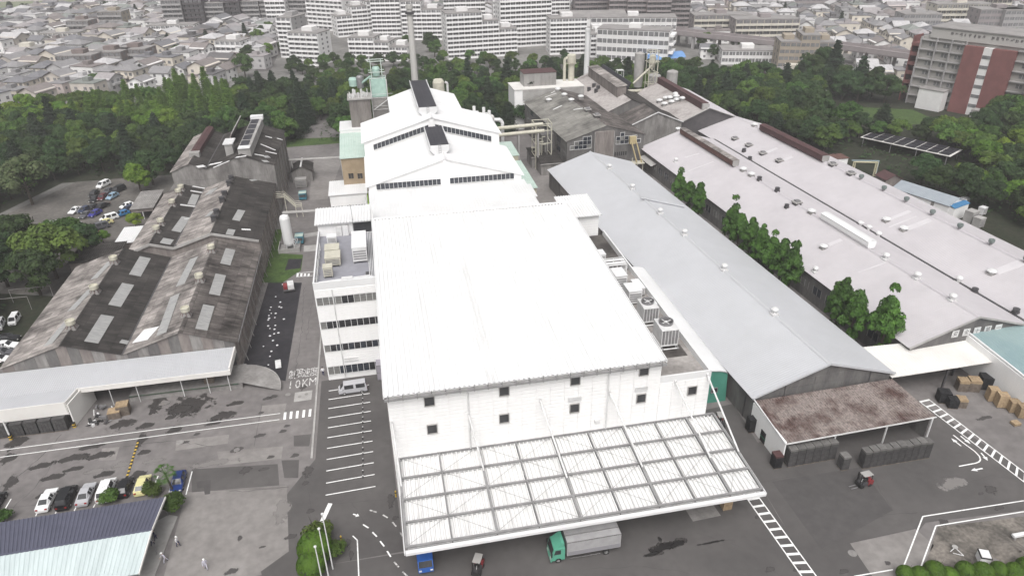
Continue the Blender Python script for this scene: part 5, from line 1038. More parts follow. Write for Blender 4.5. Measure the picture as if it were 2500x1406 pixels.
# ---------------------------------------------------------------- old cluster at the back right
KF = (55.6, 199.6, TH)
KP = [(0, 10.5), (12.4, 14.3), (24.8, 10.5)]
k1 = saw_block('old_grey_mill', 'old grey gabled mill with lichen-stained roof and stepped white window frames', KP, 0, 49, ['olive_roof', 'streak_roof'], 'grey_clad', .5, .04, 'mill', .5, KF)
b_ = MB(); b_.box(8.6, 14.6, -.9, -.001, 0, 12.6); b_.build('centre_bay', M['brown_clad'], k1)
for x in (8.4, 14.6): b_ = MB(); b_.box(x-.09, x+.09, -1.1, -.92, 1, 12.6); b_.build('downpipe', M['concrete_l'], k1)
def grid_window(t, x0, z0, nx, hts, w, h, y):
    for i in range(nx):
        for j in range(hts[i]):
            b_ = MB(); xa, za = x0+i*w, z0+j*h; b_.box(xa+.06, xa+w-.06, y-.05, y-.002, za+.06, za+h-.06); o = b_.build('window_pane', M['glass_blue' if (i*3+j*5) % 4 else 'glass_pale'], t)
            b_ = MB(); b_.box(xa-.06, xa+w+.06, y-.14, y-.052, za-.06, za+.06); b_.box(xa-.06, xa+w+.06, y-.14, y-.052, za+h-.06, za+h+.06); b_.box(xa-.06, xa+.06, y-.14, y-.052, za+.06, za+h-.06); b_.box(xa+w-.06, xa+w+.06, y-.14, y-.052, za+.06, za+h-.06); b_.build('window_frame', M['white_steel'], o)
grid_window(k1, .9, 7.6, 5, [1, 2, 2, 3, 3], 1.35, 1.25, 0); grid_window(k1, 15.6, 8.0, 6, [2, 3, 2, 2, 2, 1], 1.35, 1.2, 0)
for k in range(6): b_ = MB(); b_.box(15.4+k*.7, 15.8+k*.7, -.05, -.002, 4.4, 5.6); b_.build('window_pane', M['glass'], k1)
for k in range(9):
    for z in (5.0, 8.0): b_ = MB(); y = 1.5+k*5.1; b_.box(-.06, -.002, y, y+3.4, z, z+1.5); b_.build('window', M['glass_pale' if (k+int(z)) % 3 else 'glass_blue'], k1)
b_ = MB(); b_.box(-4.4, -.1, 12, 17, 0, 9.2); b_.build('side_tower', M['grey_clad'], k1)
for kind, px, py in (('mushroom', 1362, 222), ('mushroom', 1378, 235), ('mushroom', 1340, 248), ('mushroom', 1395, 248), ('mushroom', 1418, 240), ('box', 1435, 271), ('box', 1457, 285)): on_slope_vent(k1, KF, KP, 0, kind, px, py, 1.1)
for p, q, w in (((1350, 268), (1372, 258), .7), ((1330, 238), (1358, 228), .5), ((1400, 268), (1440, 262), .6), ((1345, 228), (1360, 220), .5)): roof_strip(k1, KF, KP, 0, p, q, w, 'white_steel')
# yellow conveyor
t = thing('yellow_conveyor', 'yellow steel conveyor rising against the old grey mill', 'conveyor', (76, 197, 0)); ym = mat('ochre_paint', (.42, .35, .20), (.36, .29, .17), 1, .6)
for dx in (0, 1.5): b_ = MB(); b_.beam((75.2+dx, 198.3, 9.8), (76.4+dx, 194.6, 3.0), .25, .35); b_.build('rail', ym, t, True)
b_ = MB(); b_.box(74.8, 76.8, 197.9, 199.0, 8.6, 10.8); b_.build('head_box', ym, t, True)
for x, y in ((75.5, 196.8), (78.2, 194.8), (76.2, 194.4)): b_ = MB(); b_.box(x-.1, x+.1, y-.1, y+.1, 0, 4.6); b_.build('leg', M['beige_steel'], t, True)
b_ = MB(); b_.box(75.2, 78.6, 194.2, 196.9, 3.4, 3.6); b_.build('platform', M['beige_steel'], t, True)
# dark little sheds left of the mill
for (x0, x1, y0, y1, lab) in ((47.8, 54.6, 200.3, 206.2, 'low shed with dark roof at the foot of the old grey mill, nearer one'), (46.6, 54.4, 207.4, 215, 'low shed with dark roof at the foot of the old grey mill, farther one')):
    t = shed_flat('dark_roof_shed', lab, x0, x1, y0, y1, 3.6, 'moss_roof', 'grey_clad_l', 4.3)
    b_ = MB(); b_.box(x0-.35, x1+.35, y0-.42, y0-.31, 3.5, 3.75); b_.build('eaves_trim', M['concrete_l'], t, True)
# pale block, metal penthouse, cyclone
t = thing('pale_block', 'pale windowless block behind the old grey mill', 'building', (63, 256, 0))
b_ = MB(); b_.box(49.8, 75.5, 250.5, 262, 0, 14.2); b_.build('wall', M['white_panel'], t, True); b_ = MB(); b_.box(49.6, 75.7, 250.3, 262.2, 14.2, 14.45); b_.build('roof', M['cream_roof'], t, True)
b_ = MB(); b_.box(52.8, 75.6, 250.2, 250.49, 10.6, 14.15); b_.build('front_band', M['concrete_l'], t, True)
t = thing('metal_penthouse', 'ribbed grey metal box on the roof of the pale block', 'penthouse', (60, 257, 14.45))
b_ = MB(); b_.box(-6, 6, -3, 4, 0, 4.6); b_.build('wall', M['concrete_l'], t); b_ = MB()
for k in range(24): b_.box(-6+k*.5, -5.85+k*.5, -3.08, -3.001, 0, 4.6)
b_.build('ribs', M['grey_clad_l'], t, kind='stuff'); b_ = MB(); b_.box(-6.2, 6.2, -3.2, 4.2, 4.6, 4.75); b_.build('roof', M['red_roof'], t)
t = thing('cyclone_tower', 'cream cylindrical dust collector with bent pipe beside the white chimney', 'dust collector', (73.2, 259.6, 14.4))
b_ = MB(); b_.lathe((0, 0, 0), [(1.15, 0), (1.15, 6.3), (1.6, 6.5), (1.6, 9.2), (1.3, 9.5)], 18); b_.build('shell', M['beige_steel'], t)
b_ = MB(); b_.path([(-2.6, 0, 0), (-2.6, 0, 7.6), (-2.2, 0, 8.2), (-1.4, 0, 8.2)], .55, 10); b_.build('duct', M['beige_steel'], t); b_ = MB(); b_.lathe((0, 0, 6.2), [(1.9, 0), (1.9, .1), (1.3, .1)], 18); b_.build('walkway', M['beige_steel'], t)
# chimneys
t = thing('white_chimney', 'slim plain white chimney rising from the dark trees', 'chimney', (88.3, 290, 0)); b_ = MB(); b_.lathe((0, 0, 0), [(1.25, 0), (1.0, 27.8), (.85, 27.8), (.8, 27)], 20); b_.build('stack', M['white_roof'], t)
b_ = MB(); b_.lathe((0, 0, 26.6), [(1.1, 0), (1.12, .5)], 20); b_.build('band', M['white_steel'], t)
t = thing('grey_chimney', 'tall grey concrete chimney with ladder behind the rear hall', 'chimney', (13.3, 225, 0)); b_ = MB(); b_.lathe((0, 0, 0), [(1.3, 0), (.84, 46.0), (1.05, 46.1), (1.1, 47.2), (.82, 47.2), (.75, 46)], 20); b_.build('stack', mat('chimney_concrete', (.46, .448, .43), (.38, .37, .355), .25, .9, stretch=(1, 1, .15)), t)
b_ = MB(); b_.lathe((0, 0, 44.6), [(1.3, 0), (1.35, .7), (1.0, .7)], 16); b_.build('gallery', M['dark_steel'], t)
for x in (-.2, .2): b_ = MB(); b_.beam((1.35, x, 24), (1.05, x, 46), .05, .05); b_.build('ladder_rail', M['grey_steel'], t)
t = thing('pale_cylinder', 'cream cylindrical vessel with pipe behind the rear hall monitor', 'vessel', (19.4, 213, 0)); b_ = MB(); b_.lathe((0, 0, 0), [(1.7, 0), (1.7, 27.0), (1.3, 27.8)], 18); b_.build('shell', M['beige_steel'], t); b_ = MB(); b_.path([(1.9, -.4, 27), (2.6, -.4, 26.6), (2.6, -.4, 20)], .35, 10); b_.build('duct', M['white_steel'], t)
t = thing('silo_row', 'round white settling tank with capped pipes right of the rear hall', 'tank', (30.5, 210, 0)); b_ = MB(); b_.lathe((0, 0, 0), [(4.9, 0), (4.9, 16.5), (4.7, 16.8), (.5, 17.3)], 24); b_.build('shell', mat('stained_white', (.62, .61, .59), (.42, .40, .38), .4, .7, stretch=(1, 1, .2)), t)
for k in range(7): b_ = MB(); a = k*.9; b_.tube((3.4*math.cos(a), 3.0*math.sin(a), 16.6), (3.4*math.cos(a), 3.0*math.sin(a), 18.4+.4*(k % 3)), .5, n=10); b_.build('stack_pipe', M['white_roof'], t)
b_ = MB(); b_.path([(4.4, -1, 15.8), (6.6, -1, 15.6), (7.2, -1, 14.6), (7.2, -1, 8)], .55, 10); b_.build('duct', M['white_roof'], t)
t = thing('cross_ducts', 'pair of big cream ducts crossing from the rear hall to the mill pipework', 'ducts', (40, 214, 0))
for dz in (0, 1.6): b_ = MB(); b_.tube((30.6, 205+dz, 12+dz), (50, 206+dz, 12.2+dz), .55, n=10); b_.build('duct', M['beige_steel'], t, True)
for x in (34, 42, 48): b_ = MB(); b_.box(x-.2, x+.2, 205.2, 206.6, 0, 11.6); b_.build('support', M['concrete_l'], t, True)
t = thing('pipe_tower', 'cream steel pipe tower in the gap between rear hall and old mill', 'pipe tower', (50, 209, 0)); r_ = random.Random(9)
for x in (-2.5, 2.5):
    for y in (-2.5, 2.5): b_ = MB(); b_.box(x-.12, x+.12, y-.12, y+.12, 0, 14); b_.build('column', M['beige_steel'], t)
for z in (4, 8, 12, 14): b_ = MB(); b_.box(-2.7, 2.7, -2.7, -2.5, z, z+.2); b_.box(-2.7, 2.7, 2.5, 2.7, z, z+.2); b_.box(-2.7, -2.5, -2.5, 2.5, z, z+.2); b_.box(2.5, 2.7, -2.5, 2.5, z, z+.2); b_.build('frame', M['beige_steel'], t)
for k in range(12): b_ = MB(); x, y = r_.uniform(-2, 2), r_.uniform(-2, 2); z = r_.uniform(6, 14); b_.path([(x, y, 0), (x, y, z), (x+r_.uniform(-2, 2), y, z)], r_.uniform(.12, .4), 8); b_.build('pipe', M['concrete_l' if k % 2 else 'beige_steel'], t)
# side annexes right of the main halls
for (x0, x1, y0, y1, z, rm, wm, lab) in ((31.7, 36.2, 178, 189, 14.6, 'mint', 'tan_light', 'pale green roofed side annex by the rear gabled hall'), (31.6, 36.6, 158, 177.6, 12.8, 'mint', 'tan_light', 'longer side annex with pale roof along the near gabled hall'), (31.6, 34.8, 150.6, 157.6, 13.6, 'white_roof', 'white_panel', 'small white corner block right of the near gabled hall')):
    shed_flat('side_annex', lab, x0, x1, y0, y1, z, rm, wm, z+.3, 'annex')
# K2, K3, K4
M['slate_clad'] = mat('slate_cladding', (.085, .08, .083), (.065, .06, .063), .5, .85)
M['pale_worn'] = mat('pale_worn_roof', (.36, .335, .325), (.18, .16, .15), .16, .85, ramp=(.5, .72), fine=(1, .15))
k2 = saw_block('worn_roof_mill', 'worn pale-roofed mill with long beige ridge wall behind the old grey mill', [(73.0, 9.5), (85.0, 14.8), (97.0, 9.6)], 226, 272, ['pale_worn', 'moss_roof'], 'grey_clad', .5, .04, 'mill')
t = thing('ridge_wall_monitor', 'long beige clad ridge monitor on the worn pale mill roof', 'roof monitor', (84, 250, 14)); b_ = MB(); b_.box(82.4, 85.6, 233.5, 268, 13.6, 17.2); b_.build('wall', M['brown_clad'], t, True); b_ = MB(); b_.sheet((85.9, 268.3, 17.8), (85.9, 233.2, 17.8), (82.1, 233.2, 17.3), (82.1, 268.3, 17.3), .5, .04, .08); b_.build('roof_sheet', M['worn_roof'], t, True)
b_ = MB(); b_.xprism([(85.9, 14), (86.2, 14), (88.4, 17.9), (88.1, 17.9)], 236, 268); b_.build('screen_sheet', M['black_sheet'], t, True)
for px, py in ((1438, 222), (1455, 226), (1460, 218), (1450, 213)): vent(k2, 'dark', on_plane(px, py, (73.0, 0, 9.5), Vector((-5.3, 0, 12)).normalized()), 1.2)
k3 = saw_block('brown_roof_gable', 'small brown-roofed gabled building with ribbed pale front', [(80.6, 9.8), (89.4, 13.4), (98.0, 9.8)], 213.4, 225.6, ['streak_roof', 'moss_roof'], 'grey_clad_l', .5, .04, 'building')
for (xa, za), (xb, zb) in (((80.2, 9.7), (89.4, 13.45)), ((89.4, 13.45), (98.4, 9.7))): b_ = MB(); b_.beam((xa, 213.0, za), (xb, 213.0, zb), .2, .3); b_.build('verge_trim', M['white_steel'], k3, True)
for k in range(34): b_ = MB(); x = 80.8+k*.51; b_.box(x, x+.2, 213.3, 213.399, 6.0, 9.6+3.4*(1-abs(x-89.4)/8.8)); b_.build('cladding_rib', M['grey_clad_l'], k3, True)
k4 = saw_block('dark_gable_mill', 'mill with dark gable and dark red ridge monitor near the right-hand trees', [(98.2, 9.4), (107.4, 13.4), (118.8, 9.2)], 214.2, 256, ['pale_worn', 'pink_roof'], 'slate_clad', .5, .04, 'mill')
for (xa, za), (xb, zb) in (((97.8, 9.3), (107.4, 13.45)), ((107.4, 13.45), (119.2, 9.1))): b_ = MB(); b_.beam((xa, 213.8, za), (xb, 213.8, zb), .2, .25); b_.build('verge_trim', M['concrete_l'], k4, True)
t = thing('ridge_monitor', 'dark red ridge monitor of the dark-gabled mill before the right-hand trees', 'roof monitor', (106.4, 234, 13)); b_ = MB(); b_.box(105.5, 107.7, 215.5, 255, 12.6, 14.8); b_.build('casing', M['red_roof'], t, True); b_ = MB(); b_.box(105.4, 107.8, 214.8, 215.5, 12.7, 14.6); b_.build('end_plate', M['concrete_l'], t, True)
for px, py in ((1610, 250), (1626, 244), (1640, 253), (1622, 258), (1636, 243), (1651, 240), (1652, 248), (1666, 245), (1650, 234)): vent(k4, 'mushroom', on_plane(px, py, (98.2, 0, 9.4), Vector((-4.0, 0, 9.2)).normalized()), 1.25)
t = thing('hopper_tower', 'cream steel hopper tower with tank and gantry among the old roofs', 'hopper tower', (104, 258, 0))
b_ = MB(); b_.lathe((-3.4, 4, 10), [(1.6, 0), (1.9, 6), (1.9, 12.4), (.4, 13)], 14); b_.build('silo', M['concrete_l'], t)
for x in (-1.5, 1.8):
    for y in (-1.6, 1.6): b_ = MB(); b_.box(x-.12, x+.12, y-.12, y+.12, 8, 24); b_.build('column', M['beige_steel'], t)
for z in (12, 16, 20, 23.8): b_ = MB(); b_.box(-2, 2.3, -1.8, -1.6, z, z+.2); b_.box(-2, 2.3, 1.6, 1.8, z, z+.2); b_.box(-2, -1.8, -1.6, 1.6, z, z+.2); b_.box(2.1, 2.3, -1.6, 1.6, z, z+.2); b_.build('platform', M['beige_steel'], t)
for k in range(6): b_ = MB(); b_.beam((-1.5+3.3*(k % 2), -1.6, 8+k*2.6), (1.8-3.3*(k % 2), -1.6, 10.6+k*2.6), .12, .12); b_.build('brace', M['beige_steel'], t)
b_ = MB(); b_.lathe((.2, 0, 17), [(.3, 0), (1.2, 2.4), (1.2, 5), (.5, 5.6)], 12); b_.build('hopper', M['beige_steel'], t)
b_ = MB(); b_.tube((-12, -6, 11), (-1, 0, 9.4), .6, n=8); b_.tube((2, 0, 20), (-8, -3, 13), .35, n=8); b_.build('chute', M['beige_steel'], t)
t = thing('roof_fan_frame', 'small white framed fan on the roofs left of the hopper tower', 'fan', (93, 262, 12)); b_ = MB(); b_.lathe((0, 0, 0), [(.9, 0), (.7, 2.4), (.3, 3)], 10); b_.build('fan', M['white_steel'], t)
for x in (-1.2, 1.2):
    for y in (-1, 1): b_ = MB(); b_.box(x-.08, x+.08, y-.08, y+.08, 0, 4.6); b_.build('post', M['white_steel'], t)
b_ = MB(); b_.box(-1.3, 1.3, -1.1, 1.1, 4.6, 4.75); b_.build('frame_top', M['white_steel'], t)
for x, y, r_, h, lab in ((117, 268, 2.2, 13.5, 'larger grey round silo beside the trees right of the hopper tower'), (110.5, 270, 2.4, 12, 'lower grey round silo nearer the hopper tower')):
    t = thing('silo', lab, 'silo', (x, y, 0)); b_ = MB(); b_.lathe((0, 0, 0), [(r_, 0), (r_, h), (r_*.9, h+.3), (.2, h+.9)], 20); b_.build('shell', M['concrete_l'], t); b_ = MB(); b_.lathe((0, 0, h*.6), [(r_+.06, 0), (r_+.06, .15)], 20); b_.build('band', M['grey_steel'], t)
# ---------------------------------------------------------------- yard behind the lilac halls
t = thing('pipe_gantry', 'yellow and pale blue pipe gantry behind the outer lilac hall', 'gantry', (141, 181, 0)); pc = mat('pale_blue_steel', (.30, .38, .42), None); yc = mat('pale_yellow_steel', (.46, .43, .30), None)
for dx in (0, .6): b_ = MB(); b_.path([(138.3+dx, 179, 0), (138.3+dx, 179, 4.2), (144.3+dx, 177, 4.2), (144.3+dx, 177, 0)], .18, 8); b_.build('pipe', yc, t, True)
b_ = MB(); b_.path([(137.8, 179.4, 4.6), (145.3, 177.2, 4.6), (145.3, 177.2, 0)], .13, 8); b_.build('pipe', pc, t, True)
t = thing('blue_cabin', 'small cabin with white top and blue base behind the outer lilac hall', 'cabin', (137.5, 186, 0)); b_ = MB(); b_.box(-2.5, 2.5, -2, 2, 0, 1.8); b_.build('base', mat('steel_blue', (.08, .16, .24), None), t); b_ = MB(); b_.box(-2.5, 2.5, -2, 2, 1.8, 3.6); b_.build('wall', M['white_panel'], t); b_ = MB(); b_.box(-2.7, 2.7, -2.2, 2.2, 3.6, 3.8); b_.build('roof', M['rust'], t)
small_house('brick_hut', 'small hut with dark red roof behind the outer lilac hall', 139.5, 144.5, 165.5, 170, 3.2, 4.4, 'brown_clad', 'red_roof')
t = thing('blue_grey_warehouse', 'pale warehouse with blue-grey roof and bright blue awning behind the lilac halls', 'warehouse', (142, 152, 0), R(20), scale=.86); 
b_ = MB(); b_.xprism([(-4, 0), (4, 0), (4, 4.6), (0, 6.2), (-4, 4.6)], -9, 9); b_.build('wall', M['white_panel'], t)
for s_ in (-1, 1): b_ = MB(); b_.sheet((0, 9.3, 6.35), (0, -9.3, 6.35), (s_*4.4, -9.3, 4.6), (s_*4.4, 9.3, 4.6), .5, .04, .08); b_.build('roof_slope', mat('blue_grey_sheet', (.30, .33, .36), (.26, .29, .32), .3, .5), t)
for y in (-4.5, 3.4): b_ = MB(); b_.box(-4.1, -4.001, y, y+.9, 0, 4.5); b_.build('wall_stripe', M['concrete'], t)
b_ = MB(); b_.sheet((-4.0, -9.0, 4.9), (4.0, -9.0, 4.9), (4.0, -10.8, 4.3), (-4.0, -10.8, 4.3), .4, .05, .05); b_.build('awning', mat('bright_blue_sheet', (.05, .16, .30), None), t)
b_ = MB(); b_.box(-3.8, 3.8, -10.6, -9.05, 0, 4.2); b_.build('porch_wall', M['white_panel'], t)
r_ = random.Random(21)
for i, (px, py, w, d, h, lab) in enumerate(((2365, 545, 2.6, 2.2, 3.0, 'tall grey transformer cabinet nearest the lilac roof at right'), (2385, 555, 2.2, 2.0, 2.3, 'lower grey transformer cabinet beside the tall one'), (2338, 512, 2, 2, 2.4, 'white equipment box behind the blue-awning warehouse'), (2352, 503, 1.6, 1.6, 2.0, 'small white equipment box next to the trees behind the blue awning'), (2395, 525, 1.8, 1.4, 1.8, 'white box on the gravel right of the transformer cabinets'))):
    q = at(px, py); box_unit('transformer_cabinet' if i < 2 else 'equipment_box', (q.x, q.y, 0), w, d, h, lab, 'cabinet', 'concrete_l' if i < 2 else 'white_steel', .3)
t = thing('solar_carport', 'flat carport roof with rows of dark panels among the right-hand trees', 'carport', (169, 194, 0), R(30))
b_ = MB(); b_.box(-5, 5, -14, 14, 3.0, 3.15); b_.build('roof', M['cream_roof'], t)
for i in range(3):
    for j in range(8): b_ = MB(); b_.box(-4.6+i*3.2, -2.0+i*3.2, -13.4+j*3.4, -10.4+j*3.4, 3.3, 3.4); b_.build('solar_panel', M['black_sheet'], t)
for x in (-4.6, 4.6):
    for y in (-13, -4, 4, 13): b_ = MB(); b_.box(x-.1, x+.1, y-.1, y+.1, 0, 3); b_.build('post', M['grey_steel'], t)
def mast(px, py, h, label, name='lamp_post', arm=True):
    q = at(px, py); t = thing(name, label, 'lamp post', (q.x, q.y, 0)); b_ = MB(); b_.tube((0, 0, 0), (0, 0, h), .1, .06, 8); b_.build('pole', M['grey_steel'], t)
    b_ = MB(); b_.box(-.5, .5, -.12, .12, h-.05, h+.2); b_.build('lamp_head', M['white_steel'], t); return t
mast(2295, 352, 8, 'lamp post standing at the far end of the solar carport'); mast(2490, 365, 7, 'lamp post at the right edge beside trees and solar carport'); mast(2405, 505, 6, 'lamp post by the transformer yard'); mast(2005, 280, 9, 'lamp post among the trees before the brown hillside'); mast(548, 245, 14, 'tall twin-headed light mast rising out of the left woods')
# ================================================================ vehicles
def paint(name, col, rough=.28): return mat('car_paint_'+name, col, tuple(c*.94 for c in col), 2, rough, spec=.5)
PAINT = dict(white=paint('white', (.78, .78, .78)), silver=paint('silver', (.42, .42, .44)), black=paint('black', (.012, .012, .014)), grey=paint('grey', (.09, .09, .10)), blue=paint('blue', (.012, .035, .16)), azure=paint('azure', (.04, .16, .34)), cream=paint('cream', (.62, .58, .30)), maroon=paint('maroon', (.09, .02, .025)), navy=paint('navy', (.02, .03, .07)), sky=paint('sky', (.25, .36, .46)), indigo=paint('indigo', (.03, .03, .22)))
CARK = dict(
 sedan=(4.5, 1.75, 1.45, [(0, .42, .48, .78), (.03, .62, .66, .84), (.27, .80, .86, .84), (.42, .88, 1.42, .66), (.68, .90, 1.43, .66), (.85, .90, 1.0, .76), (.97, .84, .90, .8), (1, .6, .62, .76)], (2, 3), (4, 5)),
 hatch=(4.0, 1.7, 1.52, [(0, .42, .48, .78), (.03, .66, .70, .84), (.22, .84, .90, .84), (.38, .92, 1.48, .68), (.80, .95, 1.5, .68), (.95, .95, 1.05, .76), (1, .6, .64, .78)], (2, 3), (4, 5)),
 mini=(4.6, 1.75, 1.85, [(0, .5, .56, .8), (.03, .78, .84, .86), (.16, .95, 1.02, .86), (.32, 1.05, 1.78, .74), (.90, 1.08, 1.82, .74), (.985, 1.05, 1.2, .8), (1, .6, .66, .8)], (2, 3), (4, 5)),
 van=(4.85, 1.75, 2.0, [(0, .55, .62, .84), (.015, .9, .98, .88), (.06, 1.05, 1.12, .88), (.19, 1.15, 1.92, .78), (.95, 1.15, 1.98, .78), (.99, 1.1, 1.3, .84), (1, .6, .66, .84)], (2, 3), (4, 5)),
 kei=(3.4, 1.48, 1.8, [(0, .5, .56, .84), (.02, .8, .88, .88), (.09, .95, 1.02, .88), (.24, 1.05, 1.72, .78), (.93, 1.05, 1.78, .78), (.99, 1.0, 1.15, .84), (1, .55, .6, .84)], (2, 3), (4, 5)))
def make_car(kind):
    L_, W_, H_, st, ws, rs = CARK[kind]; t = thing(kind+'_car', 'car', 'car'); hw = W_/2
    ring = lambda s_: [(-hw*.9, .28), (-hw, .45), (-hw*.985, s_[1]), (-hw*s_[3], s_[2]), (hw*s_[3], s_[2]), (hw*.985, s_[1]), (hw, .45), (hw*.9, .28)]
    rows = []
    for i, s_ in enumerate(st):
        k = .90 if i in (0, len(st)-1) else 1.0; y = -L_/2+s_[0]*L_; rows.append([(x*k, y, z) for x, z in ring(s_)])
    b_ = MB(); b_.grid(rows, True); b_.face(*reversed(rows[0])); b_.face(*rows[-1]); b_.build('body', PAINT['white'], t)
    def lerp(a, c, f_): return Vector(a).lerp(Vector(c), f_)
    def pane(name, q, ins, nrm):
        c = sum((Vector(p) for p in q), Vector())/4; b_ = MB(); pts = [Vector(p).lerp(c, ins)+Vector(nrm)*.018 for p in q]; b_.face(*pts); b_.face(*[p-Vector(nrm)*.01 for p in reversed(pts)]); b_.build(name, M['glass'], t)
    a, c = ws; A, C = rows[a], rows[c]; n = Vector((0, -(C[3][2]-A[3][2]), C[3][1]-A[3][1])).normalized(); pane('windscreen', [A[3], A[4], C[4], C[3]], .10, n)
    a, c = rs; A, C = rows[a], rows[c]; n = Vector((0, (A[3][2]-C[3][2]), C[3][1]-A[3][1])).normalized(); pane('rear_window', [A[3], A[4], C[4], C[3]], .12, n)
    for s_ in (-1, 1):
        i2, i3 = (2, 3) if s_ < 0 else (5, 4)
        for (ia, fa, ib, fb) in ((ws[0], .55, ws[1], 1), (ws[1], 0, rs[0], 0)):
            if ia == ib: continue
            A, C = rows[ia], rows[ib]
            if ia == ws[0]: continue
            mid = lambda k, f_: [lerp(A[k], C[k], f_)]
            for f0, f1 in ((0, .48), (.52, 1)):
                q = [lerp(A[i2], C[i2], f0), lerp(A[i2], C[i2], f1), lerp(A[i3], C[i3], f1), lerp(A[i3], C[i3], f0)]
                pane('side_window', q, .13, (s_*1.0, 0, .25))
    for x in (-hw*.92, hw*.92):
        for y in (-L_*.31, L_*.30):
            b_ = MB(); s_ = 1 if x > 0 else -1; b_.tube((x-s_*.1, y, .31), (x+s_*.085, y, .31), .31, n=14); w = b_.build('wheel', M['tyre'], t)
            b_ = MB(); b_.tube((x+s_*.07, y, .31), (x+s_*.095, y, .31), .19, n=10); b_.build('rim', M['chrome'], w)
    for x in (-hw*.68, hw*.68):
        z = st[1][1]-.12; b_ = MB(); b_.box(x-.17, x+.17, -L_/2-.02, -L_/2+.12, z-.08, z+.06); b_.build('headlight', M['lamp'], t)
        b_ = MB(); b_.box(x-.15, x+.15, L_/2-.1, L_/2+.02, .68, .86); b_.build('tail_light', M['tail'], t)
    b_ = MB(); b_.box(-hw*.55, hw*.55, -L_/2-.015, -L_/2+.05, .38, .52); b_.build('grille', M['black'], t)
    for x in (-hw-.12, hw+.0): b_ = MB(); y = -L_/2+st[ws[0]][0]*L_+.45; b_.box(x, x+.12, y, y+.1, st[ws[0]][2]+.02, st[ws[0]][2]+.16); b_.build('mirror', PAINT['black'], t)
    return register(t)
PROTO = {}
def car(kind, col, px, py, head, label, group=None, s=1.0):
    """head: compass heading of the nose in degrees clockwise from +Y"""
    q = at(px, py); rz = R(180-head)
    if kind not in PROTO:
        bpy.context.view_layer.update(); PROTO[kind] = make_car(kind); bpy.context.view_layer.update(); register(PROTO[kind]); USED.add(kind); t = PROTO[kind]
        t.location = (q.x, q.y, .01); t.rotation_euler = (0, 0, rz); t['label'] = label
        for c in CH[t.name]:
            if c.name.split('.')[0] == 'body': c.material_slots[0].link = 'OBJECT'; c.material_slots[0].material = PAINT[col]
        if group: t['group'] = group
        return t
    return copy_tree(PROTO[kind], (q.x, q.y, .01), rz, None, label, group, {'body': PAINT[col]})
USED = set()
G1 = 'cars parked behind the gate house'
d_ = at(469, 1150)-at(454, 1207); hd = math.degrees(math.atan2(d_.x, d_.y))
for kind, col, px, py, lab in (('sedan', 'white', 118, 1226, 'white saloon at the left end of the row behind the gate house'), ('mini', 'black', 166, 1221, 'black people carrier with pale roof, second in the gate house row'), ('sedan', 'silver', 213, 1212, 'silver saloon between the black carrier and a white car'), ('mini', 'white', 263, 1203, 'white car behind a small green shrub in the gate house row'), ('hatch', 'black', 307, 1196, 'black hatchback between white and pale yellow cars'), ('hatch', 'cream', 351, 1190, 'pale yellow hatchback in the gate house row'), ('hatch', 'blue', 438, 1181, 'dark blue hatchback under the palm tree'), ('hatch', 'black', -8, 1232, 'black car cut off at the left edge of the picture')):
    car(kind, col, px, py, hd+(180 if col in ('blue',) else 0), lab, G1)
G2 = 'cars parked beside the old factory at the left edge'
for kind, col, px, py, h, lab in (('kei', 'white', 38, 787, 176, 'white box van facing the viewer at the left edge lot'), ('kei', 'white', 2, 800, 170, 'white van half cut off at the left edge'), ('sedan', 'black', 20, 831, 96, 'black saloon beside the old factory gutter'), ('sedan', 'white', 16, 849, 96, 'bright white saloon between two dark cars at the left edge'), ('sedan', 'grey', 6, 866, 96, 'dark grey saloon below the white one at the left edge'), ('hatch', 'white', -2, 883, 96, 'white hatchback lowest in the left edge lot')): car(kind, col, px, py, h, lab, G2)
G3 = 'cars in the car park by the woods'
for kind, col, px, py, h, lab in (('mini', 'white', 254, 456, 205, 'white people carrier alone at the far end of the car park'), ('hatch', 'black', 231, 478, 190, 'black hatchback leftmost of the far cluster in the car park'), ('sedan', 'black', 233, 490, 190, 'black saloon with pale front at the near left of the far cluster'), ('hatch', 'maroon', 252, 486, 190, 'dark red hatchback in the far cluster of the car park'), ('sedan', 'grey', 266, 471, 200, 'dark grey car with white roof edge behind the light blue one'), ('hatch', 'sky', 276, 484, 205, 'light blue hatchback in the far cluster of the car park'), ('mini', 'black', 291, 468, 205, 'black people carrier nearest the bright green tree'),
    ('sedan', 'white', 186, 518, 200, 'white saloon at the left of the middle row in the car park'), ('hatch', 'navy', 208, 517, 205, 'dark navy hatchback in the middle row of the car park'), ('sedan', 'black', 228, 511, 205, 'black saloon in the middle of the car park row'), ('sedan', 'black', 250, 508, 212, 'black saloon at the right end of the middle row'), ('sedan', 'grey', 212, 529, 200, 'dark grey saloon with bright front in the middle row'), ('hatch', 'indigo', 234, 526, 205, 'vivid blue hatchback in the middle of the car park'),
    ('van', 'silver', 148, 556, 100, 'silver van at the near left of the car park'), ('sedan', 'silver', 177, 550, 100, 'silver saloon parked behind the silver van'), ('hatch', 'white', 312, 507, 230, 'white car next to the grey-roofed open shed'), ('hatch', 'azure', 300, 527, 230, 'bright blue hatchback by the grass strip'), ('hatch', 'navy', 314, 515, 230, 'dark car between the white and bright blue ones'), ('mini', 'white', 268, 538, 235, 'white people carrier beside the pale yellow car'), ('hatch', 'cream', 258, 549, 235, 'pale yellow car in the near row of the car park'), ('mini', 'grey', 245, 559, 240, 'grey people carrier in the near row of the car park'), ('hatch', 'white', 224, 578, 240, 'white hatchback half hidden by the near shrub'), ('sedan', 'white', 221, 587, 240, 'white saloon nearest the dark shed')): car(kind, col, px, py, h, lab, G3)
q = at(863, 956); car('van', 'silver', 863, 955, 270-1, 'silver minibus parked at the head of the bays beside the warehouse')
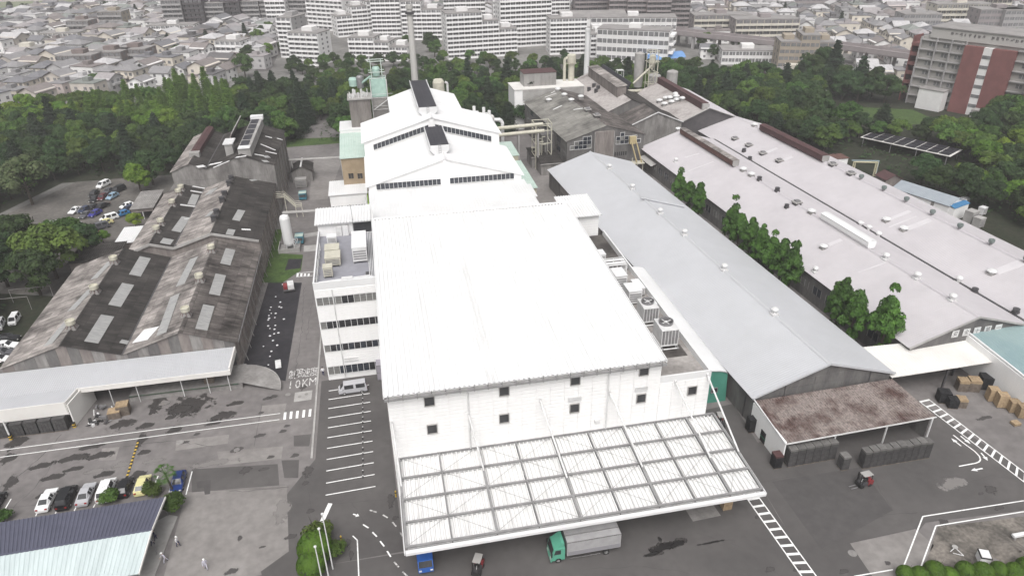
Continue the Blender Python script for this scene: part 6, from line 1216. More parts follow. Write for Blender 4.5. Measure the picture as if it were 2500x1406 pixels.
# green lorry
t = thing('lorry', 'lorry with mint green cab and grey box body under the canopy edge', 'lorry', (20.5, 61.1, 0), R(-90)); gm = paint('mint', (.10, .34, .24)); gb_ = mat('grey_lorry_box', (.36, .355, .36), (.31, .305, .31), 1, .4)
# local: nose at -y
b_ = MB(); b_.yprism([(-4.55, .5), (-2.75, .5), (-2.75, 2.55), (-4.2, 2.55), (-4.5, 1.45)], -1.1, 1.1); b_.build('cab', gm, t)
b_ = MB(); b_.yprism([(-4.1, 2.56), (-2.85, 2.56), (-2.85, 3.35), (-3.2, 3.3)], -1.0, 1.0); b_.build('wind_deflector', gm, t)
b_ = MB(); b_.face((-.98, -4.52, 1.5), (.98, -4.52, 1.5), (.98, -4.24, 2.45), (-.98, -4.24, 2.45)); b_.build('windscreen', M['glass'], t)
for s_ in (-1, 1):
    b_ = MB(); b_.face((s_*1.112, -4.2, 1.55), (s_*1.112, -3.3, 1.55), (s_*1.112, -3.3, 2.3), (s_*1.112, -4.0, 2.3)); b_.build('side_window', M['glass'], t)
    b_ = MB(); b_.box(s_*1.3-.08, s_*1.3+.08, -4.6, -4.45, 1.5, 2.1); b_.build('mirror', M['black'], t)
    b_ = MB(); b_.box(s_*.75-.22, s_*.75+.22, -4.6, -4.54, .65, .85); b_.build('headlight', M['lamp'], t)
b_ = MB(); b_.box(-1.12, 1.12, -4.62, -4.45, .35, .62); b_.build('bumper', gm, t)
b_ = MB(); b_.box(-1.15, 1.15, -2.5, 4.6, 1.05, 3.35); b_.build('box_body', gb_, t)
for x in (-1.17, 1.09): b_ = MB(); b_.box(x, x+.08, -2.52, 4.62, 3.3, 3.42); b_.build('roof_rail', M['chrome'], t)
b_ = MB(); b_.box(-.06, .06, -2.5, 4.6, 3.36, 3.42); b_.build('roof_seam', M['chrome'], t)
for s_ in (-1, 1): b_ = MB(); b_.box(s_*1.16-.01, s_*1.16+.01, -2.4, 4.5, 1.1, 1.75); b_.build('side_board', mat('lilac_grey_panel', (.24, .235, .25), None), t)
b_ = MB(); b_.box(-.45, .45, -4.0, 4.5, .6, .95); b_.build('chassis', M['dark_steel'], t)
for s_ in (-1, 1): b_ = MB(); b_.tube((s_*1.08, -2.1, .45), (s_*1.08, 2.0, .45), .04, n=6); b_.build('side_guard', M['chrome'], t)
for y in (-3.6, 2.75):
    for s_ in (-1, 1):
        b_ = MB(); b_.tube((s_*.82, y, .42), (s_*1.1, y, .42), .42, n=16); w = b_.build('wheel', M['tyre'], t); b_ = MB(); b_.tube((s_*1.08, y, .42), (s_*1.12, y, .42), .24, n=12); b_.build('rim', M['chrome'], w)
# blue flatbed truck
q = at(1041, 1398); t = thing('blue_truck', 'bright blue flatbed truck nosing out from under the canopy', 'truck', (q.x, q.y+2.7, 0)); bm = paint('truck_blue', (.025, .10, .36))
b_ = MB(); b_.yprism([(-3.0, .5), (-1.3, .5), (-1.3, 2.1), (-2.55, 2.1), (-2.95, 1.3)], -.95, .95); b_.build('cab', bm, t)
b_ = MB(); b_.face((-.85, -2.98, 1.32), (.85, -2.98, 1.32), (.82, -2.58, 2.04), (-.82, -2.58, 2.04)); b_.build('windscreen', M['glass'], t)
b_ = MB(); b_.box(-1.0, 1.0, -1.15, 3.1, .85, .98); b_.build('bed', bm, t)
for a in ((-1.0, -.94, -1.15, 3.1), (.94, 1.0, -1.15, 3.1), (-.94, .94, -1.15, -1.09), (-.94, .94, 3.04, 3.1)): b_ = MB(); b_.box(*a, .98, 1.45); b_.build('bed_side', bm, t)
b_ = MB(); b_.box(-.94, .94, .2, .35, .98, 1.4); b_.build('load_bar', M['dark_steel'], t)
for y in (-2.2, 1.8):
    for s_ in (-1, 1): b_ = MB(); b_.tube((s_*.7, y, .36), (s_*.95, y, .36), .36, n=14); b_.build('wheel', M['tyre'], t)
for s_ in (-.7, .7): b_ = MB(); b_.box(s_-.17, s_+.17, -3.03, -2.97, .72, .92); b_.build('headlight', M['lamp'], t)
# forklifts
def forklift(px, py, rz, label, col='red'):
    q = at(px, py); t = thing('forklift', label, 'forklift', (q.x, q.y, 0), rz)   # forks toward -x
    b_ = MB(); b_.xprism([(-.7, .3), (1.15, .3), (1.2, .95), (.7, 1.15), (.5, .8), (-.7, .7)], -.52, .52); b_.build('chassis', M['dark_steel'], t)
    b_ = MB(); b_.xprism([(.45, .28), (1.3, .35), (1.32, 1.0), (.9, 1.2), (.45, 1.1)], -.55, .55); b_.build('counterweight', M[col], t)
    b_ = MB(); b_.box(-.5, 1.0, -.5, .5, 2.08, 2.16); b_.build('overhead_guard', M['concrete_l'], t)
    for x in (-.6, .95):
        for y in (-.46, .46): b_ = MB(); b_.beam((x, y, .7), (x*.85+.05, y, 2.1), .07, .07); b_.build('guard_post', M['black'], t)
    b_ = MB(); b_.box(-.1, .4, -.3, .3, .95, 1.1); b_.box(.35, .45, -.3, .3, 1.1, 1.5); b_.build('seat', M['black'], t)
    for y in (-.35, .3): b_ = MB(); b_.box(-.92, -.8, y, y+.1, .1, 2.5); b_.build('mast_rail', M['black'], t)
    b_ = MB(); b_.box(-.98, -.9, -.5, .5, .35, .9); b_.build('carriage', M['black'], t)
    for y in (-.3, .2): b_ = MB(); b_.box(-2.1, -.95, y, y+.12, .1, .16); b_.build('fork', M['grey_steel'], t)
    for x, r_ in ((-.55, .32), (.8, .26)):
        for s_ in (-1, 1): b_ = MB(); b_.tube((x, s_*.42, r_), (x, s_*.6, r_), r_, n=12); b_.build('wheel', M['tyre'], t)
    b_ = MB(); b_.tube((-.35, 0, .8), (-.2, 0, 1.25), .04, n=6); b_.build('steering_column', M['white_steel'], t)
forklift(2105, 1184, R(6), 'red forklift with grey roof guard crossing the yard near the block stacks')
forklift(1166, 1394, R(65), 'dark forklift at the shadowed front edge of the canopy')
forklift(1757, 1040, R(80), 'forklift half hidden by the corner strut of the canopy')
# ================================================================ stacked goods
def stack_mesh(w, d, h, layers, m_, mt):
    def mk():
        r_ = random.Random(int(w*100+h*10)); b_ = MB(); lh = h/layers
        for k in range(layers):
            j = r_.uniform(-.012, .012); b_.cur = 1 if k == layers-1 else 0
            n = 4
            for i in range(n): b_.box(-w/2+i*w/n+.012+j, -w/2+(i+1)*w/n-.012+j, -d/2, d/2, .14+k*lh, .14+(k+1)*lh-.02)
        return b_.mesh('block_layers', [M[m_], M[mt]])
    return shared(('stack', w, d, h, m_), mk)
def pallet_mesh(w, d):
    def mk():
        b_ = MB()
        for k in range(5): x = -w/2+k*(w-.14)/4; b_.box(x, x+.14, -d/2, d/2, .1, .13)
        for y in (-d/2, -.06, d/2-.12): b_.box(-w/2, w/2, y, y+.12, 0, .1)
        return b_.mesh('pallet', M['wood_d'])
    return shared(('pal', w, d), mk)
def stack(px, py, w, d, h, label, m_='block', mt='block_top', layers=8, rz=0.0, name='block_stack', group=None, strap=None, cat='stack'):
    q = at(px, py) if py is not None else Vector((px[0], px[1], 0)); t = thing(name, label, cat, (q.x, q.y, 0), rz, group)
    obj('pallet', pallet_mesh(w, d), t); obj('block_layers', stack_mesh(w, d, h, layers, m_, mt), t, kind='stuff')
    if strap: b_ = MB(); b_.box(-w/2-.02, w/2+.02, -d/2-.02, d/2+.02, h*.5, h*.5+.12); b_.build('strap', M[strap], t)
    return t
ORD = ['first', 'second', 'third', 'fourth', 'fifth', 'sixth', 'seventh', 'eighth', 'ninth', 'tenth', 'eleventh', 'twelfth']
GB = 'grey block stacks at the rusty shed'
for i in range(6): stack((54.9+i*1.32, 70.2+i*.03), None, 1.22, 1.2, 3.2, 'dark grey block stack under the rusty roof, %s from the white side wall' % ORD[i], layers=9, group=GB)
a, c = at(2104, 1145), at(2268, 1118)
for i in range(10):
    q = a.lerp(c, (i+.5)/10); stack((q.x, q.y+.6), None, (c-a).length/10-.06, 1.25, 3.0+.12*(i % 3), 'grey block stack in the long row before the rusty shed, %s from its left end' % ORD[i], layers=9, rz=math.atan2(c.y-a.y, c.x-a.x), group=GB)
stack(2056, 1141, 1.2, 1.25, 2.4, 'single grey block stack standing alone between the two rows', layers=7)
for px, py, lab, st_ in ((1832, 1050, 'black wrapped stack by the white shed wall, farthest of three', None), (1868, 1078, 'black wrapped stack with green strap beside the white shed wall', 'tarp_g'), (1884, 1092, 'low black wrapped stack behind the red-topped one', None)): stack(px, py, 1.3, 1.3, 2.4 if st_ is None else 2.0, lab, 'tarp', 'tarp', 5, name='wrapped_stack', strap=st_)
stack(1893, 1137, 1.25, 1.3, 2.3, 'black stack with dull red top at the corner of the white shed wall', 'tarp', 'red_roof', 7, name='wrapped_stack')
for px, py, w, h, m_, lab in ((2300, 978, 1.8, 1.9, 'tarp', 'black wrapped goods nearest the dark opening under the cream canopy'), (2322, 992, 1.5, 1.6, 'tarp', 'lower black wrapped goods beside the painted walkway'), (2343, 990, 1.5, 1.5, 'wood_d', 'brown topped crate stack before the black goods'), (2345, 950, 1.6, 2.0, 'wood_d', 'brown crate stack against the white wall'), (2372, 950, 1.8, 2.1, 'wood_d', 'pair-wide brown crate stack beside the black bale at the wall'), (2402, 945, 2.0, 2.3, 'tarp', 'tall black bale stack against the white wall'),
    (2418, 975, 1.5, 2.2, 'wood', 'pale wooden crate stack at the left of the timber group'), (2440, 990, 1.5, 2.3, 'wood', 'tall pale wooden crate stack in the timber group'), (2458, 968, 1.5, 1.8, 'wood_d', 'darker crate stack behind the timber group'), (2470, 1002, 1.5, 1.9, 'wood', 'lower pale crate stack right of the tall one'), (2492, 1015, 1.6, 2.0, 'wood', 'pale wooden crate stack at the right edge'), (2490, 985, 1.5, 1.8, 'wood_d', 'brown crate stack by the teal-roofed store wall')):
    stack(px, py, w, w*.95, h, lab, m_, 'wood' if m_ != 'tarp' else 'tarp', 4 if m_ != 'tarp' else 3, R(-20), 'crate_stack' if m_ != 'tarp' else 'wrapped_stack')
stack(1771, 1238, 1.3, 1.2, 1.9, 'stack of yellowish wooden crates at the right end of the canopy', 'wood', 'wood', 4, name='crate_stack')
stack(1655, 1232, 2.0, 1.2, .6, 'low pinkish load under the front edge of the canopy', 'wood_d', 'wood_d', 2, name='crate_stack')
stack(2478, 1036, 1.2, 1.0, .4, 'small wooden box on a blue pallet at the right edge', 'wood', 'wood', 2, name='crate_stack')
for k in range(6):
    x = -65.4+k*2.1; stack((x, 102.3), None, 1.9, 1.6, 2.3+.1*(k % 2), 'dark crate stack under the left canopy, %s from the left' % ORD[k], 'block', 'block', 6, name='dark_crate_stack', group='dark crate stacks under the left canopy')
stack((-75, 102.4), None, 2.6, 1.6, 2.6, 'blue covered stack at the far left under the canopy', 'bluebox', 'bluebox', 4, name='blue_stack')
for px, py, h, lab in ((305, 1008, 1.9, 'tall pile of old pallets beside the canopy end wall'), (283, 1016, 1.2, 'lower pile of old pallets next to the scrap heap')): stack(px, py, 1.9, 1.6, h, lab, 'wood_d', 'wood', 7, R(6), name='pallet_pile')
t = thing('scrap_heap', 'heap of metal scrap and machine parts against the white canopy wall', 'scrap', (*at(250, 1018).xy, 0)); r_ = random.Random(4)
for k in range(26):
    x, y, z = r_.uniform(-1.6, 1.6), r_.uniform(-2.4, 2.4), r_.uniform(.15, .9); b_ = MB()
    if k % 3: b_.cbox((x, y, max(0, z-.3)), r_.uniform(.3, 1.3), r_.uniform(.2, .5), r_.uniform(.15, .45), r_.uniform(0, 3))
    else: b_.tube((x, y, z*.4+.1), (x+r_.uniform(-1, 1), y+r_.uniform(-1, 1), z+.2), .08, n=6)
    b_.build('scrap_piece', M[['dark_steel', 'grey_steel', 'white_steel', 'tyre'][k % 4]], t)
# wheel stops in the bays
ws_ = MB(); ws_.box(-.09, .09, -.3, .3, 0, .13); wsm = ws_.mesh('wheel_stop', M['black'])
for k in range(9):
    for s_ in (.6, 1.75):
        o = obj('wheel_stop', wsm, None, (-7.35+.03*k, 78.0+2.52*(k+1)+s_-.3, .03), R(2), label='black rubber wheel stop in the marked bays beside the warehouse', cat='wheel stop', group='wheel stops in the bays')
        b_ = MB(); b_.box(-.095, .095, .08, .22, .01, .135); b_.build('reflector', M['white_steel'], o)
for px, py in ((967, 1212), (834, 1322)):
    q = at(px, py); t = thing('yellow_bollard', 'yellow bollard by the canopy corner' if px > 900 else 'yellow bollard by the flagpole bed', 'bollard', (q.x, q.y, 0)); b_ = MB(); b_.lathe((0, 0, 0), [(.11, 0), (.11, 1.1), (.06, 1.15)], 10); b_.build('post', M['yellow'], t); b_ = MB(); b_.lathe((0, 0, .7), [(.115, 0), (.115, .18)], 10); b_.build('band', M['black'], t)
# flag poles
for (bx, by), lab in (((813, 1388), 'farthest of three white flagpoles in the planting bed'), ((806, 1425), 'middle white flagpole in the planting bed'), ((798, 1470), 'nearest white flagpole, rising from below the picture')):
    q = at(bx, by); t = thing('flagpole', lab, 'flagpole', (q.x, q.y, 0)); b_ = MB(); b_.tube((0, 0, 0), (0, 0, 9.5), .09, .06, 10); b_.build('pole', M['white_roof'], t); b_ = MB(); b_.lathe((0, 0, 9.5), [(.05, 0), (.16, .1), (.16, .22), (.04, .32)], 12); b_.build('finial', M['white_roof'], t)
# gate house
t = thing('gate_house', 'gate house with dark blue and pale sage roof slopes at lower left', 'gate house', (-48, 72, 0))
zr, ze1, ze2 = 4.5, 3.5, 3.3
A, B_, C, D = at(-60, 1284, ze1), at(403, 1213, ze1), at(370, 1293, zr), at(-60, 1365, zr); E_, F_ = at(338, 1400, ze2), at(-60, 1462, ze2)
b_ = MB(); b_.sheet(D, C, B_, A, .45, .06, .12); b_.build('roof_slope', M['navy_roof'], t, True)
b_ = MB(); b_.sheet(D, C, E_, F_, .55, .05, .12); b_.build('roof_slope', M['sage_roof'], t, True)
b_ = MB(); b_.beam(C+Vector((.05, 0, .02)), D+Vector((0, 0, .02)), .25, .18); b_.build('ridge_cap', M['navy_roof'], t, True)
b_ = MB(); b_.beam(B_+Vector((.06, 0, -.05)), C+Vector((.06, 0, -.05)), .12, .3); b_.beam(C+Vector((.06, 0, -.05)), E_+Vector((.06, 0, -.05)), .12, .3); b_.build('verge_trim', M['cream_roof'], t, True)
b_ = MB(); b_.prism([(A.x, A.y-1), (B_.x-3.2, B_.y-1), (E_.x-3.2, E_.y+1), (F_.x, F_.y+1)], 0, 3.2); b_.build('wall', M['grey_clad_l'], t, True)
for p in (B_, C, E_): b_ = MB(); b_.tube((p.x-.4, p.y, 0), (p.x-.4, p.y, 3.3), .06, n=6); b_.build('post', M['grey_steel'], t, True)
pv = MB(); pts = [at(413, 1257), at(434, 1261), at(378, 1406), at(366, 1480), at(300, 1480), at(330, 1300)]; pv.prism([(p.x, p.y) for p in pts][::-1], 0, .12); pv.build('pavement', M['concrete_l'], kind='structure', label='raised pale pavement around the gate house')
# kit in the bottom right corner
t = thing('white_kiosk', 'small white box with black lid behind the clipped shrubs at lower right', 'kiosk', (*at(2398, 1368).xy, 0), R(-25)); b_ = MB(); b_.box(-.6, .6, -.7, .7, 0, 1.1); b_.build('body', M['white_panel'], t); b_ = MB(); b_.box(-.66, .66, -.76, .76, 1.1, 1.22); b_.build('lid', M['black'], t); b_ = MB(); b_.box(-.55, .55, -.65, .65, 1.22, 1.3); b_.build('top', M['white_roof'], t)
t = thing('sign_frame', 'tipped white sign frame with round disc on the rubble', 'sign', (*at(2335, 1352).xy, .05), R(10)); b_ = MB(); b_.beam((-.9, .3, .5), (.1, .5, .6), .07, .07); b_.beam((.1, .5, .6), (.5, -.6, .1), .07, .07); b_.beam((-.6, .1, .3), (.5, -.6, .1), .07, .07); b_.build('frame', M['white_roof'], t); b_ = MB(); b_.lathe((.15, .55, .62), [(.35, 0), (.35, .05)], 14); b_.build('disc', M['concrete_l'], t)
t = thing('soil_mound', 'brown grey mound of spoil at the lower right edge', 'mound', (*at(2465, 1348).xy, 0)); b_ = MB(); rows = []
r_ = random.Random(8)
for j in range(6): rows.append([((2.6*(1-j/5.2)+r_.uniform(-.2, .2))*math.cos(a), (4.2*(1-j/5.2)+r_.uniform(-.2, .2))*math.sin(a)-j*.2, j*.28) for a in [2*math.pi*k/14 for k in range(14)]])
b_.grid(rows, True); b_.build('heap', M['rubble'], t, smooth=True)
t = thing('white_beam', 'white painted beam lying across the spoil at the right edge', 'beam', (*at(2490, 1316).xy, .3)); b_ = MB(); b_.box(-1.4, 3, -.25, .25, .5, .8); b_.build('beam', M['white_roof'], t); b_ = MB(); b_.box(-1.2, -.9, -.2, .2, -.3, .5); b_.box(2, 2.3, -.2, .2, -.3, .5); b_.build('support', M['concrete'], t)
t = thing('parking_frame', 'rusty pipe frame behind the white box van at the left edge', 'frame', (*at(40, 760).xy, 0)); 
for x, y in ((-5, 0), (3, 0), (-2, 4), (6, 4)): b_ = MB(); b_.tube((x, y, 0), (x, y, 3.2), .06, n=6); b_.build('post', M['concrete'], t)
for y, x0, x1 in ((0, -8, 3), (4, -2, 6)): b_ = MB(); b_.tube((x0, y, 3.2), (x1, y, 3.2), .06, n=6); b_.build('rail', M['concrete'], t)
# ================================================================ people
def person(px, py, label, top, legs, head='helmet', rz=0.0, stride=.18, h=1.85, bend=0.0):
    q = at(px, py); t_ = None; k = h/1.75
    J = dict(pelvis=(0, 0, .95), waist=(0, -.01-bend*.1, 1.12), chest=(0, -.02-bend*.2, 1.36), neck=(0, -.02-bend*.25, 1.5), headb=(0, -.04-bend*.28, 1.58), headt=(0, -.04-bend*.3, 1.70))
    V, E2, RR = [], [], []
    def ad(p, r_, par=None):
        V.append(tuple(c*k for c in p)); RR.append(r_*k)
        if par is not None: E2.append((par, len(V)-1))
        return len(V)-1
    pe = ad(J['pelvis'], .145); wa = ad(J['waist'], .135, pe); ch = ad(J['chest'], .165, wa); ne = ad(J['neck'], .062, ch); hb = ad(J['headb'], .085, ne); ad(J['headt'], .095, hb)
    for s_ in (-1, 1):
        hp = ad((s_*.1, 0, .88), .105, pe); kn = ad((s_*.1, -.05-s_*stride*.5, .5), .07, hp); an_ = ad((s_*.1, .02-s_*stride, .09), .045, kn); ad((s_*.11, -.14-s_*stride, .04), .04, an_)
        sh_ = ad((s_*.19, -.02-bend*.2, 1.42), .065, ch); el = ad((s_*.26, .02+s_*stride*.4-bend*.2, 1.14), .048, sh_); wr = ad((s_*.25, -.1+s_*stride*.8-bend*.2, .90), .034, el); ad((s_*.245, -.13+s_*stride*.9-bend*.2, .82), .036, wr)
    me = bpy.data.meshes.new('body'); me.from_pydata(V, E2, []); o = bpy.data.objects.new('body', me); COL.objects.link(o)
    o.modifiers.new('skin', 'SKIN'); 
    for i, sv in enumerate(me.skin_vertices[0].data): sv.radius = (RR[i], RR[i]*(.75 if i in (wa, ch) else 1)); sv.use_root = (i == 0)
    su = o.modifiers.new('sub', 'SUBSURF'); su.levels = 1; su.render_levels = 1
    dg = bpy.context.evaluated_depsgraph_get(); bm_ = bpy.data.meshes.new_from_object(o.evaluated_get(dg)); bpy.data.objects.remove(o)
    bm_.materials.clear()
    for m_ in (M[legs], M[top], M['skin'], M['black']): bm_.materials.append(m_)
    for p in bm_.polygons:
        z = p.center.z/k; x = abs(p.center.x)/k
        p.material_index = 3 if z < .1 else 2 if (z > 1.5 or (z < .9 and x > .2)) else 1 if (z > .98 or x > .2) else 0; p.use_smooth = True
    t = thing('person', label, 'person', (q.x, q.y, .02), rz); obj('body', bm_, t)
    hy = J['headt'][1]*k
    b_ = MB(); b_.lathe((0, hy, 1.66*k), [(.125*k, 0), (.122*k, .05*k), (.09*k, .11*k), (.03*k, .14*k)], 14); b_.box(-.07*k, .07*k, hy-.19*k, hy-.1*k, 1.66*k, 1.68*k); b_.build('helmet' if head == 'helmet' else 'hair', M[head] if head in M else M['black'], t, smooth=True)
    b_ = MB()
    for x in (-.035, .035): b_.cbox((x*k, hy-.094*k, 1.635*k), .02*k, .012*k, .012*k)
    b_.cbox((0, hy-.1*k, 1.6*k), .02*k, .03*k, .03*k); b_.cbox((0, hy-.09*k, 1.57*k), .045*k, .012*k, .01*k); b_.build('face', M['dark_steel'], t, kind='stuff')
    for s_ in (-1, 1):
        b_ = MB(); c = Vector((s_*.245, -.13+s_*stride*.9-bend*.2, .80))*k
        for f_ in range(4): L_ = (.075, .085, .08, .065)[f_]*k; y = c.y+(-.03+.02*f_)*k; b_.tube((c.x, y, c.z+.02*k), (c.x-s_*.012*k, y, c.z-L_*.5), .009*k, .008*k, 5); b_.tube((c.x-s_*.012*k, y, c.z-L_*.5), (c.x-s_*.03*k, y, c.z-L_), .008*k, .006*k, 5)
        b_.tube((c.x-s_*.01*k, c.y-.03*k, c.z+.03*k), (c.x-s_*.02*k, c.y-.06*k, c.z-.02*k), .01*k, .008*k, 5); b_.build('fingers', M['skin'], t, kind='stuff')
    return t
person(436, 1333, 'worker in white shirt, dark trousers and white helmet by the gate house pavement', 'white_cloth', 'navy_cloth', rz=R(70))
person(406, 1371, 'worker in pale overalls with dark blue back stepping off the gate house pavement', 'pale_cloth', 'pale_cloth', rz=R(-60), stride=.28, bend=.5)
person(504, 1388, 'worker in pale overalls and white helmet walking alone across the concrete', 'pale_cloth', 'pale_cloth', rz=R(20), stride=.22)
M['hair'] = M['black']
person(381, 1318, 'dark-clothed worker standing under the gate house eaves', 'navy_cloth', 'navy_cloth', 'hair', rz=R(120))
person(374, 1331, 'worker in white helmet half under the gate house roof edge', 'white_cloth', 'navy_cloth', rz=R(100))
person(790, 917, 'person in white shirt walking beside the four-storey office block', 'white_cloth', 'navy_cloth', 'hair', rz=R(180))
M['hair'] = M['black']
# ================================================================ vegetation
LEAF = dict(
 mid=mat('leaf_mid_green', (.100, .168, .032), (.052, .098, .021), .35, .8, orand=.28, hue=.025, trans=.25, fine=(.9, .25)),
 bright=mat('leaf_yellow_green', (.155, .245, .030), (.09, .16, .022), .35, .8, orand=.2, hue=.02, trans=.25, fine=(.9, .25)),
 dark=mat('leaf_dark_green', (.044, .080, .024), (.023, .046, .015), .35, .8, orand=.28, hue=.02, trans=.2, fine=(.9, .25)),
 pine=mat('needle_dark', (.030, .052, .026), (.016, .030, .017), .35, .85, orand=.25, hue=.02, trans=.15, fine=(.9, .25)),
 dawn=mat('needle_fresh_green', (.12, .205, .034), (.07, .135, .024), .35, .8, orand=.15, trans=.25, fine=(.9, .2)),
 row=mat('leaf_glossy_green', (.070, .155, .024), (.034, .080, .014), .8, .65, orand=.2, trans=.2, fine=(1.4, .25)),
 clip=mat('clipped_leaf_green', (.085, .16, .014), (.045, .095, .010), 1.5, .7, orand=.2, trans=.15, fine=(3, .2)),
 bloom=mat('leaf_pale_bloom', (.12, .15, .07), (.05, .08, .026), .6, .8, orand=.1, trans=.2))
def leaf_mesh(name, C, N, S, seed):
    r_ = np.random.default_rng(seed); n = len(C); N = N/np.linalg.norm(N, axis=1)[:, None]
    a = r_.normal(size=(n, 3)); a -= (a*N).sum(1)[:, None]*N; a /= np.linalg.norm(a, axis=1)[:, None]; b_ = np.cross(N, a)
    S = S[:, None]; asp = r_.uniform(.55, .9, (n, 1))
    v = np.stack([C-a*S, C-b_*S*asp, C+a*S, C+b_*S*asp], 1).reshape(-1, 3)
    me = bpy.data.meshes.new(name); me.vertices.add(4*n); me.vertices.foreach_set('co', v.ravel())
    me.loops.add(4*n); me.loops.foreach_set('vertex_index', np.arange(4*n)); me.polygons.add(n); me.polygons.foreach_set('loop_start', np.arange(n)*4); me.polygons.foreach_set('loop_total', np.full(n, 4)); me.update(); me.validate(); return me
def crown_blobs(seed, rx, rz, zc, nb, nl, br, size, up=.15, taper=0.0):
    r_ = np.random.default_rng(seed); C, N, S = [], [], []
    for k in range(nb):
        d = r_.normal(size=3); d /= np.linalg.norm(d); d[2] = abs(d[2])*.95-.25 if k % 3 else d[2]
        q = r_.uniform(.55, .92); w = 1-taper*max(0, d[2])
        c = np.array([d[0]*rx*q*w, d[1]*rx*q*w, zc+d[2]*rz*q]); rb = br*r_.uniform(.7, 1.25)
        m_ = nl//nb; e = r_.normal(size=(m_, 3)); e /= np.linalg.norm(e, axis=1)[:, None]; e[:, 2] = np.where(e[:, 2] < -.25, -e[:, 2], e[:, 2])
        rad = rb*r_.uniform(.72, 1.08, (m_, 1)); C.append(c+e*rad*np.array([1, 1, .8])); N.append(e+r_.normal(size=(m_, 3))*.35+np.array([0, 0, up])); S.append(r_.uniform(.6, 1.3, m_)*size)
    return np.concatenate(C), np.concatenate(N), np.concatenate(S)
def crown_cone(seed, r0, h, z0, nl, size, tiers=9, droop=.25, power=1.0):
    r_ = np.random.default_rng(seed); C, N, S = [], [], []; m_ = nl//tiers//7
    for t in range(tiers):
        f_ = t/(tiers-1); z = z0+h*f_**.95; rr = r0*(1-f_)**power+.35
        for k in range(7):
            a = 2*math.pi*(k+r_.uniform(-.3, .3))/7+t*.7; L_ = rr*r_.uniform(.75, 1.12); u = r_.uniform(0, 1, m_)**.6
            rad = u*L_; sp = .16*L_+.25
            p = np.stack([rad*math.cos(a)+r_.normal(size=m_)*sp, rad*math.sin(a)+r_.normal(size=m_)*sp, z-droop*rad+r_.normal(size=m_)*.22*h/tiers], 1); C.append(p)
            N.append(np.stack([np.full(m_, math.cos(a)*.5), np.full(m_, math.sin(a)*.5), np.full(m_, 1.0)], 1)+r_.normal(size=(m_, 3))*.4); S.append(r_.uniform(.6, 1.3, m_)*size)
    return np.concatenate(C), np.concatenate(N), np.concatenate(S)
def trunk_mesh(h, r0, limbs, seed, spread=2.2):
    r_ = random.Random(seed); b_ = MB(); b_.tube((0, 0, -.1), (.1, .05, h*.55), r0, r0*.7, 8); b_.tube((.1, .05, h*.55), (.15, .1, h), r0*.7, r0*.25, 8)
    for k in range(limbs):
        a = k*2.4+r_.uniform(-.3, .3); z = h*r_.uniform(.35, .8); b_.tube((.1, .05, z), (spread*math.cos(a), spread*math.sin(a), z+r_.uniform(1, 2.2)), r0*.35, r0*.12, 6)
    return b_.mesh('trunk', M['trunk'])
TREES = {}
def tree_kind(kind, i):
    k = (kind, i)
    if k in TREES: return TREES[k]
    sd = sum(map(ord, kind))*31+i
    if kind in ('broad', 'bright', 'deep'):
        sh = [(5.0, 4.8, 6.6, 30, 5400, 1.8), (4.3, 5.2, 6.8, 26, 4800, 1.7), (5.6, 4.3, 6.2, 32, 5800, 1.8), (4.7, 5.0, 7.2, 22, 5000, 2.0)][i % 4]
        C, N, S = crown_blobs(sd, sh[0], sh[1], sh[2], sh[3], sh[4], sh[5], .36); mt = LEAF[{'broad': 'mid', 'bright': 'bright', 'deep': 'dark'}[kind]]; tr = trunk_mesh(8.5, .34, 7, sd)
    elif kind == 'pine':
        C, N, S = crown_cone(sd, [4.2, 3.6, 4.8][i % 3], [12, 14, 11][i % 3], 2.2, 4800, .40, 11, .22, .85); mt = LEAF['pine']; tr = trunk_mesh(15, .3, 6, sd, 1.6)
    elif kind == 'dawn':
        C, N, S = crown_cone(sd, 3.0, 14, 3.0, 4600, .36, 14, -.05, .8); mt = LEAF['dawn']; tr = trunk_mesh(16.5, .3, 4, sd, 1.0)
    elif kind == 'row':
        C, N, S = crown_blobs(sd, [1.8, 1.95, 1.7][i % 3], [4.0, 3.8, 4.2][i % 3], 4.2, 46, 6400, .68, .18, taper=.92); mt = LEAF['row']; tr = trunk_mesh(6, .2, 4, sd, .9)
    elif kind == 'shrub':
        C, N, S = crown_blobs(sd, .75, .7, .85, 14, 2000, .52, .11); mt = LEAF['mid']; tr = trunk_mesh(.9, .06, 4, sd, .3)
    elif kind == 'clip':
        r_ = np.random.default_rng(sd); n = 3200; e = r_.normal(size=(n, 3)); e /= np.linalg.norm(e, axis=1)[:, None]; e[:, 2] = np.where(e[:, 2] < -.5, -e[:, 2], e[:, 2])
        C = e*np.array([1.0, 1.0, .95])*r_.uniform(.93, 1.03, (n, 1))+np.array([0, 0, 1.0]); N = e+r_.normal(size=(n, 3))*.25; S = r_.uniform(.06, .10, n); mt = LEAF['clip']; tr = trunk_mesh(.9, .07, 4, sd, .4)
    me = leaf_mesh('crown', C, N, S, sd); me.materials.append(mt); TREES[k] = (me, tr); return TREES[k]
KINDNAME = dict(broad='broadleaf_tree', bright='broadleaf_tree', deep='evergreen_broadleaf', pine='conifer_tree', dawn='conifer_tree', row='evergreen_tree', shrub='shrub', clip='clipped_shrub')
def tree(kind, i, x, y, s, label, group=None, rz=None, sz=1.0, z=0.0, name=None, leaf=None):
    me, tr = tree_kind(kind, i); t = thing(name or KINDNAME[kind], label, 'shrub' if kind in ('shrub', 'clip') else 'tree', (x, y, z), rng.uniform(0, 6.3) if rz is None else rz, group, (s, s, s*sz))
    o = obj('crown', me, t); obj('trunk', tr, t)
    if leaf: o.material_slots[0].link = 'OBJECT'; o.material_slots[0].material = LEAF[leaf]
    return t
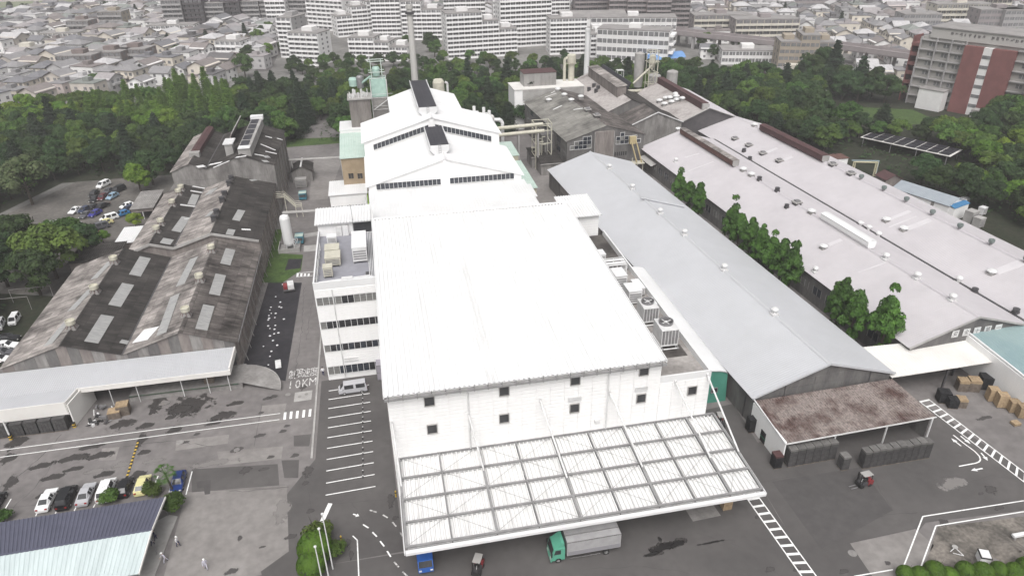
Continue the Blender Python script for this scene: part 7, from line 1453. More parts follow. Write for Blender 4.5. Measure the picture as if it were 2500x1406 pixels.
# evergreen row between the long halls, all standing in the lane between them
def proj(x, y, z):
    v = Vector((x, y, z-CAM_H)); k = v.dot(_f); return 1250+FOC*v.dot(_r)/k, 703-FOC*v.dot(_u)/k
def alley(px, x=28.4):
    return min((L2W(GF, x, y*.25) for y in range(52, 440)), key=lambda p: abs(proj(p.x, p.y, 7.0)[0]-px))
for i, (px, py, s, lab) in enumerate(((1660, 496, .95, 'far end'), (1683, 505, .92, 'second at the far end'), (1708, 515, .98, 'third at the far end'), (1788, 560, 1.1, 'tall tree after the first gap'), (1806, 585, 1.0, 'second after the first gap'), (1832, 602, 1.0, 'third after the first gap'), (1858, 622, 1.0, 'fourth after the first gap'), (1884, 642, 1.02, 'fifth after the first gap'), (1908, 664, 1.05, 'sixth after the first gap'), (1932, 680, 1.1, 'last before the second gap'), (2052, 718, 1.15, 'tall tree after the second gap'), (2040, 758, 1.0, 'slender tree left in the near clump'), (2086, 798, 1.1, 'nearest of the clump of three'), (2196, 815, 1.1, 'lone tree by the cream canopy'))):
    q = alley(px) if px < 2150 else Vector((84.2, 91.2, 0)); tree('row', i, q.x, q.y, s*(1.12 if px < 2150 else 1.3), 'dense evergreen in the row between long roofs, '+lab, 'evergreens between the grey and lilac halls', sz=1.42)
q = at(2148, 815); tree('shrub', 1, q.x, q.y, 2.2, 'dark low shrub beside the lone evergreen by the cream canopy', leaf='dark')
# woods
def inside(p, poly):
    x, y = p; c = False
    for (xa, ya), (xb, yb) in zip(poly, poly[1:]+poly[:1]):
        if (ya > y) != (yb > y) and x < (xb-xa)*(y-ya)/(yb-ya)+xa: c = not c
    return c
def proj(x, y, z):
    v = Vector((x, y, z-CAM_H)); k = v.dot(_f); return 1250+FOC*v.dot(_r)/k, 703-FOC*v.dot(_u)/k
TREEPOS = []
LAND = [('the car park', -80, 215), ('the old rear mill block', -45, 230), ('the plant tower', -4, 225), ('the grey chimney', 13, 240), ('the white chimney', 90, 292), ('the pale windowless block', 60, 270), ('the grey silos', 116, 272), ('the solar carport', 168, 192), ('the grey institute', 212, 235), ('the beige apartment house', 190, 290), ('the blue-awning warehouse', 145, 150), ('the pipe gantry', 142, 182), ('the left picture edge', -130, 200), ('the light mast', -88, 290), ('the nearest old roof', -78, 120), ('the upper left houses', -150, 320), ('the school', 140, 325), ('the left estate end', -30, 350), ('the central slab', 50, 350), ('the right picture edge', 240, 150)]
def near(x, y): return min(LAND, key=lambda l: (l[1]-x)**2+(l[2]-y)**2)[0]
TREEPOS += [(169+a*4.1, 194-a*5.7) for a in (-2, -1, 0, 1, 2)]+[(165+a*4.1, 192-a*5.7) for a in (-2, -1, 0, 1, 2)]+[(160, 186), (162, 180), (166, 176), (158, 190)]+[((169+a*4.1)*k, (194-a*5.7)*k) for a in (-2.6, -1.5, -.5, .5, 1.5, 2.6) for k in (.90, .93, .96)]
def plant(poly, n, gap, chooser, smin, smax, labels, group, seed):
    r_ = random.Random(seed); xs = [p[0] for p in poly]; ys = [p[1] for p in poly]; k = 0; tries = 0
    while k < n and tries < n*150:
        tries += 1; x, y = r_.uniform(min(xs), max(xs)), r_.uniform(min(ys), max(ys))
        if not inside((x, y), poly): continue
        px, py = proj(x, y, 8)
        if not (-80 < px < 2580 and -20 < py < 1450): continue
        if any((x-a)**2+(y-b2)**2 < gap*gap for a, b2 in TREEPOS): continue
        kind = chooser(x, y, r_); s = r_.uniform(smin, smax)*(1.0 if kind != 'dawn' else .9); TREEPOS.append((x, y)); k += 1
        tree(kind, r_.randrange(4), x, y, s, labels[kind]+' near '+near(x, y), group+' ('+kind+')', sz=r_.uniform(.9, 1.15))
LW = dict(broad='mid green broadleaf tree in the left woods', bright='fresh yellow-green broadleaf tree in the left woods', deep='dark broadleaf tree in the left woods', pine='dark conifer in the left woods', dawn='slender pale green conifer in the left woods')
def ch_left(x, y, r_):
    px, py = proj(x, y, 9)
    if 390 < px < 570 and 190 < py < 262: return 'dawn' if r_.random() < .75 else 'broad'
    if px > 560 and py > 180: return r_.choice(['deep', 'deep', 'deep', 'pine', 'broad'])
    if py > 274: return r_.choice(['deep', 'deep', 'pine', 'deep', 'broad', 'deep'] if y > 190 else ['deep', 'broad', 'deep', 'pine'])
    if py > 235: return r_.choice(['bright', 'broad', 'broad', 'deep', 'bright'])
    return r_.choice(['broad', 'deep', 'broad', 'bright', 'broad'])
WL1 = [(-210, 296), (-150, 302), (-120, 318), (-60, 326), (-18, 320), (-12, 300), (-30, 250), (-58, 240), (-64, 232), (-98, 232), (-116, 190), (-104, 158), (-80, 148), (-78, 100), (-120, 92), (-170, 150), (-250, 300)]
plant([(-112, 312), (-62, 314), (-58, 296), (-84, 276), (-112, 290)], 18, 5.2, lambda x, y, r_: 'dawn', .66, .82, LW, 'trees of the left woods', 5)
plant(WL1, 430, 5.5, ch_left, .62, .9, LW, 'trees of the left woods', 1)
LB = dict(broad='mid green tree in the apartment belt', bright='yellow-green tree in the apartment belt', deep='dark tree in the apartment belt', pine='dark conifer in the apartment belt', dawn='pale conifer in the belt below the apartments')
plant([(-18, 322), (60, 318), (120, 312), (150, 304), (130, 290), (128, 276), (92, 282), (40, 240), (36, 226), (0, 226), (-12, 250), (-20, 292)], 170, 5.4, lambda x, y, r_: r_.choice(['pine', 'deep', 'deep', 'pine', 'broad'] if x > 40 else ['deep', 'broad', 'deep', 'broad', 'deep']), .68, .95, LB, 'trees behind the works', 2)
plant([(-42, 384), (-30, 330), (60, 320), (120, 314), (150, 306), (160, 330), (120, 345), (40, 378), (-5, 384)], 110, 5.8, lambda x, y, r_: r_.choice(['deep', 'broad', 'deep', 'broad']), .42, .66, LB, 'trees behind the works', 12)
LR = dict(broad='mid green tree on the right-hand slope', bright='yellow-green tree on the right-hand slope', deep='dark tree on the right-hand slope', pine='dark conifer on the right-hand slope', dawn='pale conifer on the right slope')
WR1 = [(134, 292), (158, 302), (176, 284), (192, 268), (176, 258), (160, 226), (176, 202), (205, 206), (232, 224), (275, 195), (275, 150), (225, 118), (178, 118), (157, 132), (152, 160), (151, 192), (146, 190), (130, 228), (126, 244)]
plant(WR1, 230, 5.2, lambda x, y, r_: r_.choice(['deep', 'deep', 'broad', 'pine', 'deep', 'broad'] if y > 200 else ['broad', 'deep', 'bright', 'deep']), .62, .95, LR, 'trees right of the works', 3)
plant([(196, 288), (200, 262), (206, 252), (196, 250), (184, 262), (184, 284)], 12, 5.5, lambda x, y, r_: r_.choice(['deep', 'pine', 'deep']), .9, 1.25, dict(deep='dark tree in the clump beside the institute', pine='dark conifer in the clump beside the institute'), 'trees beside the red and grey building', 4)
for px, py, kind, s, lab in ((345, 470, 'bright', .8, 'bright green round tree at the end of the car park'), (375, 452, 'deep', .9, 'dark tree behind the bright green one by the old factory'), (80, 500, 'bright', 1.2, 'large tree with pale blossom above the car park'), (140, 680, 'broad', 1.25, 'broad mid green tree left of the old factory roof'), (60, 640, 'deep', 1.1, 'dark tree at the left edge below the car park'), (225, 630, 'deep', .8, 'dark tree hiding the lower corner of the car park'), (170, 610, 'broad', .8, 'mid green tree at the lower edge of the car park'), (100, 720, 'deep', 1.0, 'dark tree beside the nearest old roof'), (20, 700, 'deep', 1.1, 'dark tree cut by the left edge above the white van'), (255, 600, 'bright', .35, 'small bright shrub in front of the dark shed'), (335, 560, 'bright', .4, 'grassy shrub by the white lean-to')):
    q = at(px, py); tree(kind, int(px) % 4, q.x, q.y, s, lab, leaf='bloom' if 'blossom' in lab else None)
for px, py, s, kind, lab in ((775, 1365, 2.2, 'clip', 'large clipped green bush by the flagpoles'), (765, 1402, 1.8, 'clip', 'clipped green bush at the lower edge by the flagpoles'), (778, 1325, 2.0, 'shrub', 'loose bright shrub behind the flagpole bushes'), (822, 1352, 1.3, 'shrub', 'small shrub at the right of the flagpole bed'), (270, 1226, 1.35, 'shrub', 'round shrub between parked cars and gate house roof'), (376, 1207, 1.3, 'shrub', 'round shrub beside the pale yellow car'), (425, 1245, 1.7, 'shrub', 'dark shrub at the corner of the gate house roof'), (10, 1272, 1.2, 'shrub', 'shrub at the left end of the gate house roof')):
    q = at(px, py); tree(kind, 1, q.x, q.y, s, lab)
for i, px in enumerate((2205, 2240, 2275, 2312, 2350, 2392, 2432, 2470, 2500)):
    q = at(px, 1408-(px-2200)*.04+ (14 if i % 2 else 6)); tree('clip', i % 2, q.x, q.y, 1.05+.12*(i % 3), 'clipped round shrub in the lower right hedge, %s from its left end' % ORD[i], 'clipped shrubs along the lower right edge')
# palm
q = at(425, 1203); t = thing('palm_tree', 'small fan palm leaning over the dark blue car', 'tree', (q.x, q.y, 0)); b_ = MB(); b_.tube((0, 0, 0), (-.35, .2, 2.6), .16, .13, 8); b_.tube((-.35, .2, 2.6), (-.45, .25, 3.6), .13, .11, 8); b_.build('trunk', M['trunk'], t)
r_ = random.Random(2)
for k in range(26):
    a = k*2.4; el = r_.uniform(-.5, 1.1); b_ = MB(); c = Vector((-.45, .25, 3.6)); d = Vector((math.cos(a)*math.cos(el), math.sin(a)*math.cos(el), math.sin(el))); s_ = d.cross(Vector((0, 0, 1))).normalized(); tip = c+d*1.0
    b_.face(c-s_*.03, tip-s_*.03, tip+s_*.03, c+s_*.03)
    for j in range(9):
        an_ = (j-4)*.28; e = (d*math.cos(an_)+s_*math.sin(an_)).normalized(); p2_ = tip+e*.75-Vector((0, 0, .22)); w = s_*.05; b_.face(tip, tip+e*.4-w, p2_, tip+e*.4+w)
    b_.build('frond', LEAF['row'], t)
# undergrowth that no one could count
ug = [(rng.uniform(-250, 280), rng.uniform(95, 385)) for _ in range(16000)]; C, N, S = [], [], []
for x, y in ug:
    if inside((x, y), WL1) or inside((x, y), WR1) or inside((x, y), [(-18, 322), (120, 312), (150, 304), (130, 290), (-20, 250)]):
        for _ in range(5): C.append((x+rng.gauss(0, .9), y+rng.gauss(0, .9), rng.uniform(.1, 1.6))); N.append((rng.gauss(0, .4), rng.gauss(0, .4), 1)); S.append(rng.uniform(.3, .6))
me = leaf_mesh('undergrowth', np.array(C), np.array(N), np.array(S), 77); me.materials.append(LEAF['dark']); obj('undergrowth', me, kind='stuff', label='dark undergrowth beneath the woods', cat='undergrowth')
# ================================================================ town beyond
WALLS = [mat('house_wall_'+n, c, tuple(k*.9 for k in c), .5, .85) for n, c in (('white', (.72, .71, .70)), ('cream', (.62, .57, .50)), ('beige', (.50, .46, .42)), ('grey', (.44, .43, .43)), ('pink', (.55, .48, .46)))]  # wall and roof tones partly lightened in colour to stand in for distance haze
WNAME = ['white', 'cream', 'beige', 'grey', 'pinkish']
ROOFS = [mat('house_roof_'+n, c, tuple(k*.8 for k in c), .8, .8) for n, c in (('grey', (.25, .243, .248)), ('slate', (.18, .178, .19)), ('brown', (.22, .195, .19)), ('mauve', (.32, .298, .303)), ('pale', (.48, .47, .475)), ('dark', (.13, .125, .128)), ('green', (.22, .235, .22)))]
RNAME = ['grey', 'slate', 'brown', 'mauve', 'pale', 'dark', 'greenish']
WIN = mat('far_window_glass', (.13, .13, .135), (.21, .21, .215), .35, .2, spec=.5)
def house_geo(i):
    """wall, roof and window geometry of house type i"""
    w, d, h, kind = [(9, 8, 5.6, 'gable'), (8, 9.5, 5.8, 'hip'), (10, 8, 5.6, 'hip'), (7.5, 9, 5.8, 'gable'), (11, 9, 6.2, 'gable2'), (9.5, 9.5, 6.0, 'hip'), (12, 8, 6.4, 'flat')][i]
    wa, ro, wi = MB(), MB(), MB(); o = .5; p = 1.9
    wa.box(-w/2, w/2, -d/2, d/2, 0, h)
    if kind == 'gable':
        wa.xprism([(-w/2, h), (w/2, h), (0, h+p)], -d/2, d/2)
        for s_ in (-1, 1): ro.face((0, -d/2-o, h+p+.12), (s_*(w/2+o), -d/2-o, h-.25), (s_*(w/2+o), d/2+o, h-.25), (0, d/2+o, h+p+.12))
        for s_ in (-1, 1): ro.face((0, -d/2-o, h+p-.06), (s_*(w/2+o), -d/2-o, h-.43), (s_*(w/2+o), d/2+o, h-.43), (0, d/2+o, h+p-.06))
    elif kind == 'gable2':
        wa.yprism([(-d/2, h), (d/2, h), (0, h+p)], -w/2, w/2)
        for s_ in (-1, 1): ro.face((-w/2-o, 0, h+p+.12), (-w/2-o, s_*(d/2+o), h-.25), (w/2+o, s_*(d/2+o), h-.25), (w/2+o, 0, h+p+.12))
        for s_ in (-1, 1): ro.face((-w/2-o, 0, h+p-.06), (-w/2-o, s_*(d/2+o), h-.43), (w/2+o, s_*(d/2+o), h-.43), (w/2+o, 0, h+p-.06))
        wa.box(w/2-.2, w/2+2.6, -d/2+1, d/2-2, 0, 2.9); ro.box(w/2-.1, w/2+3, -d/2+.7, d/2-1.7, 2.9, 3.1)
    elif kind == 'hip':
        a, b2 = w/2+o, d/2+o; r_ = max(.3, (max(w, d)-min(w, d))/2+.6)
        rd = [(-r_, 0), (r_, 0)] if w > d else [(0, -r_), (0, r_)]; z0, z1 = h-.05, h+p
        c = [(-a, -b2, z0), (a, -b2, z0), (a, b2, z0), (-a, b2, z0)]; R0, R1 = (*rd[0], z1), (*rd[1], z1)
        if w > d: ro.face(c[0], c[1], R1, R0); ro.face(c[2], c[3], R0, R1); ro.face(c[1], c[2], R1); ro.face(c[3], c[0], R0)
        else: ro.face(c[1], c[2], R1, R0); ro.face(c[3], c[0], R0, R1); ro.face(c[0], c[1], R0); ro.face(c[2], c[3], R1)
        ro.face(*[(x, y, z-.15) for x, y, z in c][::-1]); ro.box(-a, a, -b2, -b2+.08, z0-.15, z0); ro.box(-a, a, b2-.08, b2, z0-.15, z0)
    else:
        ro.box(-w/2-.15, w/2+.15, -d/2-.15, d/2+.15, h, h+.35); ro.box(-1.5, 1.5, -1, 2, h+.35, h+2)
    for fl in (1.0, 3.7):
        for x in (-w*.28, w*.1, w*.34): wi.box(x-.75, x+.75, -d/2-.05, -d/2-.002, fl, fl+1.3); wi.box(x-.6, x+.6, d/2+.002, d/2+.05, fl, fl+1.2)
        for y in (-d*.25, d*.22): wi.box(-w/2-.05, -w/2-.002, y-.6, y+.6, fl, fl+1.2); wi.box(w/2+.002, w/2+.05, y-.6, y+.6, fl, fl+1.2)
    wa.box(-w*.35, w*.2, -d/2-1.1, -d/2-.06, 2.75, 3.65)
    return wa, ro, wi
HG = [house_geo(i) for i in range(7)]; HM = [(a.mesh('wall', WALLS[0]), b2.mesh('roof', ROOFS[0]), c.mesh('window', WIN)) for a, b2, c in HG]
KEEP = []       # circles kept free of houses: x, y, r
def clear(x, y, rad):
    return all((x-a)**2+(y-b2)**2 > (rad+c)**2 for a, b2, c in KEEP)
HOUSES = []
# ---------------------------------------------------------------- apartment blocks
APT = dict(white=mat('apartment_white', (.70, .69, .685), (.63, .62, .615), .3, .8), grey=mat('apartment_grey', (.34, .33, .33), (.30, .29, .29), .3, .8), brown=mat('apartment_brown', (.20, .165, .155), (.165, .135, .13), .3, .8), dark=mat('apartment_dark', (.085, .075, .08), (.065, .058, .062), .3, .8), beige=mat('apartment_beige', (.33, .285, .23), (.29, .25, .20), .3, .8), cream=mat('apartment_cream', (.58, .55, .48), (.52, .49, .43), .3, .8), mauve=mat('apartment_mauve', (.28, .25, .252), (.245, .218, .22), .3, .8), brick=mat('brick_red_panel', (.20, .085, .08), (.165, .07, .066), .3, .8), roofg=mat('apartment_roof', (.28, .265, .26), (.22, .21, .205), .2, .9), rail=mat('balcony_white', (.80, .79, .79), None, rough=.7))
def slab(name, label, loc, rz, blocks, depth, fh, wall='white', bal='rail', cat='apartment block', sides=True, bay=3.0, group=None):
    """blocks: (x0, x1, floors) along the front; front faces local -y"""
    t = thing(name, label, cat, loc, rz, group); KEEP.append((loc[0]+math.cos(rz)*(blocks[0][0]+blocks[-1][1])/2-math.sin(rz)*depth/2, loc[1]+math.sin(rz)*(blocks[0][0]+blocks[-1][1])/2+math.cos(rz)*depth/2, max(depth, blocks[-1][1]-blocks[0][0])*.55))
    for x0, x1, fl in blocks:
        h = fl*fh; b_ = MB(); b_.box(x0, x1, 0, depth, 0, h); b_.build('wall', APT[wall], t)
        b_ = MB(); b_.box(x0-.1, x1+.1, -.1, depth+.1, h, h+.5); b_.build('roof', APT['roofg'], t)
        w = min(6, (x1-x0)*.5); b_ = MB(); b_.box((x0+x1)/2-w/2, (x0+x1)/2+w/2, depth*.35, depth*.8, h+.5, h+2.4); b_.build('penthouse', APT[wall], t)
        n = max(1, int((x1-x0)/bay))
        for f_ in range(fl):
            z = f_*fh; b_ = MB()
            for k in range(n): xa = x0+(x1-x0)*k/n; b_.box(xa+.25, xa+(x1-x0)/n*.52, -.06, -.002, z+fh*.42, z+fh*.93); b_.box(xa+(x1-x0)/n*.58, xa+(x1-x0)/n-.2, -.06, -.002, z+fh*.42, z+fh*.93)
            b_.build('window_row', WIN, t, kind='stuff')
            if bal: b_ = MB(); b_.box(x0+.05, x1-.05, -1.3, -1.15, z, z+fh*.42); b_.box(x0+.05, x1-.05, -1.15, -.003, z, z+.15); b_.build('balcony', APT[bal], t)
        if bal:
            b_ = MB()
            for k in range(n+1): xa = x0+.06+(x1-x0-.24)*k/n; b_.box(xa, xa+.12, -1.12, -.061, .16, h-.05)
            b_.build('party_screen', APT[bal], t, kind='stuff')
        if sides:
            b_ = MB()
            for f_ in range(fl):
                for k in range(2):
                    y = depth*(.22+.4*k); z = f_*fh+fh*.4; b_.box(x1+.002, x1+.05, y, y+1.5, z, z+fh*.45); b_.box(x0-.05, x0-.002, y, y+1.5, z, z+fh*.45)
            b_.build('side_window', WIN, t, kind='stuff')
    return t
def slabp(label, px, py, rz, blocks, depth, fh, **kw): q = at(px, py); return slab(kw.pop('name', 'apartment_block'), label, (q.x, q.y, 0), R(rz), blocks, depth, fh, **kw)
FH = 2.25
slabp('white seven-storey apartment block at the left end of the estate, front', 714, 158, -28, [(0, 17.5, 7)], 12, FH)
slabp('grey-sided apartment block just behind the left end of the estate', 690, 140, -28, [(0, 9, 9)], 14, FH, wall='grey')
slabp('stepped low white apartment block with shallow roof left of the grey chimney', 856, 147, -20, [(0, 14, 5), (14, 22, 4), (22, 32, 3)], 12, FH)
slabp('white stepped tower block with terraces at the top left of the estate', 757, 72, -38, [(0, 8, 8), (8, 16, 11), (16, 30, 13)], 16, 2.6)
slabp('zigzag white apartment slab behind the front row, left of the chimney', 826, 92, 16, [(0, 10, 5), (10, 20, 7), (20, 32, 8)], 12, 2.4)
slabp('tall white tower with curved balconies left of the grey chimney top', 912, 92, -12, [(0, 18, 17)], 14, 2.4)
slabp('white slab right behind the grey chimney', 985, 98, -14, [(0, 12, 9), (12, 24, 7)], 13, 2.4)
slabp('big white ten-storey slab in the centre of the estate', 1094, 146, 4, [(0, 19, 10), (19, 28, 8), (28, 38, 6)], 12, FH)
slabp('tall white tower behind the big central slab, left one', 1086, 84, -6, [(0, 14, 16), (14, 26, 14)], 14, 2.5)
slabp('tall white tower behind the big central slab, right one', 1206, 90, -6, [(0, 16, 16)], 14, 2.5)
slabp('white slab with long balcony bands right of the big central slab', 1222, 118, 4, [(0, 30, 11)], 12, 2.4)
slabp('white slab beside the white chimney, stepped down to the right', 1342, 134, -4, [(0, 20, 8), (20, 34, 5)], 12, FH)
slabp('low white slab right of the white chimney below the school', 1440, 140, -8, [(0, 12, 5), (12, 26, 4)], 12, FH)
slabp('pale tower at the top edge between the centre slabs', 1310, 60, -6, [(0, 22, 14)], 14, 2.6)
slabp('mauve brown slab at the top edge right of the estate', 1402, 62, -8, [(0, 30, 9)], 14, 2.7, wall='mauve', bal='mauve')
for k, (px, py, fl) in enumerate(((1484, 72, 11), (1528, 74, 14), (1575, 76, 15), (1622, 70, 9))): slabp('brown residential tower at the top centre, %s from the left' % ORD[k], px, py, -14, [(0, 15, fl)], 15, 2.8, wall='brown' if k < 3 else 'mauve', bal='mauve', group='brown towers at the top centre')
# school
t = slabp('white four-storey school block with stair landings on its end', 1455, 152, -30, [(0, 36, 4)], 14, 4.0, name='school_building', wall='white', bal=None, cat='school', bay=5)
for f_ in range(4): b_ = MB(); b_.box(36.0, 38.2, 2, 12, f_*4.0+1.2, f_*4.0+2.3); b_.build('stair_landing', APT['rail'], t)
slabp('white school wing behind the four-storey block', 1440, 110, -16, [(0, 48, 4)], 14, 3.6, name='school_building', wall='white', bal=None, cat='school', bay=6)
t = thing('sports_hall', 'wide brown-roofed sports hall behind the apartment slabs', 'hall', (*at(1370, 86).xy, 0), R(-10)); b_ = MB(); b_.box(0, 40, 0, 26, 0, 9); b_.build('wall', APT['white'], t); b_ = MB(); rows = [[(-1, y, 9+3.2*math.sin(math.pi*k/8)) if False else (x, y, 9.05+3.2*math.sin(math.pi*k/8)) for x in (-.6, 40.6)] for k, y in enumerate([26*j/8 for j in range(9)])]; b_.grid(rows); b_.build('roof', APT['roofg'], t, smooth=True)
t = thing('blue_marquee', 'blue arched sheeting roof beyond the trees below the school', 'marquee', (*at(1575, 166).xy, 0), R(12)); b_ = MB(); rows = [[(x, y, 3.0+2.4*math.sin(math.pi*k/8)) for x in (0, 24)] for k, y in enumerate([9*j/8 for j in range(9)])]; b_.grid(rows); b_.build('roof', mat('blue_sheeting', (.12, .25, .50), (.16, .29, .52), .5, .6), t, smooth=True)
for x in (.5, 12, 23.5):
    for y in (.3, 8.7): b_ = MB(); b_.box(x-.1, x+.1, y-.1, y+.1, 0, 3); b_.build('post', M['grey_steel'], t)
# viaduct
def viaduct(label, p0, p1, z, w=9.0):
    a, c = at(*p0, z), at(*p1, z); L_ = (c-a).length; t = thing('railway_viaduct', label, 'viaduct', (a.x, a.y, 0), math.atan2(c.y-a.y, c.x-a.x)); n = int(L_/12)
    for k in range(n):
        x0 = L_*k/n; b_ = MB(); b_.box(x0+.05, x0+L_/n-.05, 0, w, z-1.6, z-.4); b_.build('deck_span', APT['mauve'], t); b_ = MB(); b_.box(x0, x0+L_/n, -.2, 0, z-1.2, z+1.0); b_.box(x0, x0+L_/n, w, w+.2, z-1.2, z+1.0); b_.build('noise_barrier', APT['mauve'], t)
        for y in (.8, w-2): b_ = MB(); b_.box(x0+.4, x0+1.7, y, y+1.2, 0, z-1.6); b_.build('pier', APT['grey'], t)
        b_ = MB(); b_.box(x0+.9, x0+1.1, -.1, .1, z+1, z+5); b_.build('catenary_mast', M['grey_steel'], t)
        KEEP.append((a.x+(c.x-a.x)*k/n, a.y+(c.y-a.y)*k/n, 9))
viaduct('brown railway viaduct on piers running right from the school', (1500, 62), (1905, 108), 8); viaduct('railway viaduct section behind the beige apartment house', (2030, 112), (2240, 140), 8); viaduct('far railway viaduct section toward the right edge', (2240, 140), (2520, 168), 8)
for k, (px, py, L_, fl) in enumerate(((1690, 92, 34, 4), (1790, 104, 36, 4))): slabp('long brown station building behind the viaduct, %s one' % ('left' if k == 0 else 'right'), px, py, -12, [(0, L_, fl)], 14, 3.0, wall='mauve', bal='cream', name='station_building', cat='building', bay=4)
# beige apartment house
t = slabp('beige five-storey apartment house with white roof edges above the right-hand trees', 1893, 186, -20, [(0, 9, 5), (9, 17, 6), (17, 24, 5)], 15, 3.0, wall='beige', bal=None, bay=3.6)
slabp('white two-storey annex with rounded corner below the beige apartment house', 1878, 198, -20, [(0, 20, 1)], 9, 4.2, wall='cream', bal=None, name='shop_building', cat='building')
# dark apartments, left
for k, (px, L_, fl) in enumerate(((408, 13, 6), (452, 15, 6), (505, 14, 5), (548, 13, 6), (590, 14, 5))): slabp('dark purple-brown apartment block in the row at the top left, %s from the left' % ORD[k], px, 70-(px-408)*.055, -10, [(0, L_, fl)], 12, 2.9, wall='dark', bal='dark' if k % 2 else 'grey', group='dark apartment row at the top left')
for k, (px, py, rz, L_, fl, wl, lab) in enumerate(((150, 182, -14, 18, 3, 'brown', 'brown brick three-storey flats with pale roof, left of three in the left town'), (232, 172, -14, 16, 3, 'brown', 'brown brick three-storey flats with grey roof, middle of three in the left town'), (288, 165, -14, 17, 3, 'brown', 'brown brick three-storey flats with white roof, right of three in the left town'), (250, 76, -12, 16, 4, 'beige', 'beige four-storey block amid the upper left town'), (172, 88, -12, 14, 3, 'brown', 'small brown block amid the upper left town'), (100, 108, -10, 24, 2, 'cream', 'long cream two-storey block in the left town'), (362, 88, -8, 30, 2, 'white', 'long white clinic with dark windows in the left town'), (533, 142, -22, 15, 3, 'white', 'white flats with bright flat roof beside the tree belt'), (20, 148, -12, 18, 2, 'cream', 'cream block with white flat roof at the left edge'), (655, 60, -14, 14, 8, 'white', 'white mid-rise beside the dark tower at the top'), (622, 58, -14, 10, 7, 'mauve', 'mauve mid-rise right of the dark row at the top'), (712, 56, -20, 14, 13, 'dark', 'dark glass tower left of the stepped white tower'))): slabp(lab, px, py, rz, [(0, L_, fl)], 11, 2.9, wall=wl, bal='rail' if wl in ('white', 'cream') else 'grey', name='town_block', cat='building')
for k, (px, py, rz, L_, fl, wl, lab) in enumerate(((2275, 66, -14, 34, 4, 'cream', 'long cream block at the top right'), (2340, 52, -14, 30, 6, 'cream', 'tall cream hospital block at the top right'), (2380, 82, -14, 28, 4, 'mauve', 'brown office block behind the red and grey building'), (2200, 78, -14, 22, 3, 'grey', 'grey block among houses at the upper right'), (2440, 84, -14, 30, 4, 'grey', 'glass-fronted grey block at the right edge'), (1760, 158, -18, 26, 2, 'white', 'white garage with green trim beside the road'), (1935, 20, -12, 26, 3, 'mauve', 'reddish block at the top right of the town'))): slabp(lab, px, py, rz, [(0, L_, fl)], 14, 3.2, wall=wl, bal='cream' if wl == 'cream' else None, name='town_block', cat='building')
# red and grey institute
P0 = at(2212, 250); fa = math.atan2(-42, 20); t = thing('institute_building', 'seven-storey grey institute with brick red stair panels and lettering on its roof band', 'building', (P0.x, P0.y, 0), R(-62)); KEEP.append((P0.x+22, P0.y-12, 30))
IH = 25.5; b_ = MB(); b_.box(0, 62, 0, 16, 0, IH); b_.build('wall', mat('institute_grey', (.34, .325, .31), (.29, .28, .265), .25, .85), t)
b_ = MB(); b_.box(3, 62, -.6, 15, IH-.02, IH+3.6); b_.build('roof_band', mat('institute_band', (.40, .385, .37), None, rough=.8), t); b_ = MB(); b_.box(2.6, 62.4, -1.0, 15.4, IH+3.6, IH+4.0); b_.build('roof', APT['roofg'], t)
b_ = MB(); r_ = random.Random(6)
for k in range(17):
    if k == 8: continue
    x = 10+k*1.55; tone = k < 8
    for j in range(4): xx = x+r_.uniform(0, .7); b_.box(xx, xx+r_.uniform(.15, .5), -.66, -.602, IH+1.4+r_.uniform(0, .8), IH+2.3+r_.uniform(0, .5))
b_.build('roof_lettering', mat('faded_letter_grey', (.17, .16, .16), None), t, kind='stuff')
for x0, x1 in ((16.5, 23.0), (26.0, 33.5), (50, 58)): b_ = MB(); b_.box(x0, x1, -2.2, 2, 0, IH-1.2); b_.build('brick_panel', APT['brick'], t)
b_ = MB(); b_.box(23.0, 26.0, -2.0, 1, 0, IH-1.2); b_.build('stair_core', APT['white'], t)
for k in range(6): b_ = MB(); b_.box(23.1, 25.9, -2.1, -2.002, 3.0+k*3.5, 4.2+k*3.5); b_.build('window', WIN, t)
for f_ in range(7):
    b_ = MB(); b_.box(-.2, 16.4, -1.0, -.003, 3.2+f_*3.5, 3.6+f_*3.5); b_.build('ledge', APT['grey'], t); b_ = MB(); b_.box(33.6, 49.9, -1.0, -.003, 3.2+f_*3.5, 3.6+f_*3.5); b_.build('ledge', APT['grey'], t)
    for x in (3.2, 8.4, 13.2, 36, 41, 46): b_ = MB(); b_.box(x, x+2.0, -.08, -.002, 1.2+f_*3.5, 2.6+f_*3.5); o = b_.build('window', WIN, t); b_ = MB(); b_.box(x+.95, x+1.05, -.12, -.081, 1.2+f_*3.5, 2.6+f_*3.5); b_.build('mullion', APT['white'], o)
for x in (0, 5.8, 11.2, 16.2): b_ = MB(); b_.box(x, x+.4, -1.1, -.004, 0, IH); b_.build('pier', APT['grey'], t)
for f_ in range(6): b_ = MB(); b_.box(-3.4, -.05, 1, 9, 3.4+f_*3.6, 4.6+f_*3.6); b_.build('end_balcony', APT['brick'], t)
b_ = MB(); b_.box(-3.7, -3.4, 1, 9, 0, IH-.4); b_.build('end_screen', APT['brick'], t)
b_ = MB(); b_.box(6, 15, -6, -1.2, 0, 7.5); b_.build('porch', APT['white'], t); b_ = MB(); b_.box(5.8, 15.2, -6.2, -1.15, 7.5, 7.8); b_.build('porch_roof', APT['roofg'], t)
b_ = MB(); b_.box(26, 50, -6, -2.3, 0, 3.2); b_.build('terrace_wall', M['concrete_l'], t)
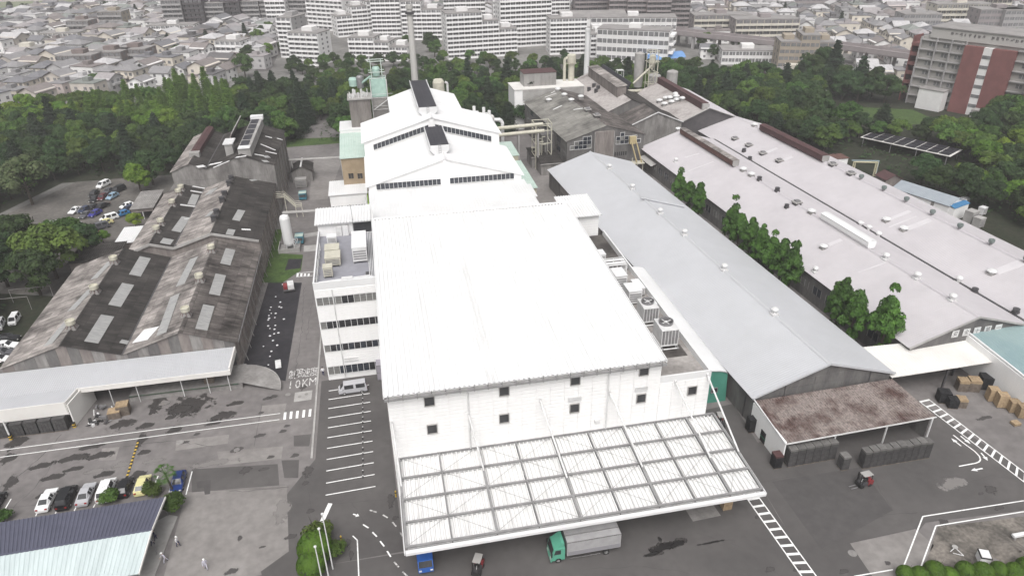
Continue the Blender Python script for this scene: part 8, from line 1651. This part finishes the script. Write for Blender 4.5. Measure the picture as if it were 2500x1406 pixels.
t = thing('brick_wing', 'brick red wing of the institute cut by the right edge', 'building', (*at(2490, 300).xy, 0), R(-62)); b_ = MB(); b_.box(0, 20, -6, 10, 0, 18); b_.build('wall', APT['brick'], t); b_ = MB(); b_.box(-.2, 20.2, -6.2, 10.2, 18, 18.6); b_.build('roof', APT['roofg'], t)
for f_ in range(5): b_ = MB(); b_.box(.5, 19.5, -6.1, -6.002, 1.4+f_*3.4, 2.6+f_*3.4); b_.build('window', APT['white'], t)
KEEP += [(P0.x+40, P0.y-60, 40)]
# ---------------------------------------------------------------- houses on a loose street grid
def grid_houses(poly, ang, seed, cx=12.2, cy=11.6):
    r_ = random.Random(seed); xs = [p[0] for p in poly]; ys = [p[1] for p in poly]; mx, my = sum(xs)/len(xs), sum(ys)/len(ys); ca, sa = math.cos(ang), math.sin(ang)
    for i in range(-45, 46):
        for j in range(-45, 46):
            u = i*cx+(i//5)*5.5+r_.uniform(-1, 1); v = j*cy+(j//2)*4.8+r_.uniform(-.8, .8); x, y = mx+u*ca-v*sa, my+u*sa+v*ca
            if r_.random() < .07 or not inside((x, y), poly) or not clear(x, y, 6): continue
            px, py = proj(x, y, 4)
            if not (-30 < px < 2530 and -15 < py < 420): continue
            HOUSES.append((x, y, ang+r_.choice((0, math.pi/2, math.pi, -math.pi/2))+r_.uniform(-.06, .06), r_.randrange(7) if r_.random() > .12 else 6, r_.choices(range(5), (5, 3, 2, 2, 1))[0], r_.choices(range(7), (4, 3, 2, 3, 4, 1, 1))[0], r_.uniform(.9, 1.15)))
grid_houses([(-420, 330), (-160, 326), (-120, 342), (-58, 352), (-52, 470), (-40, 520), (-70, 640), (-150, 700), (-330, 640), (-420, 640)], R(-24), 1)
grid_houses([(170, 345), (190, 300), (204, 292), (248, 262), (420, 210), (620, 480), (560, 820), (240, 820), (190, 470)], R(-18), 2)
grid_houses([(-40, 560), (60, 470), (180, 480), (220, 820), (-120, 860)], R(-12), 3)
HOUSES.sort(key=lambda h: h[0]**2+h[1]**2)
side = lambda x, y: ('left town' if x < 0 and y < 560 else 'upper left town' if x < 0 else 'right-hand town' if y < 420 else 'far right-hand town')
for n, (x, y, a, k, w, r_, s) in enumerate(HOUSES[:300]):
    lab = '%s-walled %s house with %s %s roof in the %s' % (WNAME[w], 'two-storey', RNAME[r_], ['gable', 'hip', 'wide hip', 'narrow gable', 'cross gable', 'square hip', 'flat'][k], side(x, y))
    t = thing('house', lab, 'house', (x, y, 0), a, 'houses of the '+side(x, y), s)
    obj('wall', HM[k][0], t, mat_=WALLS[w]); obj('roof', HM[k][1], t, mat_=ROOFS[r_]); obj('window', HM[k][2], t, kind='stuff')
def merged(name, items, label):
    V, F, MI = [], [], []; off = 0; mats_ = WALLS+ROOFS+[WIN]
    for x, y, a, k, w, r_, s in items:
        ca, sa = math.cos(a)*s, math.sin(a)*s
        for g, mi in ((HG[k][0], w), (HG[k][1], 5+r_), (HG[k][2], 12)):
            v = np.array(g.v); V.append(np.stack([x+v[:, 0]*ca-v[:, 1]*sa, y+v[:, 0]*sa+v[:, 1]*ca, v[:, 2]*s], 1)); F += [tuple(q+off for q in f_) for f_ in g.f]; MI += [mi]*len(g.f); off += len(v)
    me = bpy.data.meshes.new(name); me.from_pydata(np.concatenate(V).tolist(), [], F)
    for m_ in mats_: me.materials.append(m_)
    me.polygons.foreach_set('material_index', MI); me.update(); obj(name, me, kind='stuff', label=label, cat='houses')
if len(HOUSES) > 300: merged('distant_houses', HOUSES[300:1500], 'dense mass of far small houses fading into haze')
# garden and street trees, far woods and fields
r_ = random.Random(31); k = 0
while k < 110:
    x, y = r_.uniform(-380, 480), r_.uniform(345, 640); px, py = proj(x, y, 4)
    if not (-20 < px < 2520 and -5 < py < 260) or not clear(x, y, 3): continue
    if x > 150 and y < 300: continue
    tree(r_.choice(['deep', 'broad', 'pine']), r_.randrange(4), x, y, r_.uniform(.35, .7), 'small garden tree among the houses of the '+side(x, y), 'garden trees of the town', name='garden_tree'); k += 1
for px, py, kind, s, lab in ((610, 160, 'deep', .9, 'left'), (632, 110, 'broad', .8, 'upper'), (655, 145, 'bright', .8, 'bright'), (600, 190, 'broad', 1., 'lower'), (640, 95, 'deep', .7, 'top'), (1050, 128, 'deep', .8, 'chimney-side'), (1062, 140, 'broad', .8, 'slab-side'), (1715, 120, 'broad', .8, 'viaduct')): q = at(px, py); tree(kind, 1, q.x, q.y, s, lab+' street tree beside the apartment estate')
region('field', [(-600, 620), (-330, 645), (-152, 705), (-160, 1400), (-900, 1400)], -.02, mat('pale_field', (.13, .17, .085), (.19, .20, .14), .02, .95), 'pale green fields beyond the left town')
region('field_road', [(-520, 760), (-180, 740), (-175, 790), (-540, 815)], -.01, mat('pale_sand', (.36, .34, .31), (.30, .28, .26), .03, .95), 'pale sandy strip across the far fields')
for k in range(26):
    x, y = -330+k*9+r_.uniform(-3, 3), 690+r_.uniform(-6, 6)-k*1.2; tree('deep', k % 4, x, y, r_.uniform(.4, .6), 'hedge tree along the far fields', 'hedge trees of the far fields', name='hedge_tree')
for k in range(34):
    x, y = -165+r_.uniform(0, 85), 690+r_.uniform(0, 70); tree('pine' if k % 2 else 'deep', k % 4, x, y, r_.uniform(.9, 1.2), 'tree of the dark grove at the top left beyond the town', 'far grove at the top left', name='grove_tree')
# roads of the town
def road(pts, w, label):
    b_ = MB()
    for a, c in zip(pts[:-1], pts[1:]):
        a, c = at(*a, -.012), at(*c, -.012); d = (c-a).normalized(); n = Vector((-d.y, d.x, 0))*w/2; b_.face(a-n, c-n, c+n, a+n)
    b_.build('road', M['asphalt_m'], kind='structure', label=label)
road([(500, 190), (560, 130), (610, 90)], 6, 'lane through the left town beside the tree belt'); road([(640, 175), (668, 120), (690, 70)], 8, 'estate road left of the apartment blocks'); road([(1790, 215), (1870, 190), (1900, 150), (1890, 110)], 9, 'street below the beige apartment house')
# ---------------------------------------------------------------- haze
hz = MB(); hz.box(-1300, 1300, -60, 1900, -1.2, 76.5); hm = bpy.data.materials.new('haze'); hm.use_nodes = True; n = hm.node_tree; n.nodes.clear(); vo = n.nodes.new('ShaderNodeVolumePrincipled'); ou = n.nodes.new('ShaderNodeOutputMaterial'); vo.inputs['Color'].default_value = (.93, .91, .92, 1); vo.inputs['Density'].default_value = .00036; vo.inputs['Anisotropy'].default_value = .1; n.links.new(vo.outputs[0], ou.inputs['Volume'])
hz.build('haze', hm, kind='stuff', label='thin pale summer haze over the whole site')
